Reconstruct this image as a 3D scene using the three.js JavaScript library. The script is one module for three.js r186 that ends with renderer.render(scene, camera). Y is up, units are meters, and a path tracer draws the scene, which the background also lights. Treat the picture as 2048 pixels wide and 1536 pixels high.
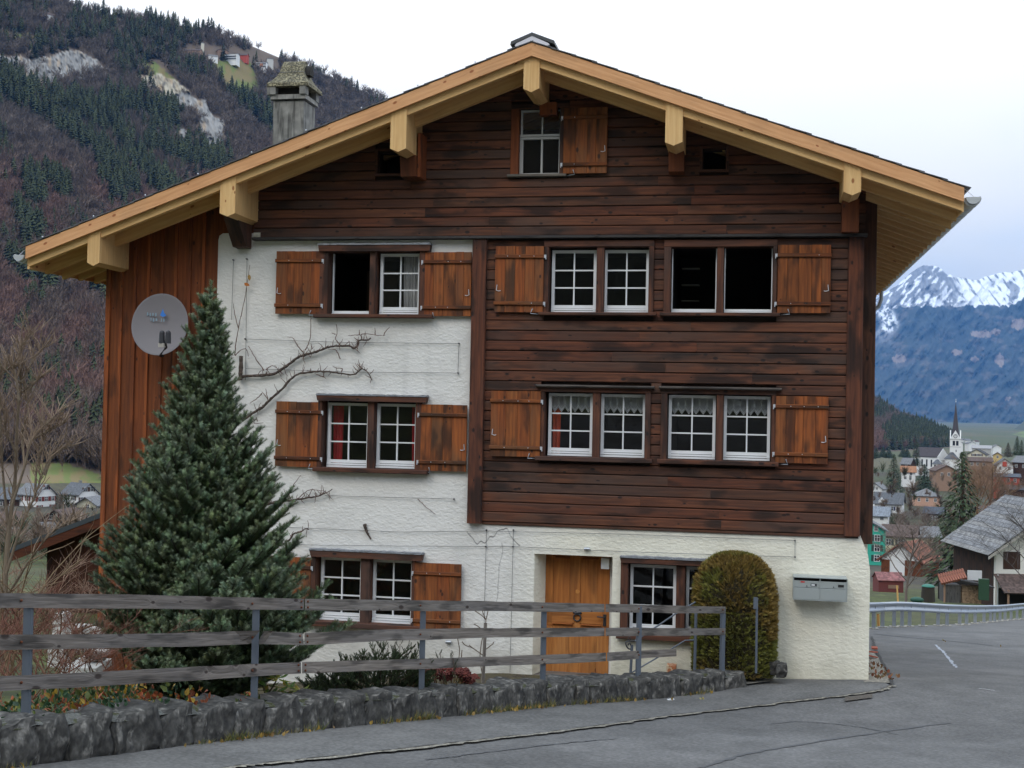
import * as THREE from 'three';
import { mergeGeometries, mergeVertices } from 'three/addons/utils/BufferGeometryUtils.js';

// ---------------------------------------------------------------- camera, sky, sun, exposure
const scene = new THREE.Scene();
const R2D = Math.PI / 180;
const camera = new THREE.PerspectiveCamera(2 * Math.atan(768 / 2500) / R2D, 4 / 3, 0.1, 60000);
camera.position.set(0, 4.3, 20);
camera.rotation.set(1.1 * R2D, 11 * R2D, 1.15 * R2D, 'YXZ');
camera.updateMatrixWorld(true);
scene.add(camera);

const renderer = new THREE.WebGLRenderer({ antialias: true });
renderer.toneMapping = THREE.LinearToneMapping;
renderer.toneMappingExposure = 1.06;
renderer.shadowMap.enabled = true;

function mulberry(seed) { let a = seed >>> 0; return () => { a = (a + 0x6D2B79F5) | 0; let t = Math.imul(a ^ (a >>> 15), 1 | a); t = (t + Math.imul(t ^ (t >>> 7), 61 | t)) ^ t; return ((t ^ (t >>> 14)) >>> 0) / 4294967296; }; }
const clamp = (x, a = 0, b = 1) => Math.min(b, Math.max(a, x));
const lerp = (a, b, t) => a + (b - a) * t;
const sstep = (a, b, x) => { const t = clamp((x - a) / (b - a)); return t * t * (3 - 2 * t); };
function hash(x, y, z) { let h = Math.imul(x, 374761393) ^ Math.imul(y, 668265263) ^ Math.imul(z, 2147483647 - 1013904223); h = Math.imul(h ^ (h >>> 13), 1274126177); return ((h ^ (h >>> 16)) >>> 0) / 4294967296; }
const fade = t => t * t * (3 - 2 * t);
// value noise, periodic in x and y when px, py are given
function vn(x, y, s = 0, px = 0, py = 0) {
  let xi = Math.floor(x), yi = Math.floor(y); const fx = fade(x - xi), fy = fade(y - yi);
  let x1 = xi + 1, y1 = yi + 1;
  if (px) { xi = ((xi % px) + px) % px; x1 = ((x1 % px) + px) % px; }
  if (py) { yi = ((yi % py) + py) % py; y1 = ((y1 % py) + py) % py; }
  return lerp(lerp(hash(xi, yi, s), hash(x1, yi, s), fx), lerp(hash(xi, y1, s), hash(x1, y1, s), fx), fy);
}
function fbm(x, y, s = 0, oct = 4, px = 0, py = 0) { let a = 0.5, v = 0, t = 0; for (let i = 0; i < oct; i++) { v += a * vn(x, y, s + i * 17, px, py); t += a; a *= 0.5; x *= 2; y *= 2; px *= 2; py *= 2; } return v / t; }
function vn3(x, y, z, s = 0) { const zi = Math.floor(z), f = fade(z - zi); return lerp(vn(x, y, s + zi * 131), vn(x, y, s + (zi + 1) * 131), f); }
function fbm3(x, y, z, s = 0, oct = 3) { let a = 0.5, v = 0, t = 0; for (let i = 0; i < oct; i++) { v += a * vn3(x, y, z, s + i * 29); t += a; a *= 0.5; x *= 2; y *= 2; z *= 2; } return v / t; }

// overcast sky: brighter towards the zenith, thin blue-grey breaks between soft white clouds
{
  const W = 1024, H = 512, data = new Float32Array(W * H * 4);
  for (let j = 0; j < H; j++) for (let i = 0; i < W; i++) {
    const el = ((j + 0.5) / H - 0.5) * Math.PI, az = ((i + 0.5) / W - 0.5) * 2 * Math.PI;
    const s = Math.max(0, Math.sin(el)), c = Math.cos(el);
    const dx = c * Math.cos(az), dz = c * Math.sin(az), k = 1 / (s + 0.22);
    const L = SKYLUM() * (0.92 + 2.0 * s) / 2.92;
    const n = fbm3(dx * k * 1.5 + 7, dz * k * 1.5 + 3, s * 3 + az * 0, 5, 5), m = fbm3(dx * k * 0.6 + 31, dz * k * 0.6 + 11, s * 2, 9, 3);
    const cloud = sstep(0.36, 0.62, n * 0.6 + m * 0.4 + 0.03);
    const o = (j * W + i) * 4;
    data[o] = L * lerp(0.76, 1.05, cloud); data[o + 1] = L * lerp(0.91, 1.06, cloud); data[o + 2] = L * lerp(1.09, 1.06, cloud); data[o + 3] = 1;
  }
  const sky = new THREE.DataTexture(data, W, H, THREE.RGBAFormat, THREE.FloatType);
  sky.mapping = THREE.EquirectangularReflectionMapping; sky.magFilter = THREE.LinearFilter; sky.minFilter = THREE.LinearFilter; sky.needsUpdate = true;
  scene.background = sky; scene.environment = sky;
}
function SKYLUM() { return 2.35; }
const sun = new THREE.DirectionalLight(0xfff3e2, 0.7);
sun.position.set(-26, 52, 44); sun.target.position.set(-4, 2, 0);
sun.castShadow = true; sun.shadow.radius = 34; sun.shadow.mapSize.set(2048, 2048);
Object.assign(sun.shadow.camera, { left: -45, right: 45, top: 45, bottom: -45, near: 1, far: 200 });
scene.add(sun, sun.target);
scene.fog = new THREE.FogExp2(new THREE.Color().setRGB(0.17, 0.45, 1.0), 0.000034);

// ---------------------------------------------------------------- helpers
const V = (x, y, z) => new THREE.Vector3(x, y, z);
const camM = camera.matrixWorld.clone();
// a point of the photograph at a given distance in front of the camera / on an upright plane z = const
const at = (px, py, D) => V((px - 1024) / 2500 * D, -(py - 768) / 2500 * D, -D).applyMatrix4(camM);
const onZ = (px, py, z = 0) => { const d = at(px, py, 1).sub(camera.position); return camera.position.clone().addScaledVector(d, (z - 20) / d.z); };
const used = {};
function numbered(n) { const k = used[n] = (used[n] ?? -1) + 1; return k ? n + '_' + String(k).padStart(3, '0') : n; }
function tag(o, label, category, group, kind) { if (label) o.userData.label = label; if (category) o.userData.category = category; if (group) o.userData.group = group; if (kind) o.userData.kind = kind; return o; }
function thing(name, label, category, pos = [0, 0, 0], turn = 0, group) { const o = new THREE.Group(); o.name = numbered(name); o.position.set(...pos); o.rotation.y = turn; scene.add(o); return tag(o, label, category, group); }
function mesh(name, geo, mat, parent) { const m = new THREE.Mesh(Array.isArray(geo) ? merge(geo) : geo, mat); m.name = parent ? name : numbered(name); m.castShadow = m.receiveShadow = true; (parent ?? scene).add(m); return m; }
function sub(name, parent, pos = [0, 0, 0]) { const o = new THREE.Group(); o.name = name; o.position.set(...pos); parent.add(o); return o; }
function structure(name, geo, mat) { return tag(mesh(name, geo, mat), null, null, null, 'structure'); }
function merge(list) {
  const gs = list.map(g => { let h = g.index ? g.toNonIndexed() : g; if (!h.attributes.uv) h.setAttribute('uv', new THREE.BufferAttribute(new Float32Array(h.attributes.position.count * 2), 2)); if (!h.attributes.normal) h.computeVertexNormals(); for (const k of Object.keys(h.attributes)) if (!['position', 'normal', 'uv', ...(list.every(q => q.attributes.color) ? ['color'] : [])].includes(k)) h.deleteAttribute(k); return h; });
  return mergeGeometries(gs);
}
function instanced(name, geo, mat, mats, cols, parent) {
  const m = new THREE.InstancedMesh(geo, mat, mats.length); m.name = parent ? name : numbered(name);
  mats.forEach((x, i) => m.setMatrixAt(i, x)); if (cols) cols.forEach((c, i) => m.setColorAt(i, c));
  m.castShadow = m.receiveShadow = true; m.userData.kind = 'stuff'; (parent ?? scene).add(m); return m;
}
// uv in metres by the direction each face looks; up = true lays the grain upright
function uvBox(geo, up = false, ou = 0, ov = 0) {
  const g = geo.index ? geo.toNonIndexed() : geo; const p = g.attributes.position, uv = new Float32Array(p.count * 2);
  const a = V(), b = V(), c = V(), n = V();
  for (let i = 0; i < p.count; i += 3) {
    a.fromBufferAttribute(p, i); b.fromBufferAttribute(p, i + 1); c.fromBufferAttribute(p, i + 2);
    n.copy(b).sub(a).cross(c.clone().sub(a)); const x = Math.abs(n.x), y = Math.abs(n.y), z = Math.abs(n.z);
    [a, b, c].forEach((q, k) => {
      let u, v; if (z >= x && z >= y) { u = q.x; v = q.y; } else if (x >= y) { u = q.z; v = q.y; } else { u = q.x; v = q.z; }
      if (up) [u, v] = [v, u]; uv[(i + k) * 2] = u + ou; uv[(i + k) * 2 + 1] = v + ov;
    });
  }
  g.setAttribute('uv', new THREE.BufferAttribute(uv, 2)); if (!g.attributes.normal) g.computeVertexNormals(); return g;
}
const boxg = (x0, x1, y0, y1, z0, z1) => new THREE.BoxGeometry(x1 - x0, y1 - y0, z1 - z0).translate((x0 + x1) / 2, (y0 + y1) / 2, (z0 + z1) / 2);
// a timber with its four long edges chamfered; axis = the long axis
function beam(x0, x1, y0, y1, z0, z1, axis = 'x', ch = 0.008) {
  const d = { x: x1 - x0, y: y1 - y0, z: z1 - z0 }, L = d[axis];
  const [w, h] = axis === 'x' ? [d.z, d.y] : axis === 'y' ? [d.x, d.z] : [d.x, d.y];
  const c = Math.min(ch, w / 3, h / 3), s = new THREE.Shape();
  s.moveTo(-w / 2 + c, -h / 2); s.lineTo(w / 2 - c, -h / 2); s.lineTo(w / 2, -h / 2 + c); s.lineTo(w / 2, h / 2 - c); s.lineTo(w / 2 - c, h / 2); s.lineTo(-w / 2 + c, h / 2); s.lineTo(-w / 2, h / 2 - c); s.lineTo(-w / 2, -h / 2 + c); s.closePath();
  const g = new THREE.ExtrudeGeometry(s, { depth: L, bevelEnabled: false }).translate(0, 0, -L / 2);
  if (axis === 'x') g.rotateY(Math.PI / 2); if (axis === 'y') g.rotateX(-Math.PI / 2);
  return g.translate((x0 + x1) / 2, (y0 + y1) / 2, (z0 + z1) / 2);
}
// tube through points with a radius per point
function limb(pts, rad, sides = 5, uvl = 1) {
  const pos = [], uv = [], idx = [], t = V(), u = V(), w = V(), ref = V(0.31, 0.2, 0.93).normalize(); let acc = 0;
  pts.forEach((p, i) => {
    const a = pts[Math.max(0, i - 1)], b = pts[Math.min(pts.length - 1, i + 1)]; t.copy(b).sub(a).normalize();
    u.crossVectors(t, Math.abs(t.dot(ref)) > 0.95 ? V(1, 0, 0) : ref).normalize(); w.crossVectors(t, u);
    const r = Array.isArray(rad) ? rad[i] : rad; if (i) acc += p.distanceTo(pts[i - 1]);
    for (let k = 0; k <= sides; k++) { const f = k / sides * Math.PI * 2; pos.push(p.x + r * (Math.cos(f) * u.x + Math.sin(f) * w.x), p.y + r * (Math.cos(f) * u.y + Math.sin(f) * w.y), p.z + r * (Math.cos(f) * u.z + Math.sin(f) * w.z)); uv.push(acc * uvl, k / sides); }
    if (i) for (let k = 0; k < sides; k++) { const o = (i - 1) * (sides + 1) + k, q = o + sides + 1; idx.push(o, o + 1, q, o + 1, q + 1, q); }
  });
  const g = new THREE.BufferGeometry(); g.setAttribute('position', new THREE.Float32BufferAttribute(pos, 3)); g.setAttribute('uv', new THREE.Float32BufferAttribute(uv, 2)); g.setIndex(idx); g.computeVertexNormals(); return g;
}
function gridMesh(nu, nv, f, colf) { // f(i/nu, j/nv) -> Vector3
  const pos = [], uv = [], idx = [], col = [];
  for (let j = 0; j <= nv; j++) for (let i = 0; i <= nu; i++) { const p = f(i / nu, j / nv, i, j); pos.push(p.x, p.y, p.z); uv.push(p.u ?? p.x, p.v ?? p.z); if (colf) col.push(...colf(i / nu, j / nv, p)); }
  for (let j = 0; j < nv; j++) for (let i = 0; i < nu; i++) { const o = j * (nu + 1) + i, q = o + nu + 1; idx.push(o, o + 1, q, o + 1, q + 1, q); }
  const g = new THREE.BufferGeometry(); g.setAttribute('position', new THREE.Float32BufferAttribute(pos, 3)); g.setAttribute('uv', new THREE.Float32BufferAttribute(uv, 2)); if (colf) g.setAttribute('color', new THREE.Float32BufferAttribute(col, 3)); g.setIndex(idx); g.computeVertexNormals(); return g;
}
const interp = (T, x) => { if (x <= T[0][0]) return T[0][1]; for (let i = 1; i < T.length; i++) if (x <= T[i][0]) return lerp(T[i - 1][1], T[i][1], (x - T[i - 1][0]) / (T[i][0] - T[i - 1][0])); return T[T.length - 1][1]; };

// ---------------------------------------------------------------- textures and materials
const s2l = c => { c /= 255; return c <= 0.04045 ? c / 12.92 : ((c + 0.055) / 1.055) ** 2.4; };
function dataTex(W, H, f, srgb, mx, my) {
  const d = new Uint8Array(W * H * 4);
  for (let j = 0; j < H; j++) for (let i = 0; i < W; i++) { const c = f(i / W, j / H, i, j), o = (j * W + i) * 4; d[o] = clamp(c[0], 0, 255); d[o + 1] = clamp(c[1], 0, 255); d[o + 2] = clamp(c[2], 0, 255); d[o + 3] = 255; }
  const t = new THREE.DataTexture(d, W, H, THREE.RGBAFormat); t.wrapS = t.wrapT = THREE.RepeatWrapping; t.magFilter = THREE.LinearFilter; t.minFilter = THREE.LinearMipmapLinearFilter; t.generateMipmaps = true;
  if (srgb) t.colorSpace = THREE.SRGBColorSpace; if (mx) t.repeat.set(1 / mx, 1 / my); t.needsUpdate = true; return t;
}
// wood: grain along u. a, b early / late wood, k knot colour, grey weathering
function wood(seed, { a, b, k, g, grey = 0.2, knots = 40, lines = 40, mx = 6.4, my = 1.6, W = 1024, H = 256, stain = 0.3 }) {
  const rnd = mulberry(seed), K = []; for (let i = 0; i < knots; i++) K.push([rnd() * mx, rnd() * my, 0.006 + rnd() * 0.014, rnd()]);
  const bump = new Float32Array(W * H);
  const map = dataTex(W, H, (u, v, i, j) => {
    const x = u * mx, y = v * my; let warp = 0, kn = 0;
    for (const q of K) { let dx = x - q[0], dy = y - q[1]; dx -= Math.round(dx / mx) * mx; dy -= Math.round(dy / my) * my; if (Math.abs(dx) > 0.3 || Math.abs(dy) > 0.12) continue; const e = Math.hypot(dx * 0.55, dy) / q[2]; warp += Math.exp(-e * e * 0.12) * 0.035 * Math.sign(dy || 1); kn = Math.max(kn, sstep(1.5, 0.7, e)); }
    const yy = v + warp / my;
    const w1 = fbm(u * 10, yy * 14, seed, 3, 10, 14), w2 = fbm(u * 16, yy * lines * 3, seed + 3, 3, 16, lines * 3), w3 = vn(u * 26, yy * 128, seed + 9, 26, 128);
    const r = 0.5 + 0.5 * Math.sin((yy * my * 85 + w1 * 9 + w2 * 1.6));
    const gr = clamp(0.22 + 0.30 * r + 0.55 * (w2 - 0.5) + 0.25 * (w3 - 0.5) + 0.6 * (w1 - 0.5));
    const wt = sstep(0.5, 0.78, fbm(u * 12, v * 9, seed + 40, 4, 12, 9)) * stain, gy = sstep(0.42, 0.75, fbm(u * 7, v * 5, seed + 60, 4, 7, 5)) * grey;
    bump[j * W + i] = clamp(0.6 - 0.5 * (gr - 0.4) - 0.3 * kn);
    return [0, 1, 2].map(c => { let q = lerp(a[c], b[c], gr); q = lerp(q, g[c], gy); q *= 1 - wt * 0.75; return lerp(q, k[c], kn * 0.85); });
  }, true, mx, my);
  const bmp = dataTex(W, H, (u, v, i, j) => { const q = bump[j * W + i] * 255; return [q, q, q]; }, false, mx, my);
  return { map, bmp };
}
const std = (o) => new THREE.MeshStandardMaterial({ roughness: 0.9, metalness: 0, ...o });
const rgb = (r, g, b) => new THREE.Color().setRGB(r, g, b);
const wmat = (w, tint = [1, 1, 1], o = {}) => std({ map: w.map, bumpMap: w.bmp, bumpScale: 0.004, color: rgb(...tint), roughness: 0.82, ...o });
const noiseTex = (W, seed, sx, sy, oct, lo, hi, mx, my, srgb) => dataTex(W, W, (u, v) => { const n = fbm(u * sx, v * sy, seed, oct, sx, sy), q = lerp(lo, hi, n); return [q, q, q]; }, srgb, mx, my);

const wDark = wood(11, { a: [118, 74, 50], b: [66, 41, 32], k: [26, 18, 17], g: [80, 66, 60], grey: 0.6, knots: 80, stain: 0.6 });
const wShut = wood(23, { a: [168, 96, 42], b: [104, 54, 24], k: [50, 30, 20], g: [104, 84, 66], grey: 0.45, knots: 60, stain: 0.5 });
const wNew = wood(37, { a: [228, 190, 132], b: [206, 158, 100], k: [140, 84, 44], g: [214, 176, 122], grey: 0.1, knots: 26, stain: 0.06 });
const wBarge = wood(41, { a: [226, 172, 122], b: [200, 142, 94], k: [146, 82, 46], g: [206, 160, 116], grey: 0.1, knots: 30, stain: 0.08 });
const wClad = wood(53, { a: [146, 78, 34], b: [100, 50, 22], k: [60, 32, 18], g: [110, 66, 36], grey: 0.2, knots: 30, stain: 0.35 });
const wDoor = wood(59, { a: [204, 134, 64], b: [160, 94, 40], k: [110, 60, 26], g: [176, 126, 76], grey: 0.3, knots: 10, stain: 0.2 });
const wGrey = wood(67, { a: [142, 134, 126], b: [84, 78, 73], k: [58, 48, 44], g: [116, 112, 110], grey: 0.5, knots: 26, stain: 0.45, mx: 4, my: 0.7, H: 512, lines: 30 });

const plankMats = [[1, 1, 1], [1.22, 1.12, 1.05], [0.8, 0.82, 0.86], [1.1, 0.98, 0.92], [0.9, 0.85, 0.85], [1.05, 0.85, 0.78]].map(c => wmat(wDark, c.map(q => q * 0.82), { roughness: 0.85, bumpScale: 0.006 }));
const frameMat = wmat(wDark, [0.78, 0.72, 0.72]);
const shutMats = [[1, 1, 1], [1.12, 1.05, 1], [0.86, 0.84, 0.8], [1.0, 0.88, 0.82]].map(c => wmat(wShut, c.map(q => q * 0.82)));
const battenMats = [[0.62, 0.58, 0.6], [0.8, 0.78, 0.76]].map(c => wmat(wShut, c.map(q => q * 0.8)));
const newMat = wmat(wNew), bargeMat = wmat(wBarge, [1, 1, 1]), cladMats = [[1, 1, 1], [0.88, 0.88, 0.9], [1.08, 1.02, 0.98]].map(c => wmat(wClad, c.map(q => q * 0.8))), cladBatten = wmat(wClad, [1.25, 1.2, 1.1]);
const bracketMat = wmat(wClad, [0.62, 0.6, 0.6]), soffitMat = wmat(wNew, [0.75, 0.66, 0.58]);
const doorMat = wmat(wDoor, [0.78, 0.74, 0.74]), doorPale = wmat(wDoor, [0.84, 0.86, 0.95]), railMats = [[1, 1, 1], [0.88, 0.86, 0.86], [1.08, 1.06, 1.04]].map(c => wmat(wGrey, c.map(q => q * 0.9), { bumpScale: 0.01, roughness: 0.95 }));

const plasterBump = dataTex(512, 512, (u, v) => { const n = fbm(u * 34, v * 56, 71, 3, 34, 56), m = vn(u * 110, v * 150, 77, 110, 150), q = 255 * clamp(0.15 + 0.7 * sstep(0.3, 0.75, n) + 0.2 * m); return [q, q, q]; }, false, 1.7, 1.7);
// the plaster's own tone: white above, creamier on the plinth, dirt splashed near the ground, run marks, a crack under the corner post
const plasterMap = dataTex(1024, 1024, (u, v) => {
  const x = -9.5 + u * 12, y = -1.5 + v * 10; const cream = sstep(-4.2, -2.6, x) * sstep(2.6, 2.2, y);
  let c = [226, 224, 219]; const e = [233, 229, 212]; c = c.map((q, i) => lerp(q, e[i], cream));
  const n = fbm(u * 30, v * 26, 81, 4), st = fbm(u * 60, v * 5, 83, 3);
  let d = 1 - 0.04 * sstep(0.45, 0.8, n) - 0.03 * sstep(0.55, 0.85, st) * sstep(3, 1.5, y % 3.5);
  const g = sstep(0.55, -0.1, y - 0.2 * n) * 0.10 * (0.4 + n); d -= g;
  const crack = (x > -4.6 && x < -3.7 && y > 1.2 && y < 2.45) ? sstep(0.012, 0.003, Math.abs(y - (2.2 + 0.16 * Math.sin(x * 9) * 0.6 + 0.14 * (vn(x * 14, 3, 5) - 0.5)))) * 0.5 : 0;
  const crack2 = (y > 1.0 && y < 2.1) ? sstep(0.010, 0.003, Math.abs(x + 4.02 - 0.25 * (vn(y * 3, 1, 5) - 0.5) + 0.06 * (y - 2))) * 0.22 : 0;
  d -= crack + crack2;
  return [c[0] * d, c[1] * (d - g * 0.06), c[2] * (d - g * 0.25)];
}, true, 12, 10);
plasterMap.offset.set(9.5 / 12, 1.5 / 10);
const plasterMat = std({ map: plasterMap, bumpMap: plasterBump, bumpScale: 0.005, roughness: 0.95 });
const whiteMat = std({ color: rgb(0.8, 0.81, 0.82), roughness: 0.35 });
const whiteOld = std({ color: rgb(0.52, 0.52, 0.5), roughness: 0.5 });
const glassMat = new THREE.MeshPhysicalMaterial({ color: 0xffffff, transmission: 1, thickness: 0, roughness: 0.0, ior: 1.5 });
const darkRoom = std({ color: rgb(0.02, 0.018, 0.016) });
const steelMat = std({ color: rgb(0.12, 0.14, 0.17), roughness: 0.55, metalness: 0.3, bumpMap: noiseTex(128, 5, 8, 8, 3, 60, 200, 0.6, 0.6), bumpScale: 0.002 });
const ironMat = std({ color: rgb(0.05, 0.05, 0.055), roughness: 0.5, metalness: 0.5 });
const zincMat = std({ color: rgb(0.62, 0.64, 0.66), roughness: 0.38, metalness: 0.6 });
const galvMat = std({ color: rgb(0.42, 0.45, 0.49), roughness: 0.42, metalness: 0.65 });
const hingeMat = std({ color: rgb(0.62, 0.64, 0.68), roughness: 0.4, metalness: 0.3 });
const wireMat = std({ color: rgb(0.16, 0.16, 0.16), roughness: 0.5, metalness: 0.4 });
const slateMap = dataTex(512, 512, (u, v) => { const n = fbm(u * 12, v * 12, 91, 4, 12, 12), m = vn(u * 40, v * 40, 93, 40, 40); const q = 62 + 50 * n + 14 * m; return [q, q, q * 1.03]; }, true, 2, 2);
const slateMat = std({ map: slateMap, roughness: 0.8 });
const concMap = dataTex(512, 512, (u, v) => { const n = fbm(u * 10, v * 10, 95, 5, 10, 10), s = fbm(u * 24, v * 3, 97, 3, 24, 3), q = 96 + 64 * n - 40 * sstep(0.5, 0.8, s); return [q, q * 0.985, q * 0.94]; }, true, 1.5, 1.5);
const concMat = std({ map: concMap, bumpMap: concMap, bumpScale: 0.01 });
const cowlMat = std({ map: dataTex(512, 512, (u, v) => { const n = fbm(u * 40, v * 40, 101, 3, 40, 40), m = fbm(u * 8, v * 8, 103, 3, 8, 8), q = 72 + 70 * sstep(0.3, 0.75, n) * (0.55 + 0.6 * m); return [q * 1.06, q, q * 0.8]; }, true, 1, 1), bumpMap: plasterBump, bumpScale: 0.015 });

// ---------------------------------------------------------------- the farmhouse
const rh = mulberry(2024);
const T = x => 10.0 - 0.366 * Math.abs(x + 3.478);       // roof line at the verge
const XL = -12.03, XR = 2.93, AP = -3.478;
const house = thing('farmhouse', 'dark timber and white plaster alpine farmhouse with pale new roof timbers beside the road', 'house');
const shapeOf = pts => { const s = new THREE.Shape(); pts.forEach((p, i) => i ? s.lineTo(p[0], p[1]) : s.moveTo(p[0], p[1])); s.closePath(); return s; };
const hole = (s, x0, x1, y0, y1) => { const h = new THREE.Path(); h.moveTo(x0, y0); h.lineTo(x0, y1); h.lineTo(x1, y1); h.lineTo(x1, y0); h.closePath(); s.holes.push(h); };
const extr = (s, z0, z1, up = false, ou = 0, ov = 0) => uvBox(new THREE.ExtrudeGeometry(s, { depth: z1 - z0, bevelEnabled: false }).translate(0, 0, z0), up, ou, ov);

// windows: outer / inner frame lines, sashes; st = 'flare' (in plaster), 'hood' or 'flat' (in the timber front)
const WIN = [
  { k: 'W1', xo: [-7.20, -5.37], xi: [-7.05, -5.47], m: [-6.33, -6.23], y: [5.75, 5.81, 6.86, 6.98], lx: [-7.22, -5.28], lb: [-7.20, -5.29], sx: [-7.27, -5.22], st: 'flare', s: [[-7.02, -6.32, 5.81, 6.84, 'open'], [-6.19, -5.49, 5.82, 6.84, 'white']] },
  { k: 'W2', xo: [-7.17, -5.38], xi: [-7.10, -5.48], m: [-6.31, -6.20], y: [3.18, 3.25, 4.36, 4.47], lx: [-7.19, -5.28], lb: [-7.17, -5.30], sx: [-7.22, -5.25], st: 'flare', s: [[-7.05, -6.32, 3.25, 4.33, 'red0'], [-6.19, -5.49, 3.26, 4.33, 'red1']] },
  { k: 'W7', xo: [-7.23, -5.44], xi: [-7.15, -5.49], m: [-6.37, -6.21], y: [0.61, 0.69, 1.76, 1.885], lx: [-7.25, -5.30], lb: [-7.22, -5.32], sx: [-7.30, -5.30], st: 'flare', s: [[-7.11, -6.38, 0.69, 1.735, ''], [-6.20, -5.50, 0.69, 1.735, '']] },
  { k: 'W8', xo: [-2.05, -0.15], xi: [-1.93, -0.27], m: [-1.17, -1.03], y: [0.68, 0.76, 1.88, 1.98], lx: [-2.06, -0.14], lb: [-2.04, -0.16], sx: [-2.10, -0.10], st: 'flare', s: [[-1.91, -1.18, 0.76, 1.84, ''], [-1.02, -0.29, 0.76, 1.84, '']] },
  { k: 'W3', xo: [-3.385, -1.61], xi: [-3.31, -1.69], m: [-2.53, -2.41], y: [5.81, 5.86, 6.92, 7.02], sx: [-3.45, -1.56], st: 'flat', s: [[-3.28, -2.55, 5.865, 6.885, ''], [-2.42, -1.70, 5.865, 6.885, '']] },
  { k: 'W4', xo: [-1.45, 0.31], xi: [-1.34, 0.25], m: [-0.62, -0.51], y: [5.81, 5.865, 6.91, 7.02], sx: [-1.50, 0.36], st: 'flat', s: [[-1.33, -0.63, 5.87, 6.9, 'open'], [-0.50, 0.24, 5.87, 6.9, 'open']] },
  { k: 'W5', xo: [-3.40, -1.62], xi: [-3.33, -1.71], m: [-2.55, -2.43], y: [3.465, 3.535, 4.575, 4.66], lx: [-3.47, -1.565], sx: [-3.46, -1.58], st: 'hood', s: [[-3.29, -2.565, 3.545, 4.555, 'val red0'], [-2.43, -1.715, 3.545, 4.555, 'val']] },
  { k: 'W6', xo: [-1.46, 0.33], xi: [-1.36, 0.26], m: [-0.59, -0.48], y: [3.47, 3.54, 4.58, 4.665], lx: [-1.49, 0.41], sx: [-1.50, 0.38], st: 'hood', s: [[-1.345, -0.605, 3.55, 4.56, 'val'], [-0.475, 0.245, 3.55, 4.56, 'val']] },
];
// white plaster storey walls
{
  const s = shapeOf([[-9.06, -1.6], [1.785, -1.6], [1.785, 1.9], [1.75, 2.15], [1.635, 2.435], [-4.45, 2.435], [-4.45, 7.075], [-8.40, 7.075], [-8.42, 7.19], [-8.98, 7.19], [-9.04, 7.15], [-9.06, 7.08]]);
  hole(s, -3.46, -2.19, -0.02, 1.95);
  for (const w of WIN) if (w.st === 'flare') hole(s, w.xo[0] + 0.01, w.xo[1] - 0.01, w.y[0] + 0.02, w.y[3] - 0.02);
  mesh('plaster_wall', extr(s, -0.42, 0), plasterMat, house);
  const j = shapeOf([[-3.46, 0], [-3.33, 0.36], [-3.46, 0.36]]);
  mesh('door_reveal', uvBox(new THREE.ExtrudeGeometry(j, { depth: 1.97, bevelEnabled: false }).rotateX(-Math.PI / 2).translate(0, -0.02, -0.004)), plasterMat, house);
}
// dark wall behind the planks, gable and lower block
{
  const s = shapeOf([[-4.5, 2.42], [1.60, 2.42], [1.60, T(1.6) - 0.3], [AP, T(AP) - 0.3], [-8.5, T(-8.5) - 0.3], [-8.5, 7.06], [-4.5, 7.06]]);
  for (const w of WIN) if (w.st !== 'flare') hole(s, w.xi[0] - 0.02, w.xi[1] + 0.02, w.y[1] - 0.02, w.y[2] + 0.02);
  hole(s, -3.86, -3.10, 8.08, 9.2); hole(s, -6.22, -5.85, 8.18, 8.52); hole(s, -0.86, -0.52, 8.16, 8.46);
  mesh('timber_wall', extr(s, -0.2, -0.03), wmat(wDark, [0.25, 0.25, 0.25]), house);
}
// planks of the timber front, cut round the openings
function plankRow(xa, xb, y, h, holes) {
  let iv = [[xa, xb]];
  for (const [a, b, c, d] of holes) if (c < y + h - 0.03 && d > y + 0.03) iv = iv.flatMap(([p, q]) => (b <= p || a >= q) ? [[p, q]] : [[p, a], [b, q]].filter(k => k[1] - k[0] > 0.05));
  for (const [p, q] of iv) {
    const cuts = [p]; let x = p; while (q - x > 4.4) { x += 1.9 + rh() * 2.4; if (q - x > 0.7) cuts.push(x); } cuts.push(q);
    for (let i = 0; i + 1 < cuts.length; i++) {
      const dz = (rh() - 0.5) * 0.007, dy = (rh() - 0.5) * 0.004;
      const g = uvBox(beam(cuts[i] + 0.001, cuts[i + 1] - 0.0015, y + 0.004 + dy, y + h - 0.004 + dy, -0.026, 0.04 + dz, 'x', 0.013), false, rh() * 7, rh() * 3);
      mesh('plank', g, plankMats[Math.floor(rh() * plankMats.length)], house);
    }
  }
}
{
  const H1 = WIN.filter(w => w.st !== 'flare').map(w => [w.xo[0], w.xo[1], w.y[0], w.y[3]]);
  const n = 28, h = (7.04 - 2.44) / n; for (let i = 0; i < n; i++) plankRow(-4.335, 1.385, 2.44 + i * h, h, H1);
  const H2 = [[-3.98, -3.02, 8.09, 9.26], [-6.28, -5.79, 8.12, 8.58], [-0.92, -0.46, 8.10, 8.52]];
  for (let i = 0; i < 16; i++) { const y = 7.105 + i * 0.158, lim = (9.70 - y) / 0.366; plankRow(Math.max(-8.40, AP - lim), Math.min(1.64, AP + lim), y, 0.158, H2); }
  for (const [a, b, c, d] of H2.slice(1)) mesh('vent_frame', merge([boxg(a - 0.002, a + 0.045, c, d, -0.02, 0.055), boxg(b - 0.045, b + 0.002, c, d, -0.02, 0.055), boxg(a + 0.045, b - 0.045, c, c + 0.04, -0.02, 0.06), boxg(a + 0.045, b - 0.045, d - 0.04, d, -0.02, 0.05)]), frameMat, house);
}
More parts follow.
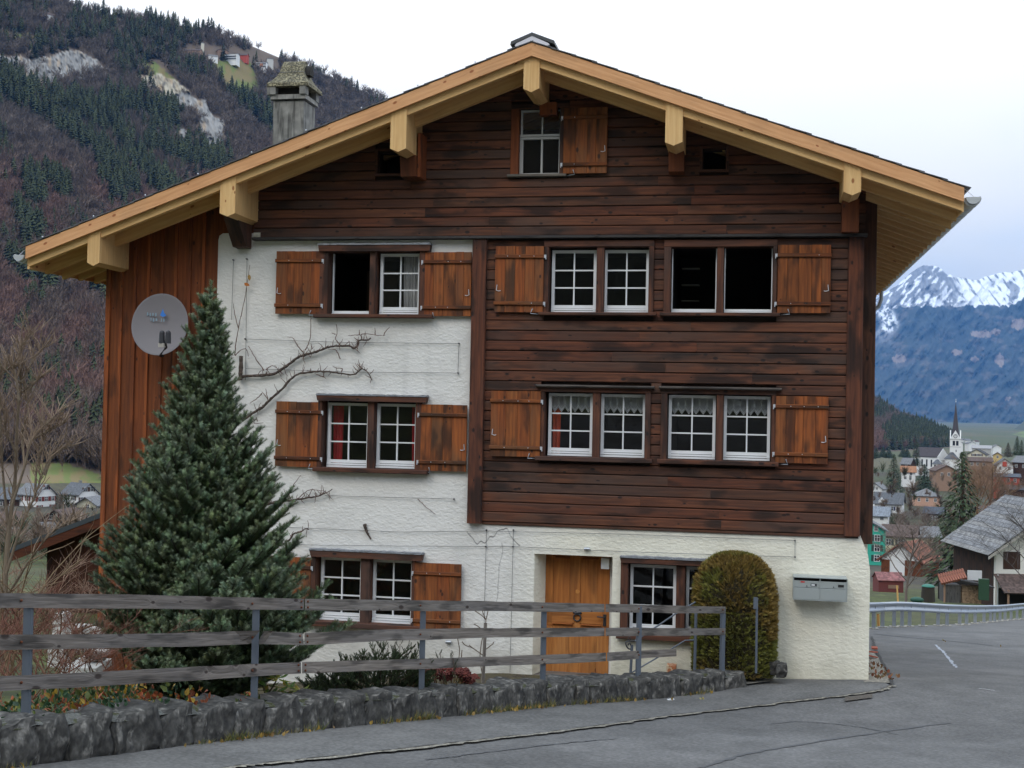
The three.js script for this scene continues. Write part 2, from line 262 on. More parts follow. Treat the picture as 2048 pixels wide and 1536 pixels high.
mesh('corner_post', uvBox(beam(-4.57, -4.335, 2.41, 7.06, -0.02, 0.12, 'y', 0.012), true, 0.4, 0.3), plankMats[5], house);
mesh('corner_post', uvBox(beam(1.385, 1.622, 2.43, 7.05, -0.03, 0.075, 'y', 0.012), true, 2.4, 0.7), plankMats[5], house);
mesh('corner_board', uvBox(beam(1.60, 1.845, 2.28, 7.95, -0.62, -0.32, 'y', 0.01), true, 1.1, 0.1), plankMats[2], house);
mesh('ledge', uvBox(beam(-8.39, 1.665, 7.052, 7.10, -0.02, 0.15, 'x', 0.008)), wmat(wGrey, [0.22, 0.22, 0.24]), house);
mesh('base_beam', uvBox(beam(-4.33, 1.60, 2.395, 2.437, -0.1, 0.03, 'x', 0.006)), plankMats[2], house);

// vertical board cladding on the left
{
  const x0 = -11.08, x1 = -9.06, n = 8, w = (x1 - x0) / n;
  for (let i = 0; i < n; i++) {
    const a = x0 + i * w + 0.002, b = a + w - 0.004, z = (rh() - 0.5) * 0.006;
    mesh('cladding_board', extr(shapeOf([[a, 1.84], [b, 1.84], [b, T(b) - 0.25], [a, T(a) - 0.25]]), -0.03, z, true, rh() * 5, rh() * 2), cladMats[i % 3], house);
    mesh('cladding_board', extr(shapeOf([[a, -2.4], [b, -2.4], [b, 1.88], [a, 1.88]]), -0.15, -0.1 + z, true, rh() * 5, rh() * 2), cladMats[(i + 1) % 3], house);
    if (i) mesh('batten', extr(shapeOf([[a - 0.025, 1.84], [a + 0.025, 1.84], [a + 0.025, T(a) - 0.25], [a - 0.025, T(a) - 0.25]]), z - 0.01, 0.032, true, rh() * 5, rh()), i % 2 ? cladBatten : cladMats[2], house);
  }
  mesh('corner_board', extr(shapeOf([[x0 - 0.03, -2.4], [x0 + 0.05, -2.4], [x0 + 0.05, T(x0) - 0.25], [x0 - 0.03, T(x0) - 0.25]]), -0.12, 0.035, true), cladBatten, house);
  const c = shapeOf([[-9.08, 7.15], [-8.38, 7.1], [-8.38, T(-8.38) - 0.25], [-9.08, T(-9.08) - 0.25]]); mesh('cladding_board', extr(c, -0.06, -0.01, true, 1, 1), cladMats[1], house);
  // the other outer walls
  mesh('side_wall', uvBox(boxg(-11.08, -10.9, -3.5, 6.7, -11.9, -0.16), true), cladMats[0], house);
  mesh('side_wall', uvBox(boxg(1.60, 1.66, 2.3, 7.6, -11.9, -0.43)), plankMats[0], house);
  mesh('side_wall', uvBox(boxg(1.55, 1.78, -2.4, 2.29, -11.9, -0.425)), plasterMat, house);
  mesh('back_wall', extr(shapeOf([[-11.08, -3.5], [1.66, -3.5], [1.66, T(1.66) - 0.3], [AP, T(AP) - 0.3], [-11.08, T(-11.08) - 0.3]]), -12.1, -11.92), plankMats[1], house);
}

// ---- windows
const paneG = new THREE.PlaneGeometry(1, 1);
const curtainRed = std({ color: rgb(0.32, 0.015, 0.02), roughness: 0.95 }), curtainOrange = std({ color: rgb(0.4, 0.06, 0.02), roughness: 0.95 });
const curtainWhite = std({ map: noiseTex(128, 8, 40, 2, 2, 120, 200, 0.4, 1, true), roughness: 0.95 });
const laceMat = std({ color: rgb(0.42, 0.43, 0.44), roughness: 1 }), laceThin = new THREE.MeshPhysicalMaterial({ color: rgb(0.6, 0.62, 0.66), roughness: 1, transmission: 0.72, thickness: 0 });
function folds(x0, x1, y0, y1, z) { return gridMesh(Math.max(8, Math.round((x1 - x0) * 90)), 6, (u, v) => V(lerp(x0, x1, u) + 0.03 * v * (u - 0.5), lerp(y0, y1, v), z + 0.018 * Math.sin(u * (x1 - x0) * 110 + v * 0.6))); }
function sash(par, x0, x1, y0, y1, kind) {
  const z0 = -0.15, z1 = -0.095, w = 0.046;
  if (kind === 'open') {
    mesh('sash', merge([boxg(x0, x1, y0, y0 + 0.03, z0, z1 + 0.03), boxg(x0, x1, y0 + 0.034, y0 + 0.065, z0, z1 + 0.012), boxg(x0 - 0.004, x0 + 0.012, y0 + 0.065, y1, z0, z1), boxg(x1 - 0.012, x1 + 0.004, y0 + 0.065, y1, z0, z1)]), whiteMat, par);
    return;
  }
  const gy0 = y0 + 0.125, gy1 = y1 - w, gx0 = x0 + w, gx1 = x1 - w, xm = (gx0 + gx1) / 2, b = 0.011;
  const g = [boxg(x0, gx0, y0 + 0.034, y1, z0, z1), boxg(gx1, x1, y0 + 0.034, y1, z0, z1), boxg(gx0, gx1, gy1, y1, z0, z1), boxg(gx0, gx1, y0 + 0.075, gy0, z0, z1 - 0.001), boxg(gx0 - w, gx1 + w, y0 + 0.04, y0 + 0.068, z1 + 0.001, z1 + 0.016), boxg(x0, x1, y0, y0 + 0.03, z0, z1 + 0.03)];
  g.push(boxg(xm - b, xm + b, gy0, gy1, z0 + 0.012, z1 - 0.008));
  const rows = [0, 1, 2, 3].map(i => lerp(gy0, gy1, i / 3));
  for (const y of rows.slice(1, 3)) g.push(boxg(gx0, xm - b, y - b, y + b, z0 + 0.013, z1 - 0.009), boxg(xm + b, gx1, y - b, y + b, z0 + 0.013, z1 - 0.009));
  mesh('sash', merge(g), whiteMat, par);
  for (let r = 0; r < 3; r++) for (let c = 0; c < 2; c++) {
    const a = c ? xm + b : gx0, d = c ? gx1 : xm - b, e = rows[r] + (r ? b : 0), f = rows[r + 1] - (r < 2 ? b : 0);
    const p = mesh('pane', paneG, glassMat, par); p.position.set((a + d) / 2, (e + f) / 2, z0 + 0.024); p.scale.set(d - a, f - e, 1);
  }
  if (kind.includes('red')) { const L = kind.includes('red0'), or = kind.includes('val'); mesh('curtain', L ? folds(x0 + 0.05, x0 + (or ? 0.17 : 0.2), y0 + 0.02, y1 - 0.04, -0.27) : folds(x1 - 0.13, x1 + 0.02, y0 + 0.02, y1 - 0.04, -0.27), or ? curtainOrange : curtainRed, par); }
  if (kind === 'white') mesh('curtain', folds(x1 - 0.34, x1 + 0.02, y0 + 0.14, y1 - 0.03, -0.3), curtainWhite, par);
  if (kind.includes('val')) {
    const yb = rows[2] + 0.005, yt = y1 - 0.03, z = -0.21, n = 6, st = (x1 - x0 - 0.06) / n, th = [], ln = [];
    for (let i = 0; i < n; i++) {
      const a = x0 + 0.03 + i * st, m = a + st / 2, e = a + st;
      th.push(new THREE.ShapeGeometry(shapeOf([[a, yt], [a, yb + 0.11], [m, yb + 0.045], [e, yb + 0.11], [e, yt]])).translate(0, 0, z));
      for (const [q, t] of [[0, 0.016], [0.055, 0.012]]) ln.push(new THREE.ShapeGeometry(shapeOf([[a, yb + 0.09 + q], [m, yb + 0.015 + q], [e, yb + 0.09 + q], [e, yb + 0.09 + q + t * 1.5], [m, yb + 0.015 + q + t * 1.6], [a, yb + 0.09 + q + t * 1.5]])).translate(0, 0, z + 0.004));
      ln.push(new THREE.PlaneGeometry(0.02, yt - yb - 0.15).translate(a, (yt + yb + 0.15) / 2, z + 0.003));
    }
    const vp = mesh('valance', merge(th), laceThin, par); mesh('lace', merge(ln), laceMat, par);
  }
}
function windowUnit(w, parent) {
  const g = sub('window', parent), [yb, ys, yt, yl] = w.y, fl = w.st === 'flare', zf = fl ? 0.085 : 0.085, zb = -0.19;
  const jb = (a, b, y0, y1, z = zf) => uvBox(beam(a, b, y0, y1, zb, z, 'y', 0.006), true, rh() * 5, rh() * 3);
  mesh('jamb', jb(w.xo[0], w.xi[0], ys, yt), frameMat, g); mesh('jamb', jb(w.xi[1], w.xo[1], ys, yt), frameMat, g);
  mesh('mullion', jb(w.m[0], w.m[1], ys, yt, zf - 0.025), frameMat, g);
  if (fl) {
    const s = shapeOf([[w.lb[0], yt], [w.lb[1], yt], [w.lx[1], yl - 0.02], [w.lx[0], yl - 0.02]]);
    mesh('lintel', extr(s, zb, 0.13, false, rh() * 5, rh() * 3), frameMat, g);
    // ragged mortar and sheet above the lintel
    const n = 40, top = []; for (let i = 0; i <= n; i++) top.push([lerp(w.lx[1], w.lx[0], i / n), yl + 0.012 * rh() + 0.004]);
    mesh('flashing', extr(shapeOf([[w.lx[0] - 0.006, yl - 0.019], [w.lx[1] + 0.006, yl - 0.019], ...top]), -0.005, 0.142), flashMat, g);
  } else {
    mesh('lintel', uvBox(beam(w.xo[0], w.xo[1], yt, yl, zb, zf + 0.002, 'x', 0.006), false, rh() * 5, rh() * 3), frameMat, g);
    if (w.st === 'hood') mesh('hood', uvBox(beam(w.lx[0], w.lx[1], yl - 0.012, yl + 0.03, -0.02, 0.17, 'x', 0.014), false, rh() * 5, 0), wmat(wGrey, [0.5, 0.47, 0.46]), g);
  }
  mesh('sill', uvBox(beam(w.sx[0], w.sx[1], yb, ys, zb, fl ? 0.15 : 0.15, 'x', 0.008), false, rh() * 5, rh() * 3), frameMat, g);
  for (const s of w.s) sash(g, ...s);
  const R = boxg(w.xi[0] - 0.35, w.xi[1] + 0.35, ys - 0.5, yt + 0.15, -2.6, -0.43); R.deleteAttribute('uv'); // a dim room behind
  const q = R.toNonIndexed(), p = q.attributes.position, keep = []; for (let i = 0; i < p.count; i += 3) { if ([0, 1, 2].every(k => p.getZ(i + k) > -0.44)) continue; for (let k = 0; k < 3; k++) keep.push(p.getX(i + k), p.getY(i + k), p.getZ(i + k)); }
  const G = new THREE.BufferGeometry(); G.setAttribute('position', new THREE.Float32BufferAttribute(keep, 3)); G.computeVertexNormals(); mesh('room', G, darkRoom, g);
  return g;
}
const flashMat = std({ color: rgb(0.22, 0.23, 0.25), roughness: 0.7, bumpMap: plasterBump, bumpScale: 0.01 });
for (const w of WIN) windowUnit(w, house);
{ // a cupboard in the open upper left window, shelves in the open right one
  mesh('cupboard', boxg(-7.0, -6.42, 5.2, 6.75, -2.4, -1.9), std({ color: rgb(0.12, 0.09, 0.06) }), house);
  mesh('shelf', merge([5.96, 6.17, 6.44, 6.72].map(y => boxg(-1.25, -0.95, y, y + 0.012, -1.5, -1.3))), std({ color: rgb(0.35, 0.34, 0.28) }), house);
}
{ // gable window: old grey-white frame, transom, no second sash seen
  const g = sub('window', house);
  mesh('jamb', uvBox(beam(-3.98, -3.845, 8.11, 9.18, -0.15, 0.06, 'y'), true, 1, 2), wmat(wClad, [0.75, 0.72, 0.7]), g);
  mesh('jamb', uvBox(beam(-3.17, -3.02, 8.11, 9.18, -0.15, 0.06, 'y'), true, 3, 1), frameMat, g);
  mesh('lintel', uvBox(beam(-3.98, -3.02, 9.18, 9.262, -0.15, 0.06, 'x')), frameMat, g);
  mesh('sill', uvBox(beam(-4.02, -3.05, 8.06, 8.108, -0.15, 0.11, 'x', 0.01)), wmat(wGrey, [0.7, 0.7, 0.68]), g);
  const z0 = -0.1, z1 = -0.05, f = [boxg(-3.845, -3.79, 8.11, 8.70, z0, z1), boxg(-3.835, -3.805, 8.78, 9.18, z0, z1), boxg(-3.845, -3.17, 8.70, 8.735, z0, z1 + 0.006), boxg(-3.845, -3.17, 8.743, 8.78, z0, z1 + 0.012), boxg(-3.79, -3.17, 8.11, 8.145, z0, z1), boxg(-3.805, -3.17, 9.155, 9.18, z0, z1), boxg(-3.495, -3.465, 8.145, 8.70, z0, z1), boxg(-3.49, -3.468, 8.78, 9.155, z0, z1), boxg(-3.20, -3.17, 8.145, 8.70, z0, z1), boxg(-3.19, -3.17, 8.78, 9.155, z0, z1)];
  mesh('sash', merge(f), whiteOld, g);
  for (const [a, b, c, d] of [[-3.79, -3.495, 8.145, 8.70], [-3.465, -3.20, 8.145, 8.70], [-3.805, -3.49, 8.78, 9.155], [-3.468, -3.19, 8.78, 9.155]]) { const p = mesh('pane', paneG, glassMat, g); p.position.set((a + b) / 2, (c + d) / 2, z0 + 0.02); p.scale.set(b - a, d - c, 1); }
  mesh('room', merge([boxg(-4.6, -2.4, 7.8, 9.3, -2.1, -2.0), boxg(-4.6, -2.4, 7.7, 7.8, -2, -0.22), boxg(-4.6, -4.5, 7.8, 9.3, -2, -0.22), boxg(-2.5, -2.4, 7.8, 9.3, -2, -0.22)]), darkRoom, g);
  for (const x of [-6.03, -0.69]) mesh('room', merge([boxg(x - 0.4, x + 0.4, 7.9, 8.7, -0.9, -0.8), boxg(x - 0.4, x - 0.3, 7.9, 8.7, -0.8, -0.21), boxg(x + 0.3, x + 0.4, 7.9, 8.7, -0.8, -0.21), boxg(x - 0.4, x + 0.4, 7.8, 7.9, -0.8, -0.21)]), darkRoom, house);
}
// ---- shutters: side = +1 hinged on its left edge, -1 on its right edge
function shutter(x0, x1, y0, y1, side, zb = 0.05) {
  const g = sub('shutter', house), n = 4 + Math.floor(rh() * 2); let x = x0; const ws = [...Array(n)].map(() => 0.7 + rh() * 0.6), tot = ws.reduce((a, b) => a + b);
  g.position.set((x0 + x1) / 2, (y0 + y1) / 2, zb); g.rotation.z = (rh() - 0.5) * 0.008; const cx = (x0 + x1) / 2, cy = (y0 + y1) / 2;
  const L = q => q.translate(-cx, -cy, -zb);
  for (let i = 0; i < n; i++) { const w = ws[i] / tot * (x1 - x0), z = (rh() - 0.5) * 0.003; mesh('plank', L(uvBox(beam(x + 0.001, x + w - 0.001, y0 + rh() * 0.004, y1 - rh() * 0.006, zb, zb + 0.032 + z, 'y', 0.004), true, rh() * 6, rh() * 3)), shutMats[Math.floor(rh() * 4)], g); x += w; }
  const h = y1 - y0, bm = battenMats[Math.floor(rh() * 2)];
  for (const f of [0.135, 0.845]) { const y = y0 + h * f; mesh('batten', L(uvBox(beam(x0 - 0.008, x1 + 0.004, y - 0.03, y + 0.03, zb + 0.033, zb + 0.062, 'x', 0.008), false, rh() * 6, rh() * 3)), bm, g);
    const hx = side > 0 ? x0 - 0.035 : x1 + 0.005; mesh('hinge', L(merge([boxg(hx, hx + 0.03, y - 0.026, y + 0.026, 0.085, zb + 0.05), new THREE.CylinderGeometry(0.009, 0.009, 0.075, 6).translate(side > 0 ? hx : hx + 0.03, y - 0.012, zb + 0.045)])), hingeMat, g);
    for (let k = 0; k < 3; k++) mesh('nail', L(new THREE.SphereGeometry(0.008, 5, 4).translate(lerp(x0, x1, 0.25 + 0.26 * k + rh() * 0.05), y, zb + 0.064)), rh() < 0.5 ? hingeMat : ironMat, g); }
  const ex = side > 0 ? x1 - 0.05 : x0 + 0.05, ym = y0 + h * 0.33;
  mesh('hook', L(limb([V(ex + 0.01 * side, ym + 0.09, zb + 0.04), V(ex + 0.02 * side, ym, zb + 0.045), V(ex - 0.02 * side, ym - 0.012, zb + 0.045), V(ex - 0.05 * side, ym - 0.006, zb + 0.04)], 0.006, 5)), hingeMat, g);
  const bx = side > 0 ? x0 + 0.17 : x1 - 0.17;
  mesh('stay', L(limb([V(bx - 0.005 * side, y0 + 0.06, zb + 0.04), V(bx + 0.025 * side, y0 - 0.02, zb + 0.06), V(bx - 0.14 * side, y0 - 0.025, 0.03)], 0.008, 5).translate(0, 0, 0)), galvMat, g);
}
shutter(-7.97, -7.165, 5.81, 6.87, -1); shutter(-5.39, -4.585, 5.785, 6.845, 1);
shutter(-7.91, -7.115, 3.24, 4.335, -1); shutter(-5.40, -4.61, 3.24, 4.335, 1);
shutter(-8.03, -7.235, 0.645, 1.735, -1); shutter(-5.44, -4.65, 0.645, 1.735, 1);
shutter(-4.185, -3.385, 5.855, 6.93, -1, 0.075); shutter(0.32, 1.125, 5.865, 6.93, 1, 0.075);
shutter(-4.21, -3.39, 3.515, 4.58, -1, 0.075); shutter(0.325, 1.12, 3.53, 4.575, 1, 0.075);
shutter(-3.10, -2.39, 8.10, 9.17, 1, 0.075);

// ---- door
{
  const d = sub('door', house), x0 = -3.33, x1 = -2.27, z = -0.36;
  const stops = [x0, x0 + 0.13, x0 + 0.40, x0 + 0.58, x0 + 0.86, x1];
  for (let i = 0; i + 1 < stops.length; i++) { mesh('plank', uvBox(beam(stops[i] + 0.001, stops[i + 1] - 0.001, 0.80, 1.955, z - 0.05, z + (i % 2 ? -0.012 : 0), 'y', 0.004), true, rh() * 5, rh() * 3), doorMat, d); mesh('plank', uvBox(beam(stops[i] + 0.001, stops[i + 1] - 0.001, 0.0, 0.74, z - 0.05, z - 0.002 * (i % 2), 'y', 0.003), true, rh() * 5, rh() * 3), doorPale, d); }
  mesh('rail', uvBox(beam(x0, x1, 0.742, 0.798, z - 0.05, z - 0.004, 'x', 0.003)), doorMat, d);
  mesh('lock_rail', uvBox(beam(x0 + 0.12, x1 - 0.13, 0.80, 1.0, z - 0.004, z + 0.008, 'x', 0.004), false, 1, 1), doorMat, d);
  mesh('weather_bar', merge([beam(-3.2, -2.87, 0.775, 0.80, z, z + 0.035, 'x', 0.006), beam(-2.72, -2.39, 0.772, 0.795, z, z + 0.035, 'x', 0.006)].map(q => uvBox(q))), wmat(wDoor, [0.62, 0.5, 0.45]), d);
  mesh('cap', merge([beam(-3.17, -2.93, 1.85, 1.885, z - 0.02, z + 0.012, 'x', 0.008), beam(-2.72, -2.46, 1.85, 1.885, z - 0.02, z + 0.012, 'x', 0.008)].map(q => uvBox(q))), wmat(wDoor, [0.45, 0.36, 0.3]), d);
  mesh('threshold', uvBox(beam(x0 - 0.1, x1 + 0.08, -0.04, 0.0, -0.42, 0.05, 'x', 0.008)), wmat(wGrey, [0.7, 0.68, 0.66]), d);
  mesh('knocker', merge([new THREE.TorusGeometry(0.058, 0.012, 8, 20).translate(-2.79, 0.9, z + 0.03), new THREE.SphereGeometry(0.07, 10, 6).scale(1.1, 0.35, 0.5).translate(-2.79, 0.975, z + 0.015)]), ironMat, d);
  mesh('knocker_plate', new THREE.CylinderGeometry(0.06, 0.045, 0.012, 5).rotateX(Math.PI / 2).translate(-2.79, 0.77, z + 0.04), doorPale, d);
  mesh('peephole', new THREE.CylinderGeometry(0.036, 0.036, 0.012, 14).rotateX(Math.PI / 2).translate(-2.795, 1.32, z + 0.004), wmat(wDoor, [1.1, 1.2, 1.3]), d);
  mesh('handle', merge([beam(-2.365, -2.315, 0.78, 0.97, z, z + 0.02, 'y', 0.015), limb([V(-2.34, 0.93, z + 0.02), V(-2.34, 0.93, z + 0.06), V(-2.39, 0.93, z + 0.065), V(-2.46, 0.935, z + 0.06)], 0.011, 6)]), ironMat, d);
  mesh('frame', merge([uvBox(boxg(x1, -2.19, 0, 1.955, z - 0.05, z - 0.02), true)]), plasterMat, d);
  mesh('back_board', boxg(-3.4, -2.15, -0.1, 2.1, -0.75, -0.6), darkRoom, d);
  const l = sub('lamp', house); mesh('housing', new THREE.BoxGeometry(0.13, 0.17, 0.1).translate(-2.335, 1.81, -0.26), whiteMat, l); mesh('bracket', new THREE.BoxGeometry(0.03, 0.12, 0.05).translate(-2.235, 1.81, -0.28), whiteOld, l);
}

// ---- roof
const roof = sub('roof', house);
const slopeStrip = (x0, x1, top, bot, z0, z1, mat, name, par = roof, ou = 0, ov = 0) => {
  const s = shapeOf([[x0, T(x0) - bot], [x1, T(x1) - bot], [x1, T(x1) - top], [x0, T(x0) - top]]);
  const g = new THREE.ExtrudeGeometry(s, { depth: z1 - z0, bevelEnabled: false }).translate(0, 0, z0); const q = g.toNonIndexed(), p = q.attributes.position, uv = new Float32Array(p.count * 2);
  for (let i = 0; i < p.count; i++) { uv[2 * i] = (p.getX(i)) * 1.065 + ou; uv[2 * i + 1] = (p.getY(i) - T(p.getX(i))) + p.getZ(i) + ov; }
  q.setAttribute('uv', new THREE.BufferAttribute(uv, 2)); return mesh(name, q, mat, par);
};
{
  slopeStrip(XL, AP, 0.03, 0.235, 1.0, 1.05, bargeMat, 'bargeboard', roof, 0, 0.2); slopeStrip(AP, XR, 0.03, 0.235, 1.0, 1.05, bargeMat, 'bargeboard', roof, 2.7, 0.9);
  for (let i = 0; i < 25; i++) {
    const z1 = i ? 0.50 - (i - 1) * 0.54 : 0.97, z0 = z1 - 0.1, bt = i === 0 ? 0.36 : i === 2 ? 0.475 : 0.44;
    slopeStrip(XL + 0.03, AP, 0.18, bt, z0, z1, newMat, 'rafter', roof, rh() * 6, rh() * 2); slopeStrip(AP, XR - 0.02, 0.18, bt, z0, z1, newMat, 'rafter', roof, rh() * 6, rh() * 2);
  }
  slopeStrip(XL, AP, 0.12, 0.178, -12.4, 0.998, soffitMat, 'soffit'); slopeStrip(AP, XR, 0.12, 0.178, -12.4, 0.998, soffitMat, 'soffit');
  mesh('eave_board', uvBox(beam(XR - 0.02, XR + 0.01, T(XR) - 0.37, T(XR) - 0.04, -12.4, 0.97, 'z', 0.004)), newMat, roof); mesh('eave_board', uvBox(beam(XL - 0.01, XL + 0.03, T(XL) - 0.40, T(XL) - 0.04, -12.4, 0.97, 'z', 0.004)), newMat, roof);
  const sl = 20.1 * R2D;
  for (const sd of [-1, 1]) { const X = sd < 0 ? XL - 0.06 : XR + 0.04, n = sd < 0 ? 26 : 20, len = Math.abs(X - AP) / n; for (let i = 0; i < n; i++) { const xm = AP + sd * (i + 0.55) * len; const g = uvBox(new THREE.BoxGeometry(len * 1.22 / Math.cos(sl), 0.012, 13.50), false, rh() * 5, rh() * 5); const m = mesh('slate_row', g, slateMat, roof); m.position.set(xm, T(xm) - 0.012 + rh() * 0.006, -5.69 + rh() * 0.012); m.rotation.z = -sd * (sl - 0.035 + (rh() - 0.5) * 0.012); } }
  // ridge: dark folded cap over a white board
  const rc = shapeOf([[AP - 0.33, 9.995], [AP, 10.125], [AP + 0.35, 9.985], [AP + 0.36, 9.93], [AP + 0.33, 9.94], [AP, 10.075], [AP - 0.31, 9.95], [AP - 0.34, 9.94]]); mesh('ridge_cap', extr(rc, -12.4, 1.06), std({ color: rgb(0.06, 0.065, 0.07), roughness: 0.5 }), roof);
  mesh('ridge_board', extr(shapeOf([[AP - 0.27, 9.93], [AP - 0.24, 9.90], [AP, 9.99], [AP + 0.24, 9.90], [AP + 0.28, 9.93], [AP + 0.25, 9.955], [AP, 10.07], [AP - 0.24, 9.965]]), 1.0, 1.054), std({ color: rgb(0.72, 0.70, 0.74) }), roof);
  for (let i = 0; i < 9; i++) { const x = AP - 0.9 - i * 0.92; mesh('slate_hook', new THREE.SphereGeometry(0.014, 5, 4).translate(x, T(x) + 0.03, 1.03), hingeMat, roof); }
  // half-round gutters with straps
  for (const [X, Y] of [[XR + 0.125, T(XR) - 0.17], [XL - 0.12, T(XL) - 0.17]]) {
    const half = (r, t, z0, z1) => { const s = new THREE.Shape(); s.absarc(0, 0, r, Math.PI, 2 * Math.PI, false); s.absarc(0, 0, r - t, 2 * Math.PI, Math.PI, true); s.closePath(); return new THREE.ExtrudeGeometry(s, { depth: z1 - z0, bevelEnabled: false, curveSegments: 14 }).translate(X, Y, z0); };
    const cap = new THREE.Shape(); cap.absarc(0, 0, 0.096, Math.PI, 2 * Math.PI, false); cap.closePath();
    mesh('gutter', [half(0.1, 0.004, -12.4, 1.06), new THREE.ExtrudeGeometry(cap, { depth: 0.01, bevelEnabled: false }).translate(X, Y, 1.045), new THREE.CylinderGeometry(0.013, 0.013, 13.4, 6).rotateX(Math.PI / 2).translate(X + (X > 0 ? 0.1 : -0.1), Y, -5.67)], zincMat, roof);
    for (let i = 0; i < 24; i++) mesh('gutter_strap', half(0.126, 0.024, 0.74 - i * 0.55, 0.98 - i * 0.55), zincMat, roof);
    mesh('gutter_stay', limb([V(X + (X > 0 ? 0.03 : -0.03), Y, 1.0), V(X > 0 ? XR + 0.01 : XL - 0.01, Y + 0.13, 0.99)], 0.005, 4), hingeMat, roof);
  }
  mesh('downpipe', limb([V(XR + 0.1, T(XR) - 0.25, -12.0), V(XR + 0.1, T(XR) - 0.48, -12.0), V(XR + 0.04, T(XR) - 0.66, -12.0), V(XR - 0.2, T(XR) - 0.84, -12.0), V(XR - 1.1, T(XR) - 1.3, -12.0), V(1.75, T(XR) - 1.5, -12.0), V(1.72, 0, -12.0)], 0.05, 10), galvMat, roof);
  const sg = onZ(1778, 318, -1.2); mesh('snow_guard', [limb([V(sg.x, T(sg.x) + 0.14, -9), V(sg.x, T(sg.x) + 0.14, 0.2)], 0.028, 8), ...[0.1, -2, -4, -6].flatMap(z => [limb([V(sg.x - 0.25, T(sg.x - 0.25), z), V(sg.x - 0.03, T(sg.x) + 0.16, z)], 0.012, 5), limb([V(sg.x + 0.06, T(sg.x + 0.06), z), V(sg.x + 0.02, T(sg.x) + 0.16, z)], 0.014, 5)])], galvMat, roof);
}
for (const [a, b, yt] of [[-10.93, -10.71, 6.52], [-8.60, -8.335, 7.32], [-5.74, -5.48, 8.32], [-3.61, -3.36, 9.21], [-1.40, -1.14, 8.33], [1.24, 1.49, 7.54]]) {
  const m = (a + b) / 2, top = x => T(x) - 0.24, s = shapeOf([[a, yt + 0.055], [m, yt], [b, yt + 0.055], [b, top(b)], ...(a < AP && b > AP ? [[AP, top(AP)]] : []), [a, top(a)]]);
  mesh('purlin', extr(s, -0.3, 0.995, true, rh() * 4, rh() * 2), newMat, house);
}
// consoles under the purlins
const consoleG = (x0, x1, prof, mat, name = 'bracket') => { const s = shapeOf(prof); mesh(name, uvBox(new THREE.ExtrudeGeometry(s, { depth: x1 - x0, bevelEnabled: false }).rotateY(-Math.PI / 2).translate(x1, 0, 0), true, rh() * 4, rh()), mat, house); };
consoleG(-8.70, -8.455, [[-0.05, 6.92], [0.22, 6.93], [0.62, 7.37], [-0.05, 7.37]], wmat(wDark, [0.6, 0.6, 0.62]));
consoleG(-5.73, -5.455, [[-0.05, 8.03], [0.40, 8.04], [0.48, 8.37], [-0.05, 8.37]], bracketMat);
mesh('bracket', uvBox(boxg(-5.45, -5.40, 8.03, 8.75, -0.05, 0.4), true), wmat(wClad, [0.95, 0.9, 0.85]), house);
consoleG(-3.50, -3.22, [[-0.05, 9.06], [0.12, 9.06], [0.14, 9.26], [-0.05, 9.26]], wmat(wClad, [0.8, 0.74, 0.7]));
consoleG(-1.39, -1.15, [[-0.05, 8.06], [0.3, 8.07], [0.36, 8.38], [-0.05, 8.38]], bracketMat);
consoleG(1.27, 1.52, [[-0.05, 7.10], [0.3, 7.10], [0.34, 7.6], [-0.05, 7.6]], bracketMat);
mesh('plaster_block', boxg(-8.40, -8.28, 7.11, 7.19, 0, 0.06), plasterMat, house);
mesh('dowel', new THREE.CylinderGeometry(0.035, 0.035, 0.02, 12).rotateX(Math.PI / 2).translate(-8.72, 7.48, 0.475), wBargeTip(), house);
function wBargeTip() { return wmat(wBarge, [0.75, 0.6, 0.52]); }

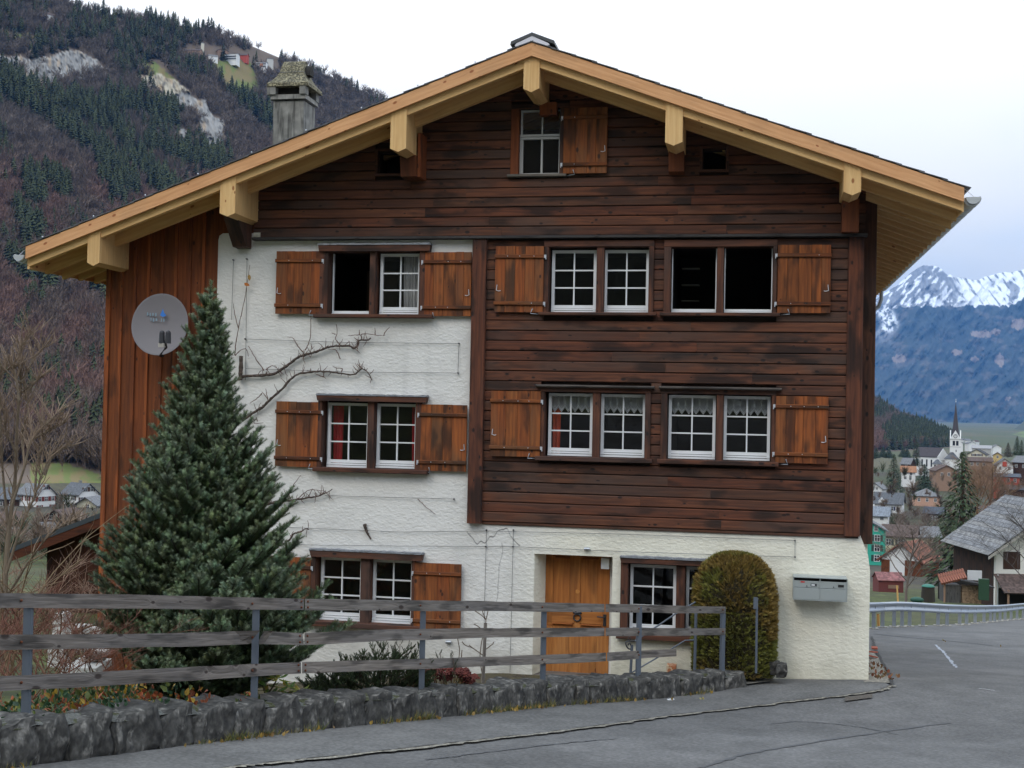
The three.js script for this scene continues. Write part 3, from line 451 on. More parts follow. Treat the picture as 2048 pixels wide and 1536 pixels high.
// ---- chimney
{
  const c = sub('chimney', house), zf = -6.3, a = onZ(546, 240, zf).x, b = onZ(607, 240, zf).x, w = b - a, xm = (a + b) / 2, yb = onZ(575, 202, zf).y, d = w, zc = zf - d / 2;
  mesh('shaft', uvBox(boxg(a, b, T(xm) - 0.9, yb, zf - d, zf)), concMat, c);
  const loft = (L, mat, name) => { // L: [y, half-width x, half-depth z]
    const pos = [], q = []; for (let i = 0; i + 1 < L.length; i++) { const [y0, x0, z0] = L[i], [y1, x1, z1] = L[i + 1]; const A = [[-x0, y0, z0], [x0, y0, z0], [x0, y0, -z0], [-x0, y0, -z0]], B = [[-x1, y1, z1], [x1, y1, z1], [x1, y1, -z1], [-x1, y1, -z1]]; for (let k = 0; k < 4; k++) { const m = (k + 1) % 4; pos.push(...A[k], ...A[m], ...B[m], ...A[k], ...B[m], ...B[k]); } }
    const [y, x, z] = L[L.length - 1]; pos.push(-x, y, z, x, y, z, x, y, -z, -x, y, z, x, y, -z, -x, y, -z); const [v, u, t] = L[0]; pos.push(-u, v, t, u, v, -t, u, v, t, -u, v, t, -u, v, -t, u, v, -t);
    const g = new THREE.BufferGeometry(); g.setAttribute('position', new THREE.Float32BufferAttribute(pos, 3)); g.computeVertexNormals(); g.translate(xm, 0, zc); return mesh(name, uvBox(g), mat, c);
  };
  const h = w / 2, Y = p => onZ(580, p, zf).y;
  const yc0 = Y(197), yc1 = Y(177), yr0 = Y(174), yr1 = Y(167), yt = Y(115);
  // slotted collar: sill ring, four corner piers, dark flue
  loft([[yc0 - 0.02, h * 1.16, h * 1.16], [lerp(yc0, yc1, 0.38), h * 1.12, h * 1.12]], concMat, 'collar');
  for (const sx of [-1, 1]) for (const sz of [-1, 1]) mesh('pier', uvBox(boxg(xm + sx * h * 1.06 - 0.1, xm + sx * h * 1.06 + 0.1 - (sx > 0 ? 0.06 : 0), lerp(yc0, yc1, 0.36), yr0, zc + sz * h * 0.98 - 0.1, zc + sz * h * 0.98 + 0.1)), concMat, c);
  mesh('flue', boxg(xm - h * 0.8, xm + h * 0.8, yc0, yr0, zc - h * 0.8, zc + h * 0.8), darkRoom, c);
  loft([[yr0, h * 1.36, h * 1.3], [yr1, h * 1.34, h * 1.28], [lerp(yr1, yt, 0.13), h * 1.12, h * 1.05], [lerp(yr1, yt, 0.3), h * 0.93, h * 0.82], [lerp(yr1, yt, 0.48), h * 0.8, h * 0.66], [lerp(yr1, yt, 0.52), h * 0.77, h * 0.64], [lerp(yr1, yt, 0.8), h * 0.73, h * 0.42], [lerp(yr1, yt, 0.94), h * 0.70, h * 0.26], [yt, h * 0.69, h * 0.1]], cowlMat, 'cowl');
  loft([[lerp(yr1, yt, 0.49), h * 0.80, h * 0.68], [lerp(yr1, yt, 0.51), h * 0.79, h * 0.67]], concMat, 'seam');
  const ar = new THREE.Shape(); const aw = h * 0.34, ay = lerp(yr1, yt, 0.42), ah = yt - ay - 0.1; ar.moveTo(-aw, 0); ar.lineTo(aw, 0); ar.quadraticCurveTo(aw * 0.8, ah * 0.8, 0, ah); ar.quadraticCurveTo(-aw * 0.8, ah * 0.8, -aw, 0);
  mesh('vent', new THREE.ExtrudeGeometry(ar, { depth: 0.16, bevelEnabled: false }).rotateY(Math.PI / 2).translate(xm + h * 0.66, ay, zc), darkRoom, c);
  mesh('flashing', boxg(a - 0.03, b + 0.03, T(a) - 0.12, T(a) + 0.14, zf - d - 0.03, zf + 0.03), zincMat, c);
}

// ---------------------------------------------------------------- the ground near the house
const rg = mulberry(77);
const rebase = (g, p) => { g.position.copy(p); for (const c of g.children) c.position.sub(p); return g; };
const ROADZ = [[-1060, -42], [-980, -40], [-860, -33], [-760, -28.4], [-700, -28], [-420, -28], [-250, -26.6], [-230, -25], [-150, -17], [-90, -10.6], [-75, -9.6], [-68, -8.7], [-47, -5.7], [-22, -2.4], [0, 0.10], [1, 0.17], [2.5, 0.29], [4.1, 0.49], [6.2, 0.76], [8.44, 1.06], [10.87, 1.37], [20, 2.6], [34, 4.6], [50, 7.2], [80, 13.5], [120, 24], [180, 46], [260, 85], [400, 170]];
const roadY = (x, z) => interp(ROADZ, z) + 6 * sstep(-430, -600, z) * sstep(-1000, -760, z) * sstep(-10, 70, x) + 0.05 * clamp(x + 0.5, 0, 2.4) * sstep(5, 1, z) * sstep(-6, -1, z);
const gp = (px, py, off = 0) => { const d = at(px, py, 1).sub(camera.position); let a = 2, b = 400; const f = t => camera.position.y + d.y * t - roadY(camera.position.x + d.x * t, camera.position.z + d.z * t) - off; for (let i = 0; i < 50; i++) { const m = (a + b) / 2; f(m) > 0 ? a = m : b = m; } return camera.position.clone().addScaledVector(d, a); };
// fence posts on the wall: foot of each post (top of the wall)
const POST = [[-7.75, 2.35, 15.9], [-6.70, 2.05, 13.35], [-5.73, 1.73, 10.87], [-4.78, 1.38, 8.45], [-3.69, 1.06, 6.18], [-2.63, 0.79, 4.11], [-1.54, 0.59, 2.54], [-0.42, 0.40, 1.0]].map(p => V(...p));
const WALLEND = V(-0.2, 0.36, 0.78);
const wallPts = [...POST.slice(0, 7), POST[7], WALLEND];
const wallCurve = new THREE.CatmullRomCurve3(wallPts, false, 'centripetal');
const wallX = z => interp([...wallPts].reverse().map(p => [p.z, p.x]), z);

const asphaltMap = dataTex(1024, 1024, (u, v) => {
  const n = fbm(u * 220, v * 220, 201, 2, 220, 220), m = fbm(u * 14, v * 14, 203, 4, 14, 14), p = fbm(u * 4, v * 4, 207, 3, 4, 4); let q = 88 + 34 * (n - 0.5) + 26 * (m - 0.5) + 22 * (p - 0.5);
  if (hash(Math.floor(u * 1024), Math.floor(v * 1024), 9) > 0.985) q += 26; return [q * 1.015, q, q * 0.985];
}, true, 6, 6);
const asphaltBump = noiseTex(512, 211, 160, 160, 2, 40, 220, 2, 2);
const asphaltMat = std({ map: asphaltMap, bumpMap: asphaltBump, bumpScale: 0.006, roughness: 0.88 });
const paveMat = std({ map: asphaltMap, color: rgb(1.12, 1.12, 1.1), bumpMap: asphaltBump, bumpScale: 0.006, roughness: 0.9 });
const dirtMat = std({ map: dataTex(256, 256, (u, v) => { const n = fbm(u * 40, v * 40, 221, 4, 40, 40); return [116 + 110 * (n - 0.45), 111 + 104 * (n - 0.45), 101 + 92 * (n - 0.45)]; }, true, 1, 1) });
const soilMat = std({ map: dataTex(512, 512, (u, v) => { const n = fbm(u * 40, v * 40, 223, 4, 40, 40), m = fbm(u * 9, v * 9, 225, 3, 9, 9); return [58 + 60 * (n - 0.4) + 20 * m, 48 + 50 * (n - 0.4) + 24 * m, 36 + 40 * (n - 0.4) + 4 * m]; }, true, 2, 2), bumpMap: asphaltBump, bumpScale: 0.03 });
const concPathMat = std({ map: concMap, color: rgb(1.25, 1.2, 1.15) });

// road edge beyond the corner of the house follows the guard rail
const RAIL = [[1700, 1263], [1747, 1257.8], [1775, 1254.5], [1800, 1253], [1850, 1252.5], [1900, 1251], [1950, 1247.5], [2000, 1242.5], [2045, 1238.5], [2130, 1229], [2300, 1210]].map(p => gp(...p));
const roadL = z => z > 1.0 ? wallX(z) + 0.05 : z >= 0 ? lerp(0.15, -0.35, z) : z > -12 ? lerp(2.12, 2.6, -z / 12) : interp([...RAIL].reverse().map(p => [p.z, p.x - 0.35]), z);
{
  const zs = []; for (let z = 30; z > 1; z -= 0.5) zs.push(z); zs.push(1, 0.7, 0.4, 0.2, 0.004, -0.004, -0.3); for (let z = -1; z >= -40; z -= 1) zs.push(z);
  const n = 44, pos = (u, v, i, j) => { const z = zs[j], xl = z < 0 && z > -0.01 ? 1.79 : roadL(z), x = xl + (42 - xl) * Math.pow(u, 1.7); return V(x, roadY(x, z), z); };
  structure('road', gridMesh(n, zs.length - 1, pos), asphaltMat);
}
const walkEdge = [[-300, 1700], [0, 1622], [300, 1567], [480, 1536], [600, 1524], [800, 1502.5], [1000, 1479], [1200, 1454.5], [1385, 1428.6], [1580, 1405], [1690, 1393], [1760, 1382], [1784, 1373]].map(p => gp(...p));
const walkBase = [[-300, 1590], [0, 1536], [250, 1499], [502, 1472], [838, 1437], [1082, 1413], [1275, 1399], [1443, 1377], [1500, 1362], [1560, 1347], [1640, 1348], [1738, 1358], [1745, 1362]].map(p => gp(...p));
{
  const A = new THREE.CatmullRomCurve3(walkEdge, false, 'centripetal'), B = new THREE.CatmullRomCurve3(walkBase, false, 'centripetal');
  structure('sidewalk', gridMesh(160, 8, (u, v) => { const a = A.getPoint(u), b = B.getPoint(u), p = a.lerp(b, v); p.y = roadY(p.x, p.z) + 0.012 + 0.012 * Math.sin(v * Math.PI); return p; }), paveMat);
  const strip = (o0, o1, up, wob) => gridMesh(400, 1, (u, v) => { const p = A.getPoint(u), t = A.getTangent(u), n = V(-t.z, 0, t.x).normalize(); p.addScaledVector(n, lerp(o0, o1, v) + wob * (vn(u * 160, v * 3, 31) - 0.5)); p.y = roadY(p.x, p.z) + up; return p; });
  structure('road_gutter', strip(-0.02, 0.05, 0.02, 0.07), dirtMat);
  tag(mesh('crack', strip(-0.026, -0.016, 0.024, 0.03), std({ color: rgb(0.06, 0.056, 0.05) })), null, null, null, 'structure');
  // dirt strip with a dark edge between the house and the road
  const e = [[1737, 1357], [1784, 1373], [1776, 1350], [1762, 1322], [1750, 1296], [1744, 1275]].map(p => gp(...p));
  structure('verge', gridMesh(2, 24, (u, v) => { const z = lerp(0.3, -13.5, v), xr = interp([[-13.5, 2.65], [e[3].z, e[3].x], [e[2].z, e[2].x], [e[1].z, e[1].x]].sort((a, b) => a[0] - b[0]), z); const x = lerp(1.70, xr, u); return V(x, roadY(x, z) + 0.028, z); }), dirtMat);
  const el = e.slice(1).map(p => p.clone().add(V(0, 0.035, 0))); tag(mesh('crack', gridMesh(60, 1, (u, v) => { const c = new THREE.CatmullRomCurve3(el).getPoint(u); return V(c.x + (v - 0.5) * 0.05 + 0.03 * (vn(u * 50, 2, 3) - 0.5), roadY(c.x, c.z) + 0.034, c.z); }), std({ color: rgb(0.03, 0.028, 0.026) })), null, null, null, 'structure');
  // old patch lines on the carriageway and the faint worn paint
  const line = (pts, w, mat, name, up = 0.006) => { const c = new THREE.CatmullRomCurve3(pts.map(p => gp(...p))); return structure(name, gridMesh(120, 1, (u, v) => { const p = c.getPoint(u), t = c.getTangent(u), n = V(-t.z, 0, t.x).normalize(); p.addScaledVector(n, (v - 0.5) * w * (0.5 + vn(u * 40, 1, 8)) + 0.04 * (vn(u * 30, 5, 8) - 0.5)); p.y = roadY(p.x, p.z) + up; return p; }), mat); };
  const tar = std({ color: rgb(0.075, 0.075, 0.077), roughness: 0.8 });
  line([[1400, 1536], [1480, 1512], [1600, 1490], [1780, 1462], [1900, 1446]], 0.05, tar, 'tar_seam'); line([[1540, 1448], [1600, 1444], [1700, 1452], [1800, 1470]], 0.03, tar, 'tar_seam');
  line([[1752, 1268], [1830, 1276], [1900, 1282], [1985, 1291]], 0.22, tar, 'tar_seam'); line([[850, 1520], [960, 1507], [1120, 1488], [1230, 1478]], 0.03, tar, 'tar_seam');
  line([[1872, 1290], [1888, 1306], [1905, 1327], [1914, 1336]], 0.055, std({ color: rgb(0.34, 0.36, 0.4) }), 'road_marking'); line([[1958, 1377], [1990, 1382]], 0.05, std({ color: rgb(0.3, 0.3, 0.3) }), 'road_marking');
  structure('grate', gridMesh(24, 1, (u, v) => { const p = gp(lerp(1690, 1745, u), 1394 - 7 * u + 8 * v, 0.02); return p; }), std({ color: rgb(0.09, 0.075, 0.06), bumpMap: asphaltBump, bumpScale: 0.02 }));
}
// garden behind the wall, falling to the foot of the house
const gardenPt = (u, v) => { const a = wallCurve.getPoint(u), hx = lerp(-16, -0.1, Math.pow(u, 0.8)); const b = V(hx, hx < -11 ? -0.9 - 0.1 * (-11 - hx) : lerp(-0.45, -0.02, sstep(-9, -3.6, hx)), 0.0); const p = a.clone().lerp(b, v); p.y = lerp(a.y - 0.07, b.y, Math.pow(v, 0.75)) + 0.06 * (fbm(p.x * 1.5, p.z * 1.5, 5) - 0.5) * sstep(0, 0.1, v); return p; };
structure('garden_bed', gridMesh(70, 30, (u, v) => gardenPt(u, v)), soilMat);
structure('door_step', uvBox(boxg(-3.9, 0.2, -0.35, -0.012, -0.3, 1.05)), concPathMat);
structure('entrance_path', gridMesh(6, 6, (u, v) => { const x = lerp(-0.6, 0.35, u), z = lerp(0.05, 1.35 - 0.9 * u, v); return V(x, roadY(x, z) + 0.055, z); }), concPathMat);

// ---- low stone wall along the road
{
  const w = thing('stone_wall', 'low dark stone wall carrying the grey plank fence beside the road', 'wall'), L = wallCurve.getLength(), stoneMats = [];
  for (let k = 0; k < 4; k++) {
    const map = dataTex(256, 256, (u, v) => { const n = fbm(u * 8, v * 8, 301 + k * 7, 5, 8, 8), f = fbm(u * 30, v * 24, 303 + k * 7, 3, 30, 24), l = sstep(0.54, 0.8, fbm(u * 14, v * 9, 305 + k * 7, 5, 14, 9)) * (0.4 + 1.2 * fbm(u * 50, v * 40, 307, 2, 50, 40)), s = sstep(0.6, 0.9, fbm(u * 22, v * 4, 309 + k * 7, 3, 22, 4)); let q = 34 + 56 * n + 50 * (f - 0.5); q = lerp(q, 150, clamp(l * 0.55)); q *= 1 - 0.45 * s; return [q * 1.03, q, q * 0.95]; }, true, 0.9, 0.9);
    stoneMats.push(std({ map, bumpMap: map, bumpScale: 0.03, roughness: 0.95 }));
  }
  let s = 0.02; const up = V(0, 1, 0);
  while (s < L - 0.1) {
    const ww = Math.min(0.24 + rg() * 0.34, L - s), u0 = (s + ww / 2) / L; s += ww; const c = wallCurve.getPointAt(u0), t = wallCurve.getTangentAt(u0); t.y = 0; t.normalize(); const slope = wallCurve.getTangentAt(u0).y;
    const h = 0.40 + (rg() - 0.5) * 0.05, g = mergeVertices(new THREE.BoxGeometry(ww + 0.012, h, 0.40, 8, 7, 3)), p = g.attributes.position, sd = rg() * 100; g.deleteAttribute('uv'); const gg = mergeVertices((g.deleteAttribute('normal'), g)), q = gg.attributes.position, a = [0.16, 0.1, 0.12];
    for (let i = 0; i < q.count; i++) {
      let x = q.getX(i) / (ww / 2), y = q.getY(i) / (h / 2), z = q.getZ(i) / 0.2; const ex = Math.abs(x) ** 4, ey = Math.abs(y) ** 4, ez = Math.abs(z) ** 4;
      x *= 1 - 0.02 * (ey + ez); y *= 1 - 0.05 * ex * ez; z *= 1 - 0.06 * (ex * 0.6 + ey) * 0.5;
      const X = x * ww / 2, Y = y * h / 2, Z = z * 0.2, d = 0.07 * (fbm3(X * 6 + sd, Y * 6, Z * 6, 3, 3) - 0.5), e = 0.06 * (fbm3(X * 19 + sd, Y * 14, Z * 19, 8, 2) - 0.5);
      q.setXYZ(i, X + d * 0.6, Y + slope * X + (d + e) * 0.8, Z + d * 1.3 + e);
    }
    gg.computeVertexNormals(); const ux = uvBox(gg, false, rg() * 5, rg() * 5); ux.computeVertexNormals();
    const m = mesh('stone', toSmooth(ux), stoneMats[Math.floor(rg() * 4)], w); m.position.set(c.x, c.y - h / 2 + 0.01, c.z); m.rotation.y = Math.atan2(-t.z, t.x) + Math.PI + (rg() - 0.5) * 0.08; m.scale.x = -1; m.scale.x = 1;
  }
  // mossy mortar cap between the stones
  const cap = gridMesh(260, 6, (u, v) => { const c = wallCurve.getPointAt(u), t = wallCurve.getTangentAt(u), n = V(-t.z, 0, t.x).normalize(); const k = v - 0.5; c.addScaledVector(n, k * 0.37); c.y += 0.005 - 0.16 * k * k + 0.05 * (fbm(u * 90, v * 6, 17, 3) - 0.5); return c; });
  mesh('cap', cap, std({ map: dataTex(256, 256, (u, v) => { const n = fbm(u * 14, v * 14, 331, 4, 14, 14), m = sstep(0.5, 0.65, fbm(u * 10, v * 10, 333, 3, 10, 10)); const q = 60 + 60 * n; return [lerp(q, 60, m), lerp(q, 62, m), lerp(q * 0.95, 34, m)]; }, true, 0.8, 0.8), bumpMap: asphaltBump, bumpScale: 0.03 }), w);
  rebase(w, POST[7].clone().setY(0.15));
  const w2 = thing('stone_kerb', 'short low grey stone kerb at the foot of the clipped hedge', 'kerb');
  [[1532, 1338], [1550, 1336], [1563, 1340]].forEach(([x, y], i) => { const c = at(x, y, 19.1 - 0.1 * i), g = new THREE.BoxGeometry(0.17, 0.22, 0.22, 4, 4, 3), q = g.attributes.position; for (let k = 0; k < q.count; k++) { const X = q.getX(k), Y = q.getY(k), Z = q.getZ(k), d = 1 - 6 * (Math.abs(X * Y) + Math.abs(Y * Z)) + 0.5 * (fbm3(X * 9 + i * 5, Y * 9, Z * 9, 3) - 0.5); q.setXYZ(k, X * d, Y * d, Z * d); } const u = uvBox(g); u.computeVertexNormals(); mesh('stone', u.translate(c.x, c.y, c.z), stoneMats[i], w2); });
  rebase(w2, at(1550, 1345, 19.1));
}
function toSmooth(g) { const uv = g.attributes.uv; const h = g.clone(); h.deleteAttribute('normal'); h.deleteAttribute('uv'); const m = mergeVertices(h, 1e-4); m.computeVertexNormals(); const n = m.toNonIndexed(); n.setAttribute('uv', uv); return n; }

// ---- plank fence on steel posts
{
  const f = thing('plank_fence', 'weathered grey three-rail plank fence on steel posts along the stone wall', 'fence');
  const DP = [[-420, 8.35], [40, 9.98], [502, 12.18], [838, 14.18], [1082, 16.0], [1275, 17.4], [1443, 18.68], [1500, 19.1]];
  const dep = x => 1 / interp(DP.map(([a, b]) => [a, 1 / b]), x);
  const rails = { top: [[-420, 1182, 1216], [0, 1186, 1215.5], [260, 1189, 1217], [560, 1196.6, 1220], [760, 1199.5, 1221.4], [960, 1202, 1222], [1200, 1207.8, 1224.5], [1455, 1213, 1227]], mid: [[-420, 1276, 1312], [0, 1269, 1300], [260, 1268, 1295], [420, 1264, 1292], [500, 1261, 1288], [605, 1266, 1290.5], [760, 1259, 1282.5], [960, 1256, 1275.7], [1200, 1255.7, 1272.8], [1455, 1256, 1270]], low: [[-420, 1378, 1410], [0, 1352, 1382], [150, 1346, 1375], [400, 1332.7, 1360], [605, 1324, 1347], [760, 1319.6, 1341], [960, 1313.8, 1333], [1200, 1306, 1323.8], [1353, 1297, 1311.7]] };
  const board = (R, x0, x1, jag = 0) => {
    const n = 26, fr = [], pos = [], idx = [], uv = []; const th = 0.034, ou = rg() * 3, ov = rg();
    for (let i = 0; i <= n; i++) {
      const x = lerp(x0, x1, i / n), yt = interp(R.map(r => [r[0], r[1]]), x) + (vn(x * 0.02, 3, 5) - 0.5) * 1.2, yb = interp(R.map(r => [r[0], r[2]]), x) + (vn(x * 0.02, 9, 6) - 0.5) * 1.4, d = dep(x) - 0.03;
      let xt = x, xb = x; if (jag && i === n) { xt += jag * 2.2; xb -= jag; } if (jag < 0 && i === 0) { xt += 22; xb -= 10; }
      const a = at(xt, yt, d), b = at(xb, yb, d), c = at(xb, yb, d + th), e = at(xt, yt, d + th); fr.push([a, b, c, e]);
    }
    const quad = (p, q, r, s, U) => { const o = pos.length / 3; for (const k of [p, q, r, s]) pos.push(k.x, k.y, k.z); uv.push(...U); idx.push(o, o + 1, o + 2, o, o + 2, o + 3); };
    let l = 0; for (let i = 0; i < n; i++) { const A = fr[i], B = fr[i + 1], dl = A[0].distanceTo(B[0]), l2 = l + dl; [[0, 1, 0.115, 0], [1, 2, 0, -0.034], [2, 3, 0, 0.115], [3, 0, 0.15, 0.115]].forEach(([m, k, v0, v1]) => quad(A[m], A[k], B[k], B[m], [l + ou, v0 + ov, l + ou, v1 + ov, l2 + ou, v1 + ov, l2 + ou, v0 + ov])); l = l2; }
    quad(...fr[0].slice().reverse(), [0, 0, 0.05, 0, 0.05, 0.1, 0, 0.1]); quad(...fr[n], [0, 0, 0.05, 0, 0.05, 0.1, 0, 0.1]);
    const g = new THREE.BufferGeometry(); g.setAttribute('position', new THREE.Float32BufferAttribute(pos, 3)); g.setAttribute('uv', new THREE.Float32BufferAttribute(uv, 2)); g.setIndex(idx); const h = g.toNonIndexed(); h.computeVertexNormals();
    mesh('rail', h, railMats[Math.floor(rg() * 3)], f);
  };
  board(rails.top, -420, 608); board(rails.top, 610, 1209); board(rails.top, 1211, 1451);
  board(rails.mid, -420, 505, 7); board(rails.mid, 524, 607, -1); board(rails.mid, 609, 1209); board(rails.mid, 1211, 1451);
  { const d = dep(515) - 0.02, a = at(440, 1281, d), b = at(530, 1281, d + 0.08); mesh('splinter', uvBox(new THREE.BoxGeometry(a.distanceTo(b), 0.03, 0.025).rotateY(Math.atan2(-(b.z - a.z), b.x - a.x)).translate((a.x + b.x) / 2, (a.y + b.y) / 2 - 0.012, (a.z + b.z) / 2)), railMats[2], f); }
  board(rails.low, -420, 602); board(rails.low, 604, 1212); board(rails.low, 1214, 1353);
  POST.slice(2).forEach((p, i) => { // channel-section steel posts
    const px = [40, 502, 838, 1082, 1275, 1443][i], d = dep(px) + 0.035; const b = at(px - 2, 1400, d), h = 1.0; const w = 0.032, bt = p.y - 0.06, tp = p.y + (i === 0 ? 0.99 : 0.985);
    const ax = [0.2, 0.25, 0.3, 0.4, 0.5, 0.7][i]; const g = merge([boxg(-w, w, bt, tp, -0.006, 0.0), boxg(-w, -w + 0.006, bt, tp, -0.05, -0.006), boxg(w - 0.006, w, bt, tp, -0.05, -0.006)].map(q => uvBox(q))); g.rotateY(ax); g.translate(p.x + 0.02, 0, p.z - 0.03); mesh('post', g, steelMat, f);
    for (const R of [rails.top, rails.mid, rails.low]) { if (px > 1360 && R === rails.low) continue; const c = at(px + 3, (interp(R.map(r => [r[0], r[1]]), px) + interp(R.map(r => [r[0], r[2]]), px)) / 2, dep(px) - 0.035); mesh('bolt', new THREE.SphereGeometry(0.012, 6, 5).translate(c.x, c.y, c.z), bracketMat, f); }
  });
  for (const [R, x] of [[rails.top, 603], [rails.top, 616], [rails.mid, 600], [rails.mid, 615], [rails.low, 597], [rails.low, 611]]) for (const t of [0.25, 0.75]) { const c = at(x, lerp(interp(R.map(r => [r[0], r[1]]), x), interp(R.map(r => [r[0], r[2]]), x), t), dep(x) - 0.034); mesh('bolt', new THREE.SphereGeometry(0.012, 6, 5).translate(c.x, c.y, c.z), bracketMat, f); }
  rebase(f, POST[7].clone());
}

// ---- mailbox pair on the plinth wall
{
  const m = thing('mailbox', 'grey metal double letterbox with two slots on the cream plinth wall', 'mailbox');
  const body = std({ color: rgb(0.36, 0.39, 0.38), roughness: 0.45, metalness: 0.2 }), z0 = 0.0, z1 = 0.33, x0 = 0.625, x1 = 1.428, xm = 1.025, y0 = 1.455, y1 = 1.81, yj = 1.645;
  mesh('casing', [beam(x0, x1, y1 - 0.015, y1, z0, z1 + 0.02, 'x', 0.004), boxg(x0, x0 + 0.012, y0, y1 - 0.015, z0, z1), boxg(x1 - 0.012, x1, y0, y1 - 0.015, z0, z1), boxg(xm - 0.008, xm + 0.008, y0, y1 - 0.015, z0, z1), boxg(x0 + 0.012, xm - 0.008, y0, y0 + 0.01, z0, z1), boxg(xm + 0.008, x1 - 0.012, y0, y0 + 0.01, z0, z1), boxg(x0 + 0.012, x1 - 0.012, y0 + 0.01, y1 - 0.016, z0, z0 + 0.05)], body, m);
  for (const [a, b] of [[x0 + 0.014, xm - 0.010], [xm + 0.010, x1 - 0.014]]) {
    mesh('door', beam(a, b, y0 + 0.012, yj - 0.003, z1 - 0.03, z1 - 0.003, 'x', 0.004), body, m); mesh('flap', beam(a, b, yj + 0.002, y1 - 0.06, z1 - 0.03, z1 - 0.003, 'x', 0.004), body, m);
    mesh('slot', boxg(a, b, y1 - 0.058, y1 - 0.017, z1 - 0.12, z1 - 0.05), darkRoom, m); mesh('lock', new THREE.CylinderGeometry(0.009, 0.009, 0.012, 10).rotateX(Math.PI / 2).translate((a + b) / 2 + 0.0, yj + 0.028, z1), ironMat, m);
  }
  mesh('sticker', boxg(0.735, 0.795, 1.722, 1.742, z1 - 0.002, z1 + 0.001), std({ color: rgb(0.55, 0.02, 0.015) }), m); mesh('name_plate', boxg(0.885, 0.975, 1.675, 1.712, z1 - 0.002, z1 + 0.003), ironMat, m); mesh('name_card', boxg(0.895, 0.945, 1.682, 1.703, z1 + 0.003, z1 + 0.005), whiteMat, m); mesh('name_plate', boxg(1.29, 1.375, 1.675, 1.712, z1 - 0.002, z1 + 0.003), darkRoom, m);
  rebase(m, V(1.025, 1.455, 0));
}
// ---- satellite dish
{
  const d = thing('satellite_dish', 'round grey satellite dish on the brown board cladding above the spruce', 'dish'), c = onZ(322, 650, 0.45);
  const n = V(0.12, 0.12, 1).normalize(), Q = new THREE.Quaternion().setFromUnitVectors(V(0, 1, 0), n);
  const prof = []; for (let i = 0; i <= 14; i++) { const r = 0.485 * i / 14; prof.push(new THREE.Vector2(Math.max(r, 0.0005), 0.28 * r * r)); } for (let i = 14; i >= 0; i--) { const r = 0.487 * i / 14; prof.push(new THREE.Vector2(Math.max(r, 0.0005), 0.28 * r * r - 0.008)); }
  const dm = std({ color: rgb(0.19, 0.175, 0.185), roughness: 0.6, map: null });
  mesh('reflector', new THREE.LatheGeometry(prof, 48).scale(1, 1, 1.09).applyQuaternion(Q).translate(c.x, c.y, c.z), dm, d);
  const mk = (pts, mat) => mesh('logo', new THREE.ShapeGeometry(shapeOf(pts)).translate(c.x, c.y, c.z + 0.045), mat, d), bl = std({ color: rgb(0.05, 0.2, 0.6) }), gr = std({ color: rgb(0.22, 0.3, 0.36) });
  mk([[0.0, 0.16], [0.05, 0.27], [0.075, 0.2], [0.115, 0.16], [0.06, 0.13]], bl);
  for (const [x, y, w, h] of [[-0.24, 0.15, 0.03, 0.06], [-0.19, 0.14, 0.025, 0.06], [-0.145, 0.15, 0.035, 0.05], [-0.09, 0.14, 0.03, 0.06], [-0.17, 0.06, 0.02, 0.06], [-0.13, 0.05, 0.03, 0.06], [-0.08, 0.06, 0.035, 0.05], [0.02, 0.05, 0.02, 0.06], [0.06, 0.05, 0.025, 0.06]]) mk([[x, y], [x + w, y + 0.008], [x + w * 0.8, y + h], [x + w * 0.1, y + h]], gr);
  const L = onZ(330, 680, 0.9), B = V(c.x + 0.02, c.y - 0.52, c.z + 0.06);
  mesh('arm', [limb([V(B.x, B.y, c.z - 0.06), B, V(L.x, L.y - 0.12, 0.85), V(L.x, L.y - 0.03, 0.9)], 0.022, 6)], ironMat, d);
  for (const s of [-0.055, 0.055]) mesh('receiver', [new THREE.CylinderGeometry(0.043, 0.05, 0.17, 12).translate(L.x + s, L.y + 0.03, 0.9), new THREE.SphereGeometry(0.043, 10, 6).translate(L.x + s, L.y + 0.115, 0.9)], std({ color: rgb(0.03, 0.03, 0.035), roughness: 0.5 }), d);
  mesh('plug', boxg(L.x - 0.1, L.x, L.y - 0.12, L.y - 0.055, 0.86, 0.94), std({ color: rgb(0.4, 0.37, 0.33) }), d);
  mesh('bracket', [limb([V(c.x, c.y - 0.1, 0.0), V(c.x, c.y - 0.1, c.z - 0.05)], 0.03, 8), boxg(c.x - 0.08, c.x + 0.08, c.y - 0.2, c.y + 0.05, 0.0, 0.04)], steelMat, d);
  rebase(d, V(c.x, c.y - 0.1, 0));
}
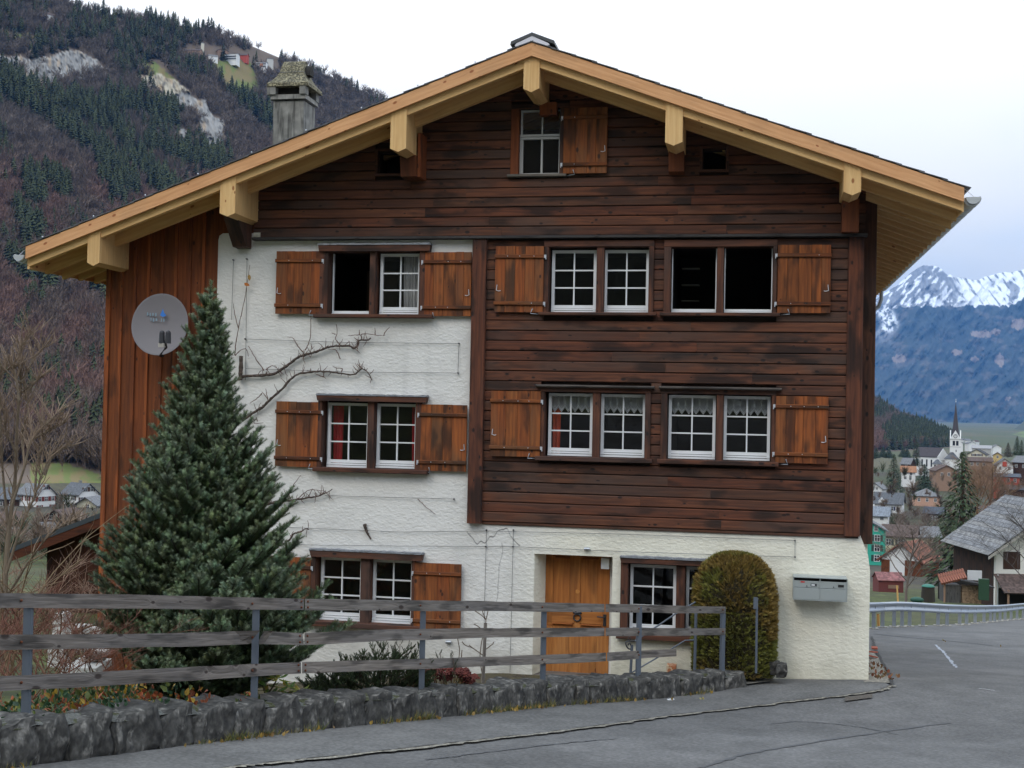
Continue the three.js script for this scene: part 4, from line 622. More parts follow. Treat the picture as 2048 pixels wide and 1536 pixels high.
// ---- handrail with a curled end, and the lone steel post
{
  const h = thing('handrail', 'thin wrought handrail with curled end beside the house door', 'handrail'), D = 18.95, P = (x, y, d = D) => at(x, y, d);
  mesh('post', limb([P(1261, 1351), P(1264, 1290)], 0.022, 6), steelMat, h); mesh('post', limb([P(1389, 1350), P(1392, 1226)], 0.024, 6), steelMat, h);
  mesh('bar', limb([P(1270, 1282), P(1300, 1262), P(1352, 1227), P(1391, 1204)], 0.013, 6), steelMat, h); mesh('bar', limb([P(1262, 1346), P(1310, 1318), P(1370, 1281), P(1391, 1280)], 0.011, 6), steelMat, h);
  const cl = []; for (let i = 0; i <= 26; i++) { const a = -0.6 + i / 26 * 7.2, r = 9.5 * (1 - i / 34); cl.push(P(1258.5 - r * Math.cos(a) * 0.75 + 0 * i, 1291 + r * Math.sin(a - 0.4))); } mesh('curl', limb([P(1270, 1282), ...cl], 0.012, 5), ironMat, h);
  const rg2 = []; for (let i = 0; i <= 12; i++) rg2.push(P(1259 + 3 * Math.cos(i / 6 * Math.PI), 1277 + 3 * Math.sin(i / 6 * Math.PI))); mesh('ring', limb(rg2, 0.006, 4), ironMat, h);
  rebase(h, P(1261, 1351));
  const s = thing('steel_post', 'single thin steel post in front of the clipped hedge', 'post'); mesh('shaft', limb([at(1512, 1346, 18.2), at(1514, 1196, 18.2)], 0.018, 8), steelMat, s); const q = at(1511, 1206, 18.2); mesh('plate', new THREE.BoxGeometry(0.06, 0.17, 0.012).translate(q.x, q.y, q.z + 0.02), steelMat, s); rebase(s, at(1512, 1346, 18.2));
  const b = onZ(1343, 1340, 0.25); tag(mesh('brick', uvBox(new THREE.BoxGeometry(0.15, 0.17, 0.2).translate(b.x, b.y, b.z)), std({ map: dataTex(64, 64, (u, v) => { const n = fbm(u * 8, v * 8, 3, 3), w = sstep(0.35, 0.6, n); return [lerp(200, 170, w), lerp(180, 106, w), lerp(150, 70, w)]; }, true, 0.3, 0.3) })), 'stained orange brick standing against the wall below the door window', 'brick');
}
// ---- trellis wires on the wall (parts of the house) and the old espalier vine
{
  const W = [[[494, 518], [491, 760]], [[467, 520], [463, 640]], [[491, 678], [700, 685], [918, 687]], [[918, 687], [916, 746]], [[491, 737], [700, 744], [916, 746]], [[650, 991], [790, 995], [908, 998]], [[560, 1054], [800, 1064], [975, 1062], [1240, 1068], [1590, 1081]], [[560, 1089], [800, 1092], [1025, 1093], [1240, 1103], [1590, 1114]], [[1590, 1081], [1590, 1114]], [[973, 1060], [970, 1180], [966, 1345]], [[1027, 1060], [1024, 1180], [1020, 1345]]];
  for (const w of W) mesh('wire', limb(w.map(p => onZ(p[0], p[1], 0.035)), 0.0042, 4), wireMat, house);
  for (const [x, y] of [[494, 518], [467, 520], [918, 687], [916, 746], [491, 678], [1590, 1081], [1590, 1114], [973, 1060], [1027, 1060], [972, 1093], [1026, 1093], [908, 998]]) { const p = onZ(x, y, 0.02); mesh('wire_eye', new THREE.CylinderGeometry(0.012, 0.012, 0.06, 6).rotateX(Math.PI / 2).translate(p.x, p.y, p.z), ironMat, house); }
  for (const [x, y] of [[1174, 1098], [897, 1284]]) { const p = onZ(x, y, 0.04); mesh('wire_tensioner', new THREE.CylinderGeometry(0.028, 0.028, 0.09, 8).rotateZ(Math.PI / 2).translate(p.x, p.y, p.z), galvMat, house); }
  const v = thing('espalier_vine', 'bare gnarled espalier vine trained along wires on the white wall', 'climbing plant');
  const bark = std({ map: dataTex(128, 128, (u, w) => { const n = fbm(u * 12, w * 6, 41, 4, 12, 6); return [70 + 90 * (n - 0.3), 60 + 78 * (n - 0.3), 54 + 70 * (n - 0.3)]; }, true), bumpMap: asphaltBump, bumpScale: 0.01 }), twigM = std({ color: rgb(0.14, 0.085, 0.065) });
  const z8 = p => [460 + p[0] / 6.0235, 640 + p[1] / 6.0235], z7 = p => [p[0] / 2.926, 900 + p[1] / 2.926];
  const stem = (pts, r0, r1, map, z = 0.06, name = 'branch', mat = bark) => { const q = pts.map(map ?? (p => p)).map((p, i) => onZ(p[0], p[1], z + 0.02 * (rg() - 0.5))); const c = new THREE.CatmullRomCurve3(q), n = Math.max(6, q.length * 4), P = [], R = []; for (let i = 0; i <= n; i++) { const p = c.getPoint(i / n); p.x += 0.008 * (rg() - 0.5); p.y += 0.01 * (rg() - 0.5); P.push(p); R.push(lerp(r0, r1, i / n) * (0.85 + 0.35 * rg())); } mesh(name, limb(P, R, 6, 3), mat, v); return c; };
  const fuzz = (c, n, len) => { const gs = []; for (let i = 0; i < n; i++) { const p = c.getPoint(0.1 + 0.9 * rg()); let a = (rg() < 0.7 ? 1 : -1) * (0.5 + rg() * 2.0), l = len * (0.3 + rg()); const pts = [p.clone()]; let d = V(Math.cos(a), Math.abs(Math.sin(a)) * (rg() < 0.75 ? 1 : -1), 0.5 * (rg() - 0.2)); for (let k = 0; k < 4; k++) { const q = pts[k].clone().addScaledVector(d, l / 4); q.z = Math.max(q.z, 0.02); pts.push(q); d.x += (rg() - 0.5) * 0.9; d.y += (rg() - 0.4) * 0.8; d.normalize(); } gs.push(limb(pts, [0.006, 0.0055, 0.005, 0.004, 0.003], 4)); } mesh('twig', merge(gs), twigM, v); };
  const c1 = stem([[100, 715], [170, 680], [260, 670], [400, 665], [500, 655], [560, 635], [600, 610], [660, 570], [740, 510], [820, 450], [870, 430], [980, 400], [1060, 375], [1160, 335], [1250, 315], [1350, 310], [1450, 315], [1495, 345], [1530, 310], [1545, 255], [1580, 240], [1660, 240], [1695, 215]], 0.027, 0.012, z8);
  const c2 = stem([[150, 1210], [210, 1165], [300, 1105], [400, 1045], [470, 970], [560, 890], [640, 820], [700, 745], [760, 690], [830, 650], [930, 635], [1040, 620], [1120, 620], [1230, 630], [1380, 650], [1500, 655], [1545, 620], [1590, 590], [1640, 610], [1680, 660], [1705, 720]], 0.025, 0.008, z8);
  for (const t of [[[1545, 250], [1490, 210]], [[1590, 230], [1580, 180], [1640, 165], [1740, 180], [1870, 192]], [[1850, 188], [1880, 130], [1920, 85]], [[1580, 180], [1520, 182], [1420, 190]], [[1325, 300], [1270, 220], [1290, 160], [1280, 50]], [[1270, 170], [1225, 155]], [[885, 390], [800, 290], [760, 220], [690, 205]], [[905, 360], [945, 290], [970, 180], [975, 0], [972, -80]], [[990, 350], [975, 280]], [[1750, 180], [1748, 95]], [[1560, 180], [1558, 120]], [[1590, 585], [1560, 540], [1550, 480]], [[1570, 570], [1530, 525]], [[1530, 610], [1480, 550]], [[1340, 625], [1355, 590], [1270, 575], [1235, 550]], [[1130, 635], [1130, 680], [1155, 705]], [[1130, 690], [1020, 645]], [[455, 955], [430, 830]], [[450, 940], [385, 865]], [[385, 885], [320, 950], [240, 1005]], [[410, 610], [300, 450], [220, 310]], [[430, 600], [510, 550], [580, 590]], [[1330, 470], [1270, 360], [1180, 350]], [[60, 430], [65, 330], [90, 180], [120, 0], [135, -60], [190, -330], [240, -660]], [[100, 90], [60, -60], [40, -200]], [[60, 430], [120, 370], [190, 350], [225, 440]], [[0, 400], [45, 430]], [[240, 1160], [290, 1200], [290, 1240], [400, 1240]], [[330, 1220], [320, 1170]]]) stem(t, 0.0085, 0.004, z8, 0.07, 'twig', twigM);
  fuzz(c1, 60, 0.13); fuzz(c2, 44, 0.12);
  const c3 = stem([[1560, 318], [1590, 310], [1640, 300], [1700, 295], [1740, 290], [1800, 280], [1860, 270], [1900, 255], [1945, 230]], 0.024, 0.007, z7); for (const t of [[[1700, 288], [1690, 240], [1720, 200], [1760, 150]], [[1690, 285], [1660, 230]], [[1740, 285], [1810, 235], [1890, 240]], [[1800, 280], [1830, 225]]]) stem(t, 0.008, 0.004, z7, 0.07, 'twig', twigM); fuzz(c3, 34, 0.14);
  const c4 = stem([[1640, 560], [1670, 545], [1700, 520], [1720, 490], [1760, 480], [1790, 460], [1810, 465]], 0.02, 0.006, z7); fuzz(c4, 14, 0.12);
  stem([[729, 1048], [733, 1062], [742, 1079]], 0.03, 0.012, null, 0.04, 'stub'); stem([[835, 998], [850, 1012], [871, 1029]], 0.006, 0.004, null, 0.03, 'twig', twigM); stem([[482, 712], [481, 760]], 0.035, 0.033, null, 0.12, 'stake');
  for (const [x, y, c] of [[498, 556, rgb(0.36, 0.22, 0.07)], [494, 570, rgb(0.5, 0.17, 0.04)]]) { const p = onZ(x, y, 0.1), s = new THREE.Shape(); s.moveTo(0, -0.05); s.quadraticCurveTo(0.06, 0, 0.02, 0.055); s.quadraticCurveTo(-0.05, 0.05, 0, -0.05); mesh('leaf', new THREE.ShapeGeometry(s, 6).rotateZ(x * 1.3).translate(p.x, p.y, p.z), std({ color: c }), v); }
  rebase(v, V(-8.9, 1, 0));
}

// ---------------------------------------------------------------- plants near the house
const rp = mulberry(4711);
const M4 = new THREE.Matrix4(), Q4 = new THREE.Quaternion();
const place = (p, dir, roll, sc) => { const q = new THREE.Quaternion().setFromUnitVectors(V(0, 1, 0), dir.clone().normalize()).multiply(new THREE.Quaternion().setFromAxisAngle(V(0, 1, 0), roll)); return new THREE.Matrix4().compose(p, q, typeof sc === 'number' ? V(sc, sc, sc) : sc); };
const triG = (list) => { const g = new THREE.BufferGeometry(); g.setAttribute('position', new THREE.Float32BufferAttribute(list, 3)); g.computeVertexNormals(); return g; };
const leafMat = (c, t = 0.25, o = {}) => new THREE.MeshPhysicalMaterial({ color: c, roughness: 0.75, transmission: t, thickness: 0, side: THREE.DoubleSide, ...o });
// a conifer shoot along +y with needles round it, length 1
function shootG(seed, n, nl, nw, up = 0.5) {
  const r = mulberry(seed), L = []; for (let i = 0; i < n; i++) {
    const t = 0.02 + 0.98 * Math.pow(i / n, 0.9), a = i * 2.39996 + r() * 0.6, l = nl * (0.8 + r() * 0.35) * (1 - 0.25 * t), c = Math.cos(a), s = Math.sin(a);
    const dx = c * 0.85, dz = s * 0.85, dy = up + 0.35 * r(), k = l / Math.hypot(dx, dy, dz); const wx = -s * nw, wz = c * nw;
    L.push(-wx, t, -wz, wx, t, wz, dx * k + wx * 0.5, t + dy * k, dz * k + wz * 0.5, -wx, t, -wz, dx * k + wx * 0.5, t + dy * k, dz * k + wz * 0.5, dx * k - wx * 0.5, t + dy * k, dz * k - wz * 0.5);
  }
  const w = 0.03; for (let k = 0; k < 3; k++) { const a = k * 2.09, b = a + 2.09; L.push(Math.cos(a) * w, 0, Math.sin(a) * w, Math.cos(b) * w, 0, Math.sin(b) * w, 0, 1, 0); }
  return triG(L);
}
// ---- the blue-green fir in the garden
{
  const D = 13.4, base = at(398, 1402, D), t = thing('fir_tree', 'bluish green garden fir with pointed top behind the plank fence', 'tree'), prof = [[560, 418, 424], [600, 408, 432], [625, 392, 446], [700, 374, 466], [800, 342, 478], [900, 296, 508], [1000, 250, 545], [1070, 262, 560], [1120, 214, 594], [1180, 224, 616], [1240, 222, 648], [1310, 216, 640], [1350, 260, 560], [1385, 300, 470], [1402, 340, 440]];
  const pl = prof.map(p => [p[0], p[1]]), pr = prof.map(p => [p[0], p[2]]), cx = y => lerp(420, 400, sstep(600, 1200, y)), H = base.distanceTo(at(420, 562, D));
  const trunk = []; for (let i = 0; i <= 16; i++) { const y = lerp(1402, 575, i / 16); trunk.push(at(cx(y), y, D)); }
  const bark = std({ color: rgb(0.06, 0.045, 0.035), roughness: 1 });
  mesh('trunk', limb(trunk, trunk.map((_, i) => lerp(0.055, 0.006, i / 16)), 8), bark, t);
  for (const [x, lean] of [[322, 1330], [352, 1345], [438, 1350]]) mesh('stem', limb([at(x, 1400, D + 0.1), at(x + 4, 1370, D), at(lerp(x, 398, 0.5), 1330, D)], [0.03, 0.025, 0.02], 6), bark, t);
  const mats = [], cols = [], br = [];
  const S = 2500 / D; const X = at(1, 0, D).sub(at(0, 0, D)).normalize();
  const addShoot = (p, d, len, age) => { mats.push(place(p, d, rp() * 6.28, V(len, len, len))); const b = rp(); const c = age > 0.5 ? [0.125, 0.168, 0.082] : [0.052, 0.088, 0.024]; const k = 0.55 + 0.9 * b, bl = age > 0.5 ? 0.8 + 0.45 * rp() : 1; cols.push(rgb(c[0] * k * (0.85 + 0.3 * rp()), c[1] * k, c[2] * k * bl)); };
  const N = 620; let az = 0;
  for (let i = 0; i < N; i++) {
    const f = Math.pow((i + 0.5) / N, 0.62), y = lerp(600, 1385, f), c0 = at(cx(y), y, D); az += 2.39996; const a = az + (rp() - 0.5) * 0.5, ca = Math.cos(a), sa = Math.sin(a);
    const l0 = Math.max(6, cx(y) - interp(pl, y)), r0 = Math.max(6, interp(pr, y) - cx(y)), R = (ca < 0 ? l0 : r0) / S * (0.92 + 0.26 * rp()) * lerp(1, 0.86, Math.abs(sa)) * (0.9 + 0.2 * Math.sin(i * 0.9));
    const rise = lerp(0.75, -0.02, f) + (rp() - 0.5) * 0.16; const dir = V(X.x * ca, rise, X.z * ca).add(V(-X.z * sa * -1, 0, X.x * sa * -1).multiplyScalar(-1)).normalize();
    // branch: sags a little, then turns up at the tip
    const P = []; const st = c0.clone(); st.y -= R * rise * 0.6; for (let k = 0; k <= 6; k++) { const q = k / 6; const p = st.clone().addScaledVector(dir, R * q); p.y += R * (-0.16 * Math.sin(q * Math.PI) + 0.12 * q * q); P.push(p); }
    br.push(limb(P, P.map((_, k) => lerp(0.013, 0.004, k / 6)), 4)); const cv = new THREE.CatmullRomCurve3(P), side = V(-dir.z, 0, dir.x).normalize();
    const n = Math.max(5, Math.round(R / 0.052));
    for (let k = 0; k <= n; k++) {
      const q = lerp(0.22, 1, k / n), p = cv.getPoint(q), tg = cv.getTangent(q); const tw = Math.min(0.34, R * 0.42) * (1.08 - q) + 0.03;
      for (const sgn of [-1, 1]) { const d = tg.clone().multiplyScalar(0.75).addScaledVector(side, sgn * (0.85 + 0.3 * rp())).add(V(0, 0.10 + 0.25 * rp(), 0)).normalize(); const m = Math.max(1, Math.round(tw / 0.06)); for (let j = 0; j < m; j++) { const e = p.clone().addScaledVector(d, j * 0.06); addShoot(e, d.clone().add(V((rp() - 0.5) * 0.5, 0.15 + 0.25 * rp(), (rp() - 0.5) * 0.5)), 0.085 + 0.03 * rp(), j >= m - 1 ? (q > 0.45 ? 1 : 0.4) : 0); if (rp() < 0.5) addShoot(e, d.clone().addScaledVector(tg, 0.9 * (rp() - 0.3)).add(V(0, 0.35, 0)), 0.075, q > 0.6 ? 1 : 0.3); } }
      addShoot(p, tg.clone().add(V(0, 0.3 + 0.3 * rp(), 0)), 0.09, q > 0.7 ? 1 : 0.2);
    }
    addShoot(P[6], dir.clone().add(V(0, 0.35, 0)), 0.11, 1);
  }
  // leader with its open top whorls
  for (let k = 0; k < 7; k++) { const y = 650 - k * 11, p = at(420 + k * 0.3, y, D); for (let j = 0; j < 5; j++) { const a = j * 1.2566 + k * 0.7; addShoot(p, V(Math.cos(a), 0.55, Math.sin(a)), 0.14 - 0.011 * k, 1); } }
  addShoot(at(421, 592, D), V(0.03, 1, 0), 0.16, 1); addShoot(at(421, 610, D), V(0.02, 1, 0), 0.14, 1);
  mesh('branch', merge(br), bark, t).userData.kind = 'stuff';
  const G = [shootG(5, 64, 0.34, 0.021), shootG(9, 56, 0.38, 0.022, 0.65)], fm = leafMat(rgb(1, 1, 1), 0.0, { roughness: 0.6 });
  G.forEach((g, q) => instanced('foliage', g, fm, mats.filter((_, i) => i % 2 === q), cols.filter((_, i) => i % 2 === q), t));
  rebase(t, base); console.log('fir shoots', mats.length);
}
// ---- clipped thuja column
{
  const D = 19.3, base = at(1467, 1347, D), t = thing('thuja_hedge', 'clipped round-topped thuja bush, yellowish green and brown, before the plinth wall', 'hedge'), hw = 0.59, hd = 0.40, H = 1.80;
  const surf = (a, v, k = 1) => { // v 0..1 along the outline from foot to crown
    const side = H - 0.62; let y, r; if (v < 0.62) { y = v / 0.62 * side; r = 1; } else { const q = (v - 0.62) / 0.38 * Math.PI / 2; y = side + 0.62 * Math.sin(q); r = Math.pow(Math.cos(q), 0.75); }
    const lump = 1 + 0.10 * (fbm3(Math.cos(a) * 1.8, y * 2.1, Math.sin(a) * 1.8, 3, 3) - 0.5); const c = Math.cos(a), s = Math.sin(a), e = 1 / Math.pow(Math.abs(c) ** 3 + Math.abs(s) ** 3, 1 / 3); return V(c * e * hw * r * k * lump, y, s * e * hd * r * k * lump);
  };
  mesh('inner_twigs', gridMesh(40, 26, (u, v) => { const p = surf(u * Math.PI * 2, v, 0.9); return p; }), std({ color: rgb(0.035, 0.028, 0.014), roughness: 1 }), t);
  const spray = (seed) => { const r = mulberry(seed), L = []; const blade = (x, y, a, l, w) => { const c = Math.cos(a), s = Math.sin(a), px = -s * w, py = c * w, z = (r() - 0.5) * 0.12; L.push(x, y, 0, x + c * l * 0.5 + px, y + s * l * 0.5 + py, z, x + c * l, y + s * l, z * 1.5, x, y, 0, x + c * l, y + s * l, z * 1.5, x + c * l * 0.5 - px, y + s * l * 0.5 - py, z); }; for (let i = 0; i < 8; i++) { const q = i / 8, sg = i % 2 ? 1 : -1; blade(0, q * 0.7, Math.PI / 2 - sg * (0.75 - 0.3 * q), 0.42 * (1 - 0.4 * q), 0.055); } blade(0, 0, Math.PI / 2, 1, 0.05); return triG(L); };
  const m = [], c = []; for (let i = 0; i < 11000; i++) { const a = rp() * 6.283, v = Math.pow(rp(), 0.9) , p = surf(a, v, 0.93 + 0.06 * rp()), q = surf(a + 0.02, v, 0.95), w = surf(a, Math.min(1, v + 0.02), 0.95); const n = p.clone().setY(p.y < H - 0.62 ? 0 : (p.y - H + 0.62) * 0.9).normalize(); const d = n.clone().multiplyScalar(0.75).add(V((rp() - 0.5) * 1.1, 0.55 * (rp() - 0.35) + 0.2, (rp() - 0.5) * 1.1)); m.push(place(p, d, rp() * 6.28, 0.075 + 0.05 * rp())); const b = fbm3(p.x * 3, p.y * 3, p.z * 3, 31, 3), br = sstep(0.44, 0.6, b + 0.1 * (p.y > H * 0.55 ? 1 : 0) + 0.12 * (rp() - 0.5)), k = 0.7 + 0.7 * rp(); c.push(rgb(lerp(0.155, 0.22, br) * k, lerp(0.155, 0.145, br) * k, lerp(0.022, 0.03, br) * k)); }
  const fm = leafMat(rgb(1, 1, 1), 0.12); instanced('foliage', spray(3), fm, m.filter((_, i) => i % 2), c.filter((_, i) => i % 2), t); instanced('foliage', spray(8), fm, m.filter((_, i) => !(i % 2)), c.filter((_, i) => !(i % 2)), t);
  t.position.copy(base);
}
// ---- bare shrubs on the left
function caneBush(name, label, cat, base, canes, col, twig, seed, o = {}) {
  const r = mulberry(seed), t = thing(name, label, cat), mainG = [], twigG = [];
  for (let i = 0; i < canes; i++) {
    const a = o.az ? lerp(o.az[0], o.az[1], r()) : r() * 6.283, L = (o.len ?? 1.6) * (0.6 + 0.6 * r()), out = (o.out ?? 0.5) * (0.4 + 0.9 * r()), p0 = base.clone().add(V((r() - 0.5) * (o.spread ?? 0.3), 0, (r() - 0.5) * (o.spread ?? 0.3)));
    let d = V(Math.cos(a) * out, 1, Math.sin(a) * out * 0.7).normalize(), p = p0.clone(), P = [p.clone()], n = 9; for (let k = 0; k < n; k++) { p = p.clone().addScaledVector(d, L / n); P.push(p); d.add(V(Math.cos(a) * (o.arch ?? 0.06) + (r() - 0.5) * (o.wig ?? 0.12), -(o.droop ?? 0.07) + (r() - 0.5) * 0.06, Math.sin(a) * (o.arch ?? 0.06) + (r() - 0.5) * 0.12)).normalize(); }
    const r0 = (o.r ?? 0.011) * (0.6 + 0.7 * r()); mainG.push(limb(P, P.map((_, k) => lerp(r0, r0 * 0.3, k / n)), 5));
    const grow = (Q, rad, len, depth) => { const m = depth ? (o.n1 ?? 7) : 3; for (let k = 0; k < m; k++) { const q = 0.25 + 0.75 * r(), idx = Math.min(Q.length - 2, Math.floor(q * (Q.length - 1))), s = Q[idx].clone().lerp(Q[idx + 1], r()), tg = Q[idx + 1].clone().sub(Q[idx]).normalize(); let e = tg.multiplyScalar(0.8).add(V((r() - 0.5) * 1.6, 0.35 * r() + (o.twup ?? 0), (r() - 0.5) * 1.6)).normalize(), w = s, W = [s], l = len * (0.4 + 0.8 * r()); for (let j = 0; j < 4; j++) { w = w.clone().addScaledVector(e, l / 4); W.push(w); e.add(V((r() - 0.5) * 0.5, (r() - 0.45) * 0.4, (r() - 0.5) * 0.5)).normalize(); } twigG.push(limb(W, [rad, rad * 0.8, rad * 0.7, rad * 0.55, rad * 0.4], 4)); if (depth > 1) grow(W, rad * 0.6, len * 0.5, depth - 1); } };
    grow(P, r0 * 0.5, L * (o.tw ?? 0.3), o.depth ?? 2);
  }
  mesh('branch', merge(mainG), std({ color: col, roughness: 0.9 }), t); const tg = mesh('twig', merge(twigG), std({ color: twig, roughness: 0.95 }), t); tg.userData.kind = 'stuff';
  return rebase(t, base);
}
{
  // taller branching shrub, light bark, with limbs as seen against the hillside
  const D = 13.2, P = (x, y, d = D) => at(x, y, d), t = thing('bare_shrub', 'tall leafless shrub with pale forked branches at the left edge', 'shrub'), col = std({ color: rgb(0.24, 0.185, 0.13), roughness: 0.9, bumpMap: asphaltBump, bumpScale: 0.01 }), tw = [];
  const limbs = [[[8, 1330], [10, 1180], [18, 1060], [30, 960], [34, 860], [38, 800], [42, 760], [37, 725], [44, 690], [68, 665]], [[18, 1060], [6, 950], [2, 850], [0, 760], [10, 742], [27, 736]], [[38, 800], [30, 745], [18, 722]], [[42, 765], [58, 738], [66, 715], [88, 696]], [[40, 788], [60, 772], [85, 752]], [[24, 1010], [50, 930], [62, 880], [90, 850], [118, 822]], [[50, 930], [44, 870], [56, 820], [52, 790]], [[62, 880], [100, 860], [126, 848]], [[12, 1150], [40, 1060], [70, 990], [92, 930], [108, 900]], [[70, 990], [74, 930], [86, 880], [82, 850]], [[10, 1200], [60, 1120], [110, 1060], [150, 1040]], [[6, 1240], [-10, 1100], [-20, 980], [-6, 860], [4, 800]], [[88, 950], [112, 905], [150, 890]], [[30, 900], [12, 860], [8, 820]]];
  const g = limbs.map((L, i) => { const pts = L.map((p, k) => P(p[0], p[1], D + 0.12 * Math.sin(i * 2.1 + k * 0.5))); const c = new THREE.CatmullRomCurve3(pts), n = L.length * 4, Q = [], R = [], r0 = i === 0 ? 0.034 : i === 11 ? 0.028 : 0.016, r1 = 0.0055; for (let k = 0; k <= n; k++) { Q.push(c.getPoint(k / n)); R.push(lerp(r0, r1, Math.pow(k / n, 0.7)) * (0.9 + 0.2 * rp())); } for (let k = 0; k < L.length * 7; k++) { const q = 0.2 + 0.8 * rp(), s = c.getPoint(q), tg = c.getTangent(q), e = tg.multiplyScalar(0.7).add(V((rp() - 0.5) * 1.8, 0.3 * rp(), (rp() - 0.5) * 1.2)).normalize(), l = 0.09 + 0.22 * rp(), m = s.clone().addScaledVector(e, l * 0.5).add(V((rp() - 0.5) * 0.04, 0.02, 0)), w = s.clone().addScaledVector(e, l).add(V((rp() - 0.5) * 0.07, 0.04, 0)); tw.push(limb([s, m, w], [0.0055, 0.0045, 0.003], 4)); if (rp() < 0.6) tw.push(limb([m, m.clone().add(V((rp() - 0.5) * 0.16, 0.02 + 0.1 * rp(), (rp() - 0.5) * 0.1))], [0.004, 0.0025], 4)); } return limb(Q, R, 6); });
  mesh('branch', merge(g), col, t); mesh('twig', merge(tw), std({ color: rgb(0.23, 0.165, 0.115) }), t).userData.kind = 'stuff'; rebase(t, P(8, 1330));
}
caneBush('bare_shrub', 'dense tangle of arching tan twigs left of the brown board wall', 'shrub', at(60, 1330, 14.6), 34, rgb(0.24, 0.15, 0.095), rgb(0.2, 0.12, 0.08), 21, { len: 1.9, out: 0.9, spread: 1.5, depth: 2, n1: 8, arch: 0.12, droop: 0.13, r: 0.009 });
caneBush('bare_shrub', 'reddish brown leafless twig bush low behind the left fence rails', 'shrub', at(30, 1400, 12.2), 40, rgb(0.17, 0.075, 0.045), rgb(0.15, 0.062, 0.04), 22, { len: 1.15, out: 0.75, spread: 1.7, depth: 2, n1: 7, r: 0.007 });
caneBush('bare_shrub', 'thin straw-coloured canes standing upright by the left end of the fence', 'shrub', at(-10, 1360, 13.0), 16, rgb(0.28, 0.2, 0.12), rgb(0.22, 0.15, 0.09), 23, { len: 2.1, out: 0.25, spread: 0.6, depth: 1, n1: 5, r: 0.012 });
caneBush('bare_shrub', 'small rusty twig bush beside the whitewashed garden steps', 'shrub', at(150, 1345, 16.5), 22, rgb(0.16, 0.08, 0.05), rgb(0.15, 0.07, 0.045), 24, { len: 0.9, out: 1.0, spread: 1.2, depth: 2, n1: 6, r: 0.006 });
// leaf helpers
const leafShape = (l, w, fold = 0.25) => { const L = [], n = 4; for (let i = 0; i < n; i++) { const a = i / n, b = (i + 1) / n, wa = w * Math.sin(Math.PI * Math.pow(a, 0.8)), wb = w * Math.sin(Math.PI * Math.pow(b, 0.8)), za = -0.25 * a * a * l, zb = -0.25 * b * b * l; for (const s of [-1, 1]) L.push(0, a * l, za, s * wa, a * l, za + wa * fold, s * wb, b * l, zb + wb * fold, 0, a * l, za, s * wb, b * l, zb + wb * fold, 0, b * l, zb); } return triG(L); };
// ground cover between the wall and the shrubs: mixed green, yellow and rust leaves
{
  const m = [], c = []; for (let i = 0; i < 10000; i++) { const u = rp() * 0.40, v = Math.pow(rp(), 1.6) * 0.75, p = gardenPt(u, v); const n = fbm(p.x * 1.3, p.z * 1.3, 51, 3); if (n < 0.3) continue; p.y += 0.02 + 0.34 * rp() * sstep(0.3, 0.6, n) * sstep(0.42, 0.3, u); m.push(place(p, V((rp() - 0.5) * 1.6, 0.5 + rp(), (rp() - 0.5) * 1.6 + 0.4), rp() * 6.28, 0.6 + 0.8 * rp())); const q = fbm(p.x * 3, p.z * 3 + p.y * 2, 57, 3) + 0.22 * (rp() - 0.5), k = 0.6 + 0.8 * rp(); const col = q < 0.47 ? [0.025, 0.075, 0.025] : q < 0.56 ? [0.10, 0.13, 0.02] : q < 0.63 ? [0.36, 0.22, 0.02] : [0.30, 0.075, 0.02]; c.push(rgb(...col.map(x => x * k))); }
  const g = instanced('ground_cover', leafShape(0.06, 0.02), leafMat(rgb(1, 1, 1), 0.2), m, c); tag(g, 'low mixed green, yellow and rusty leaves behind the stone wall', 'ground cover');
}
// rhododendron with drooping yellow-green leaves
{
  const t = thing('rhododendron', 'small rhododendron with drooping yellow-green leaves beside the fir', 'shrub'), D = 13.3, base = at(535, 1408, D), cols = [[0.20, 0.24, 0.035], [0.30, 0.31, 0.05], [0.10, 0.2, 0.035], [0.34, 0.27, 0.04]].map(c => leafMat(rgb(...c), 0.25, { roughness: 0.5 })), G = [leafShape(0.17, 0.028), leafShape(0.15, 0.024)], st = [];
  [[555, 1356], [520, 1358], [575, 1372], [500, 1378], [540, 1384], [562, 1390], [588, 1392], [485, 1396], [515, 1398], [535, 1370], [600, 1380]].forEach(([x, y], i) => { const p = at(x, y, D + 0.25 * (rp() - 0.5)); st.push(limb([base.clone().add(V((rp() - 0.5) * 0.2, 0, 0)), p.clone().lerp(base, 0.4).add(V(0, 0.03, 0)), p], [0.012, 0.01, 0.007], 5)); const n = 8; for (let k = 0; k < n; k++) { const a = k / n * 6.28 + rp(), d = V(Math.cos(a), 0.05 - 0.5 * rp(), Math.sin(a)); const l = mesh('leaf', G[k % 2], cols[Math.floor(rp() * 4)], t); l.applyMatrix4(new THREE.Matrix4().makeTranslation(p.x, p.y, p.z).multiply(new THREE.Matrix4().makeRotationFromQuaternion(new THREE.Quaternion().setFromRotationMatrix(new THREE.Matrix4().makeBasis(d.clone().cross(V(0, 1, 0)).normalize().negate(), d.clone().normalize(), d.clone().cross(V(0, 1, 0)).normalize().negate().cross(d.clone().normalize()))))).scale(V(1, 0.75 + 0.4 * rp(), 1))); } });
  mesh('stem', merge(st), std({ color: rgb(0.12, 0.1, 0.06) }), t); rebase(t, base);
}
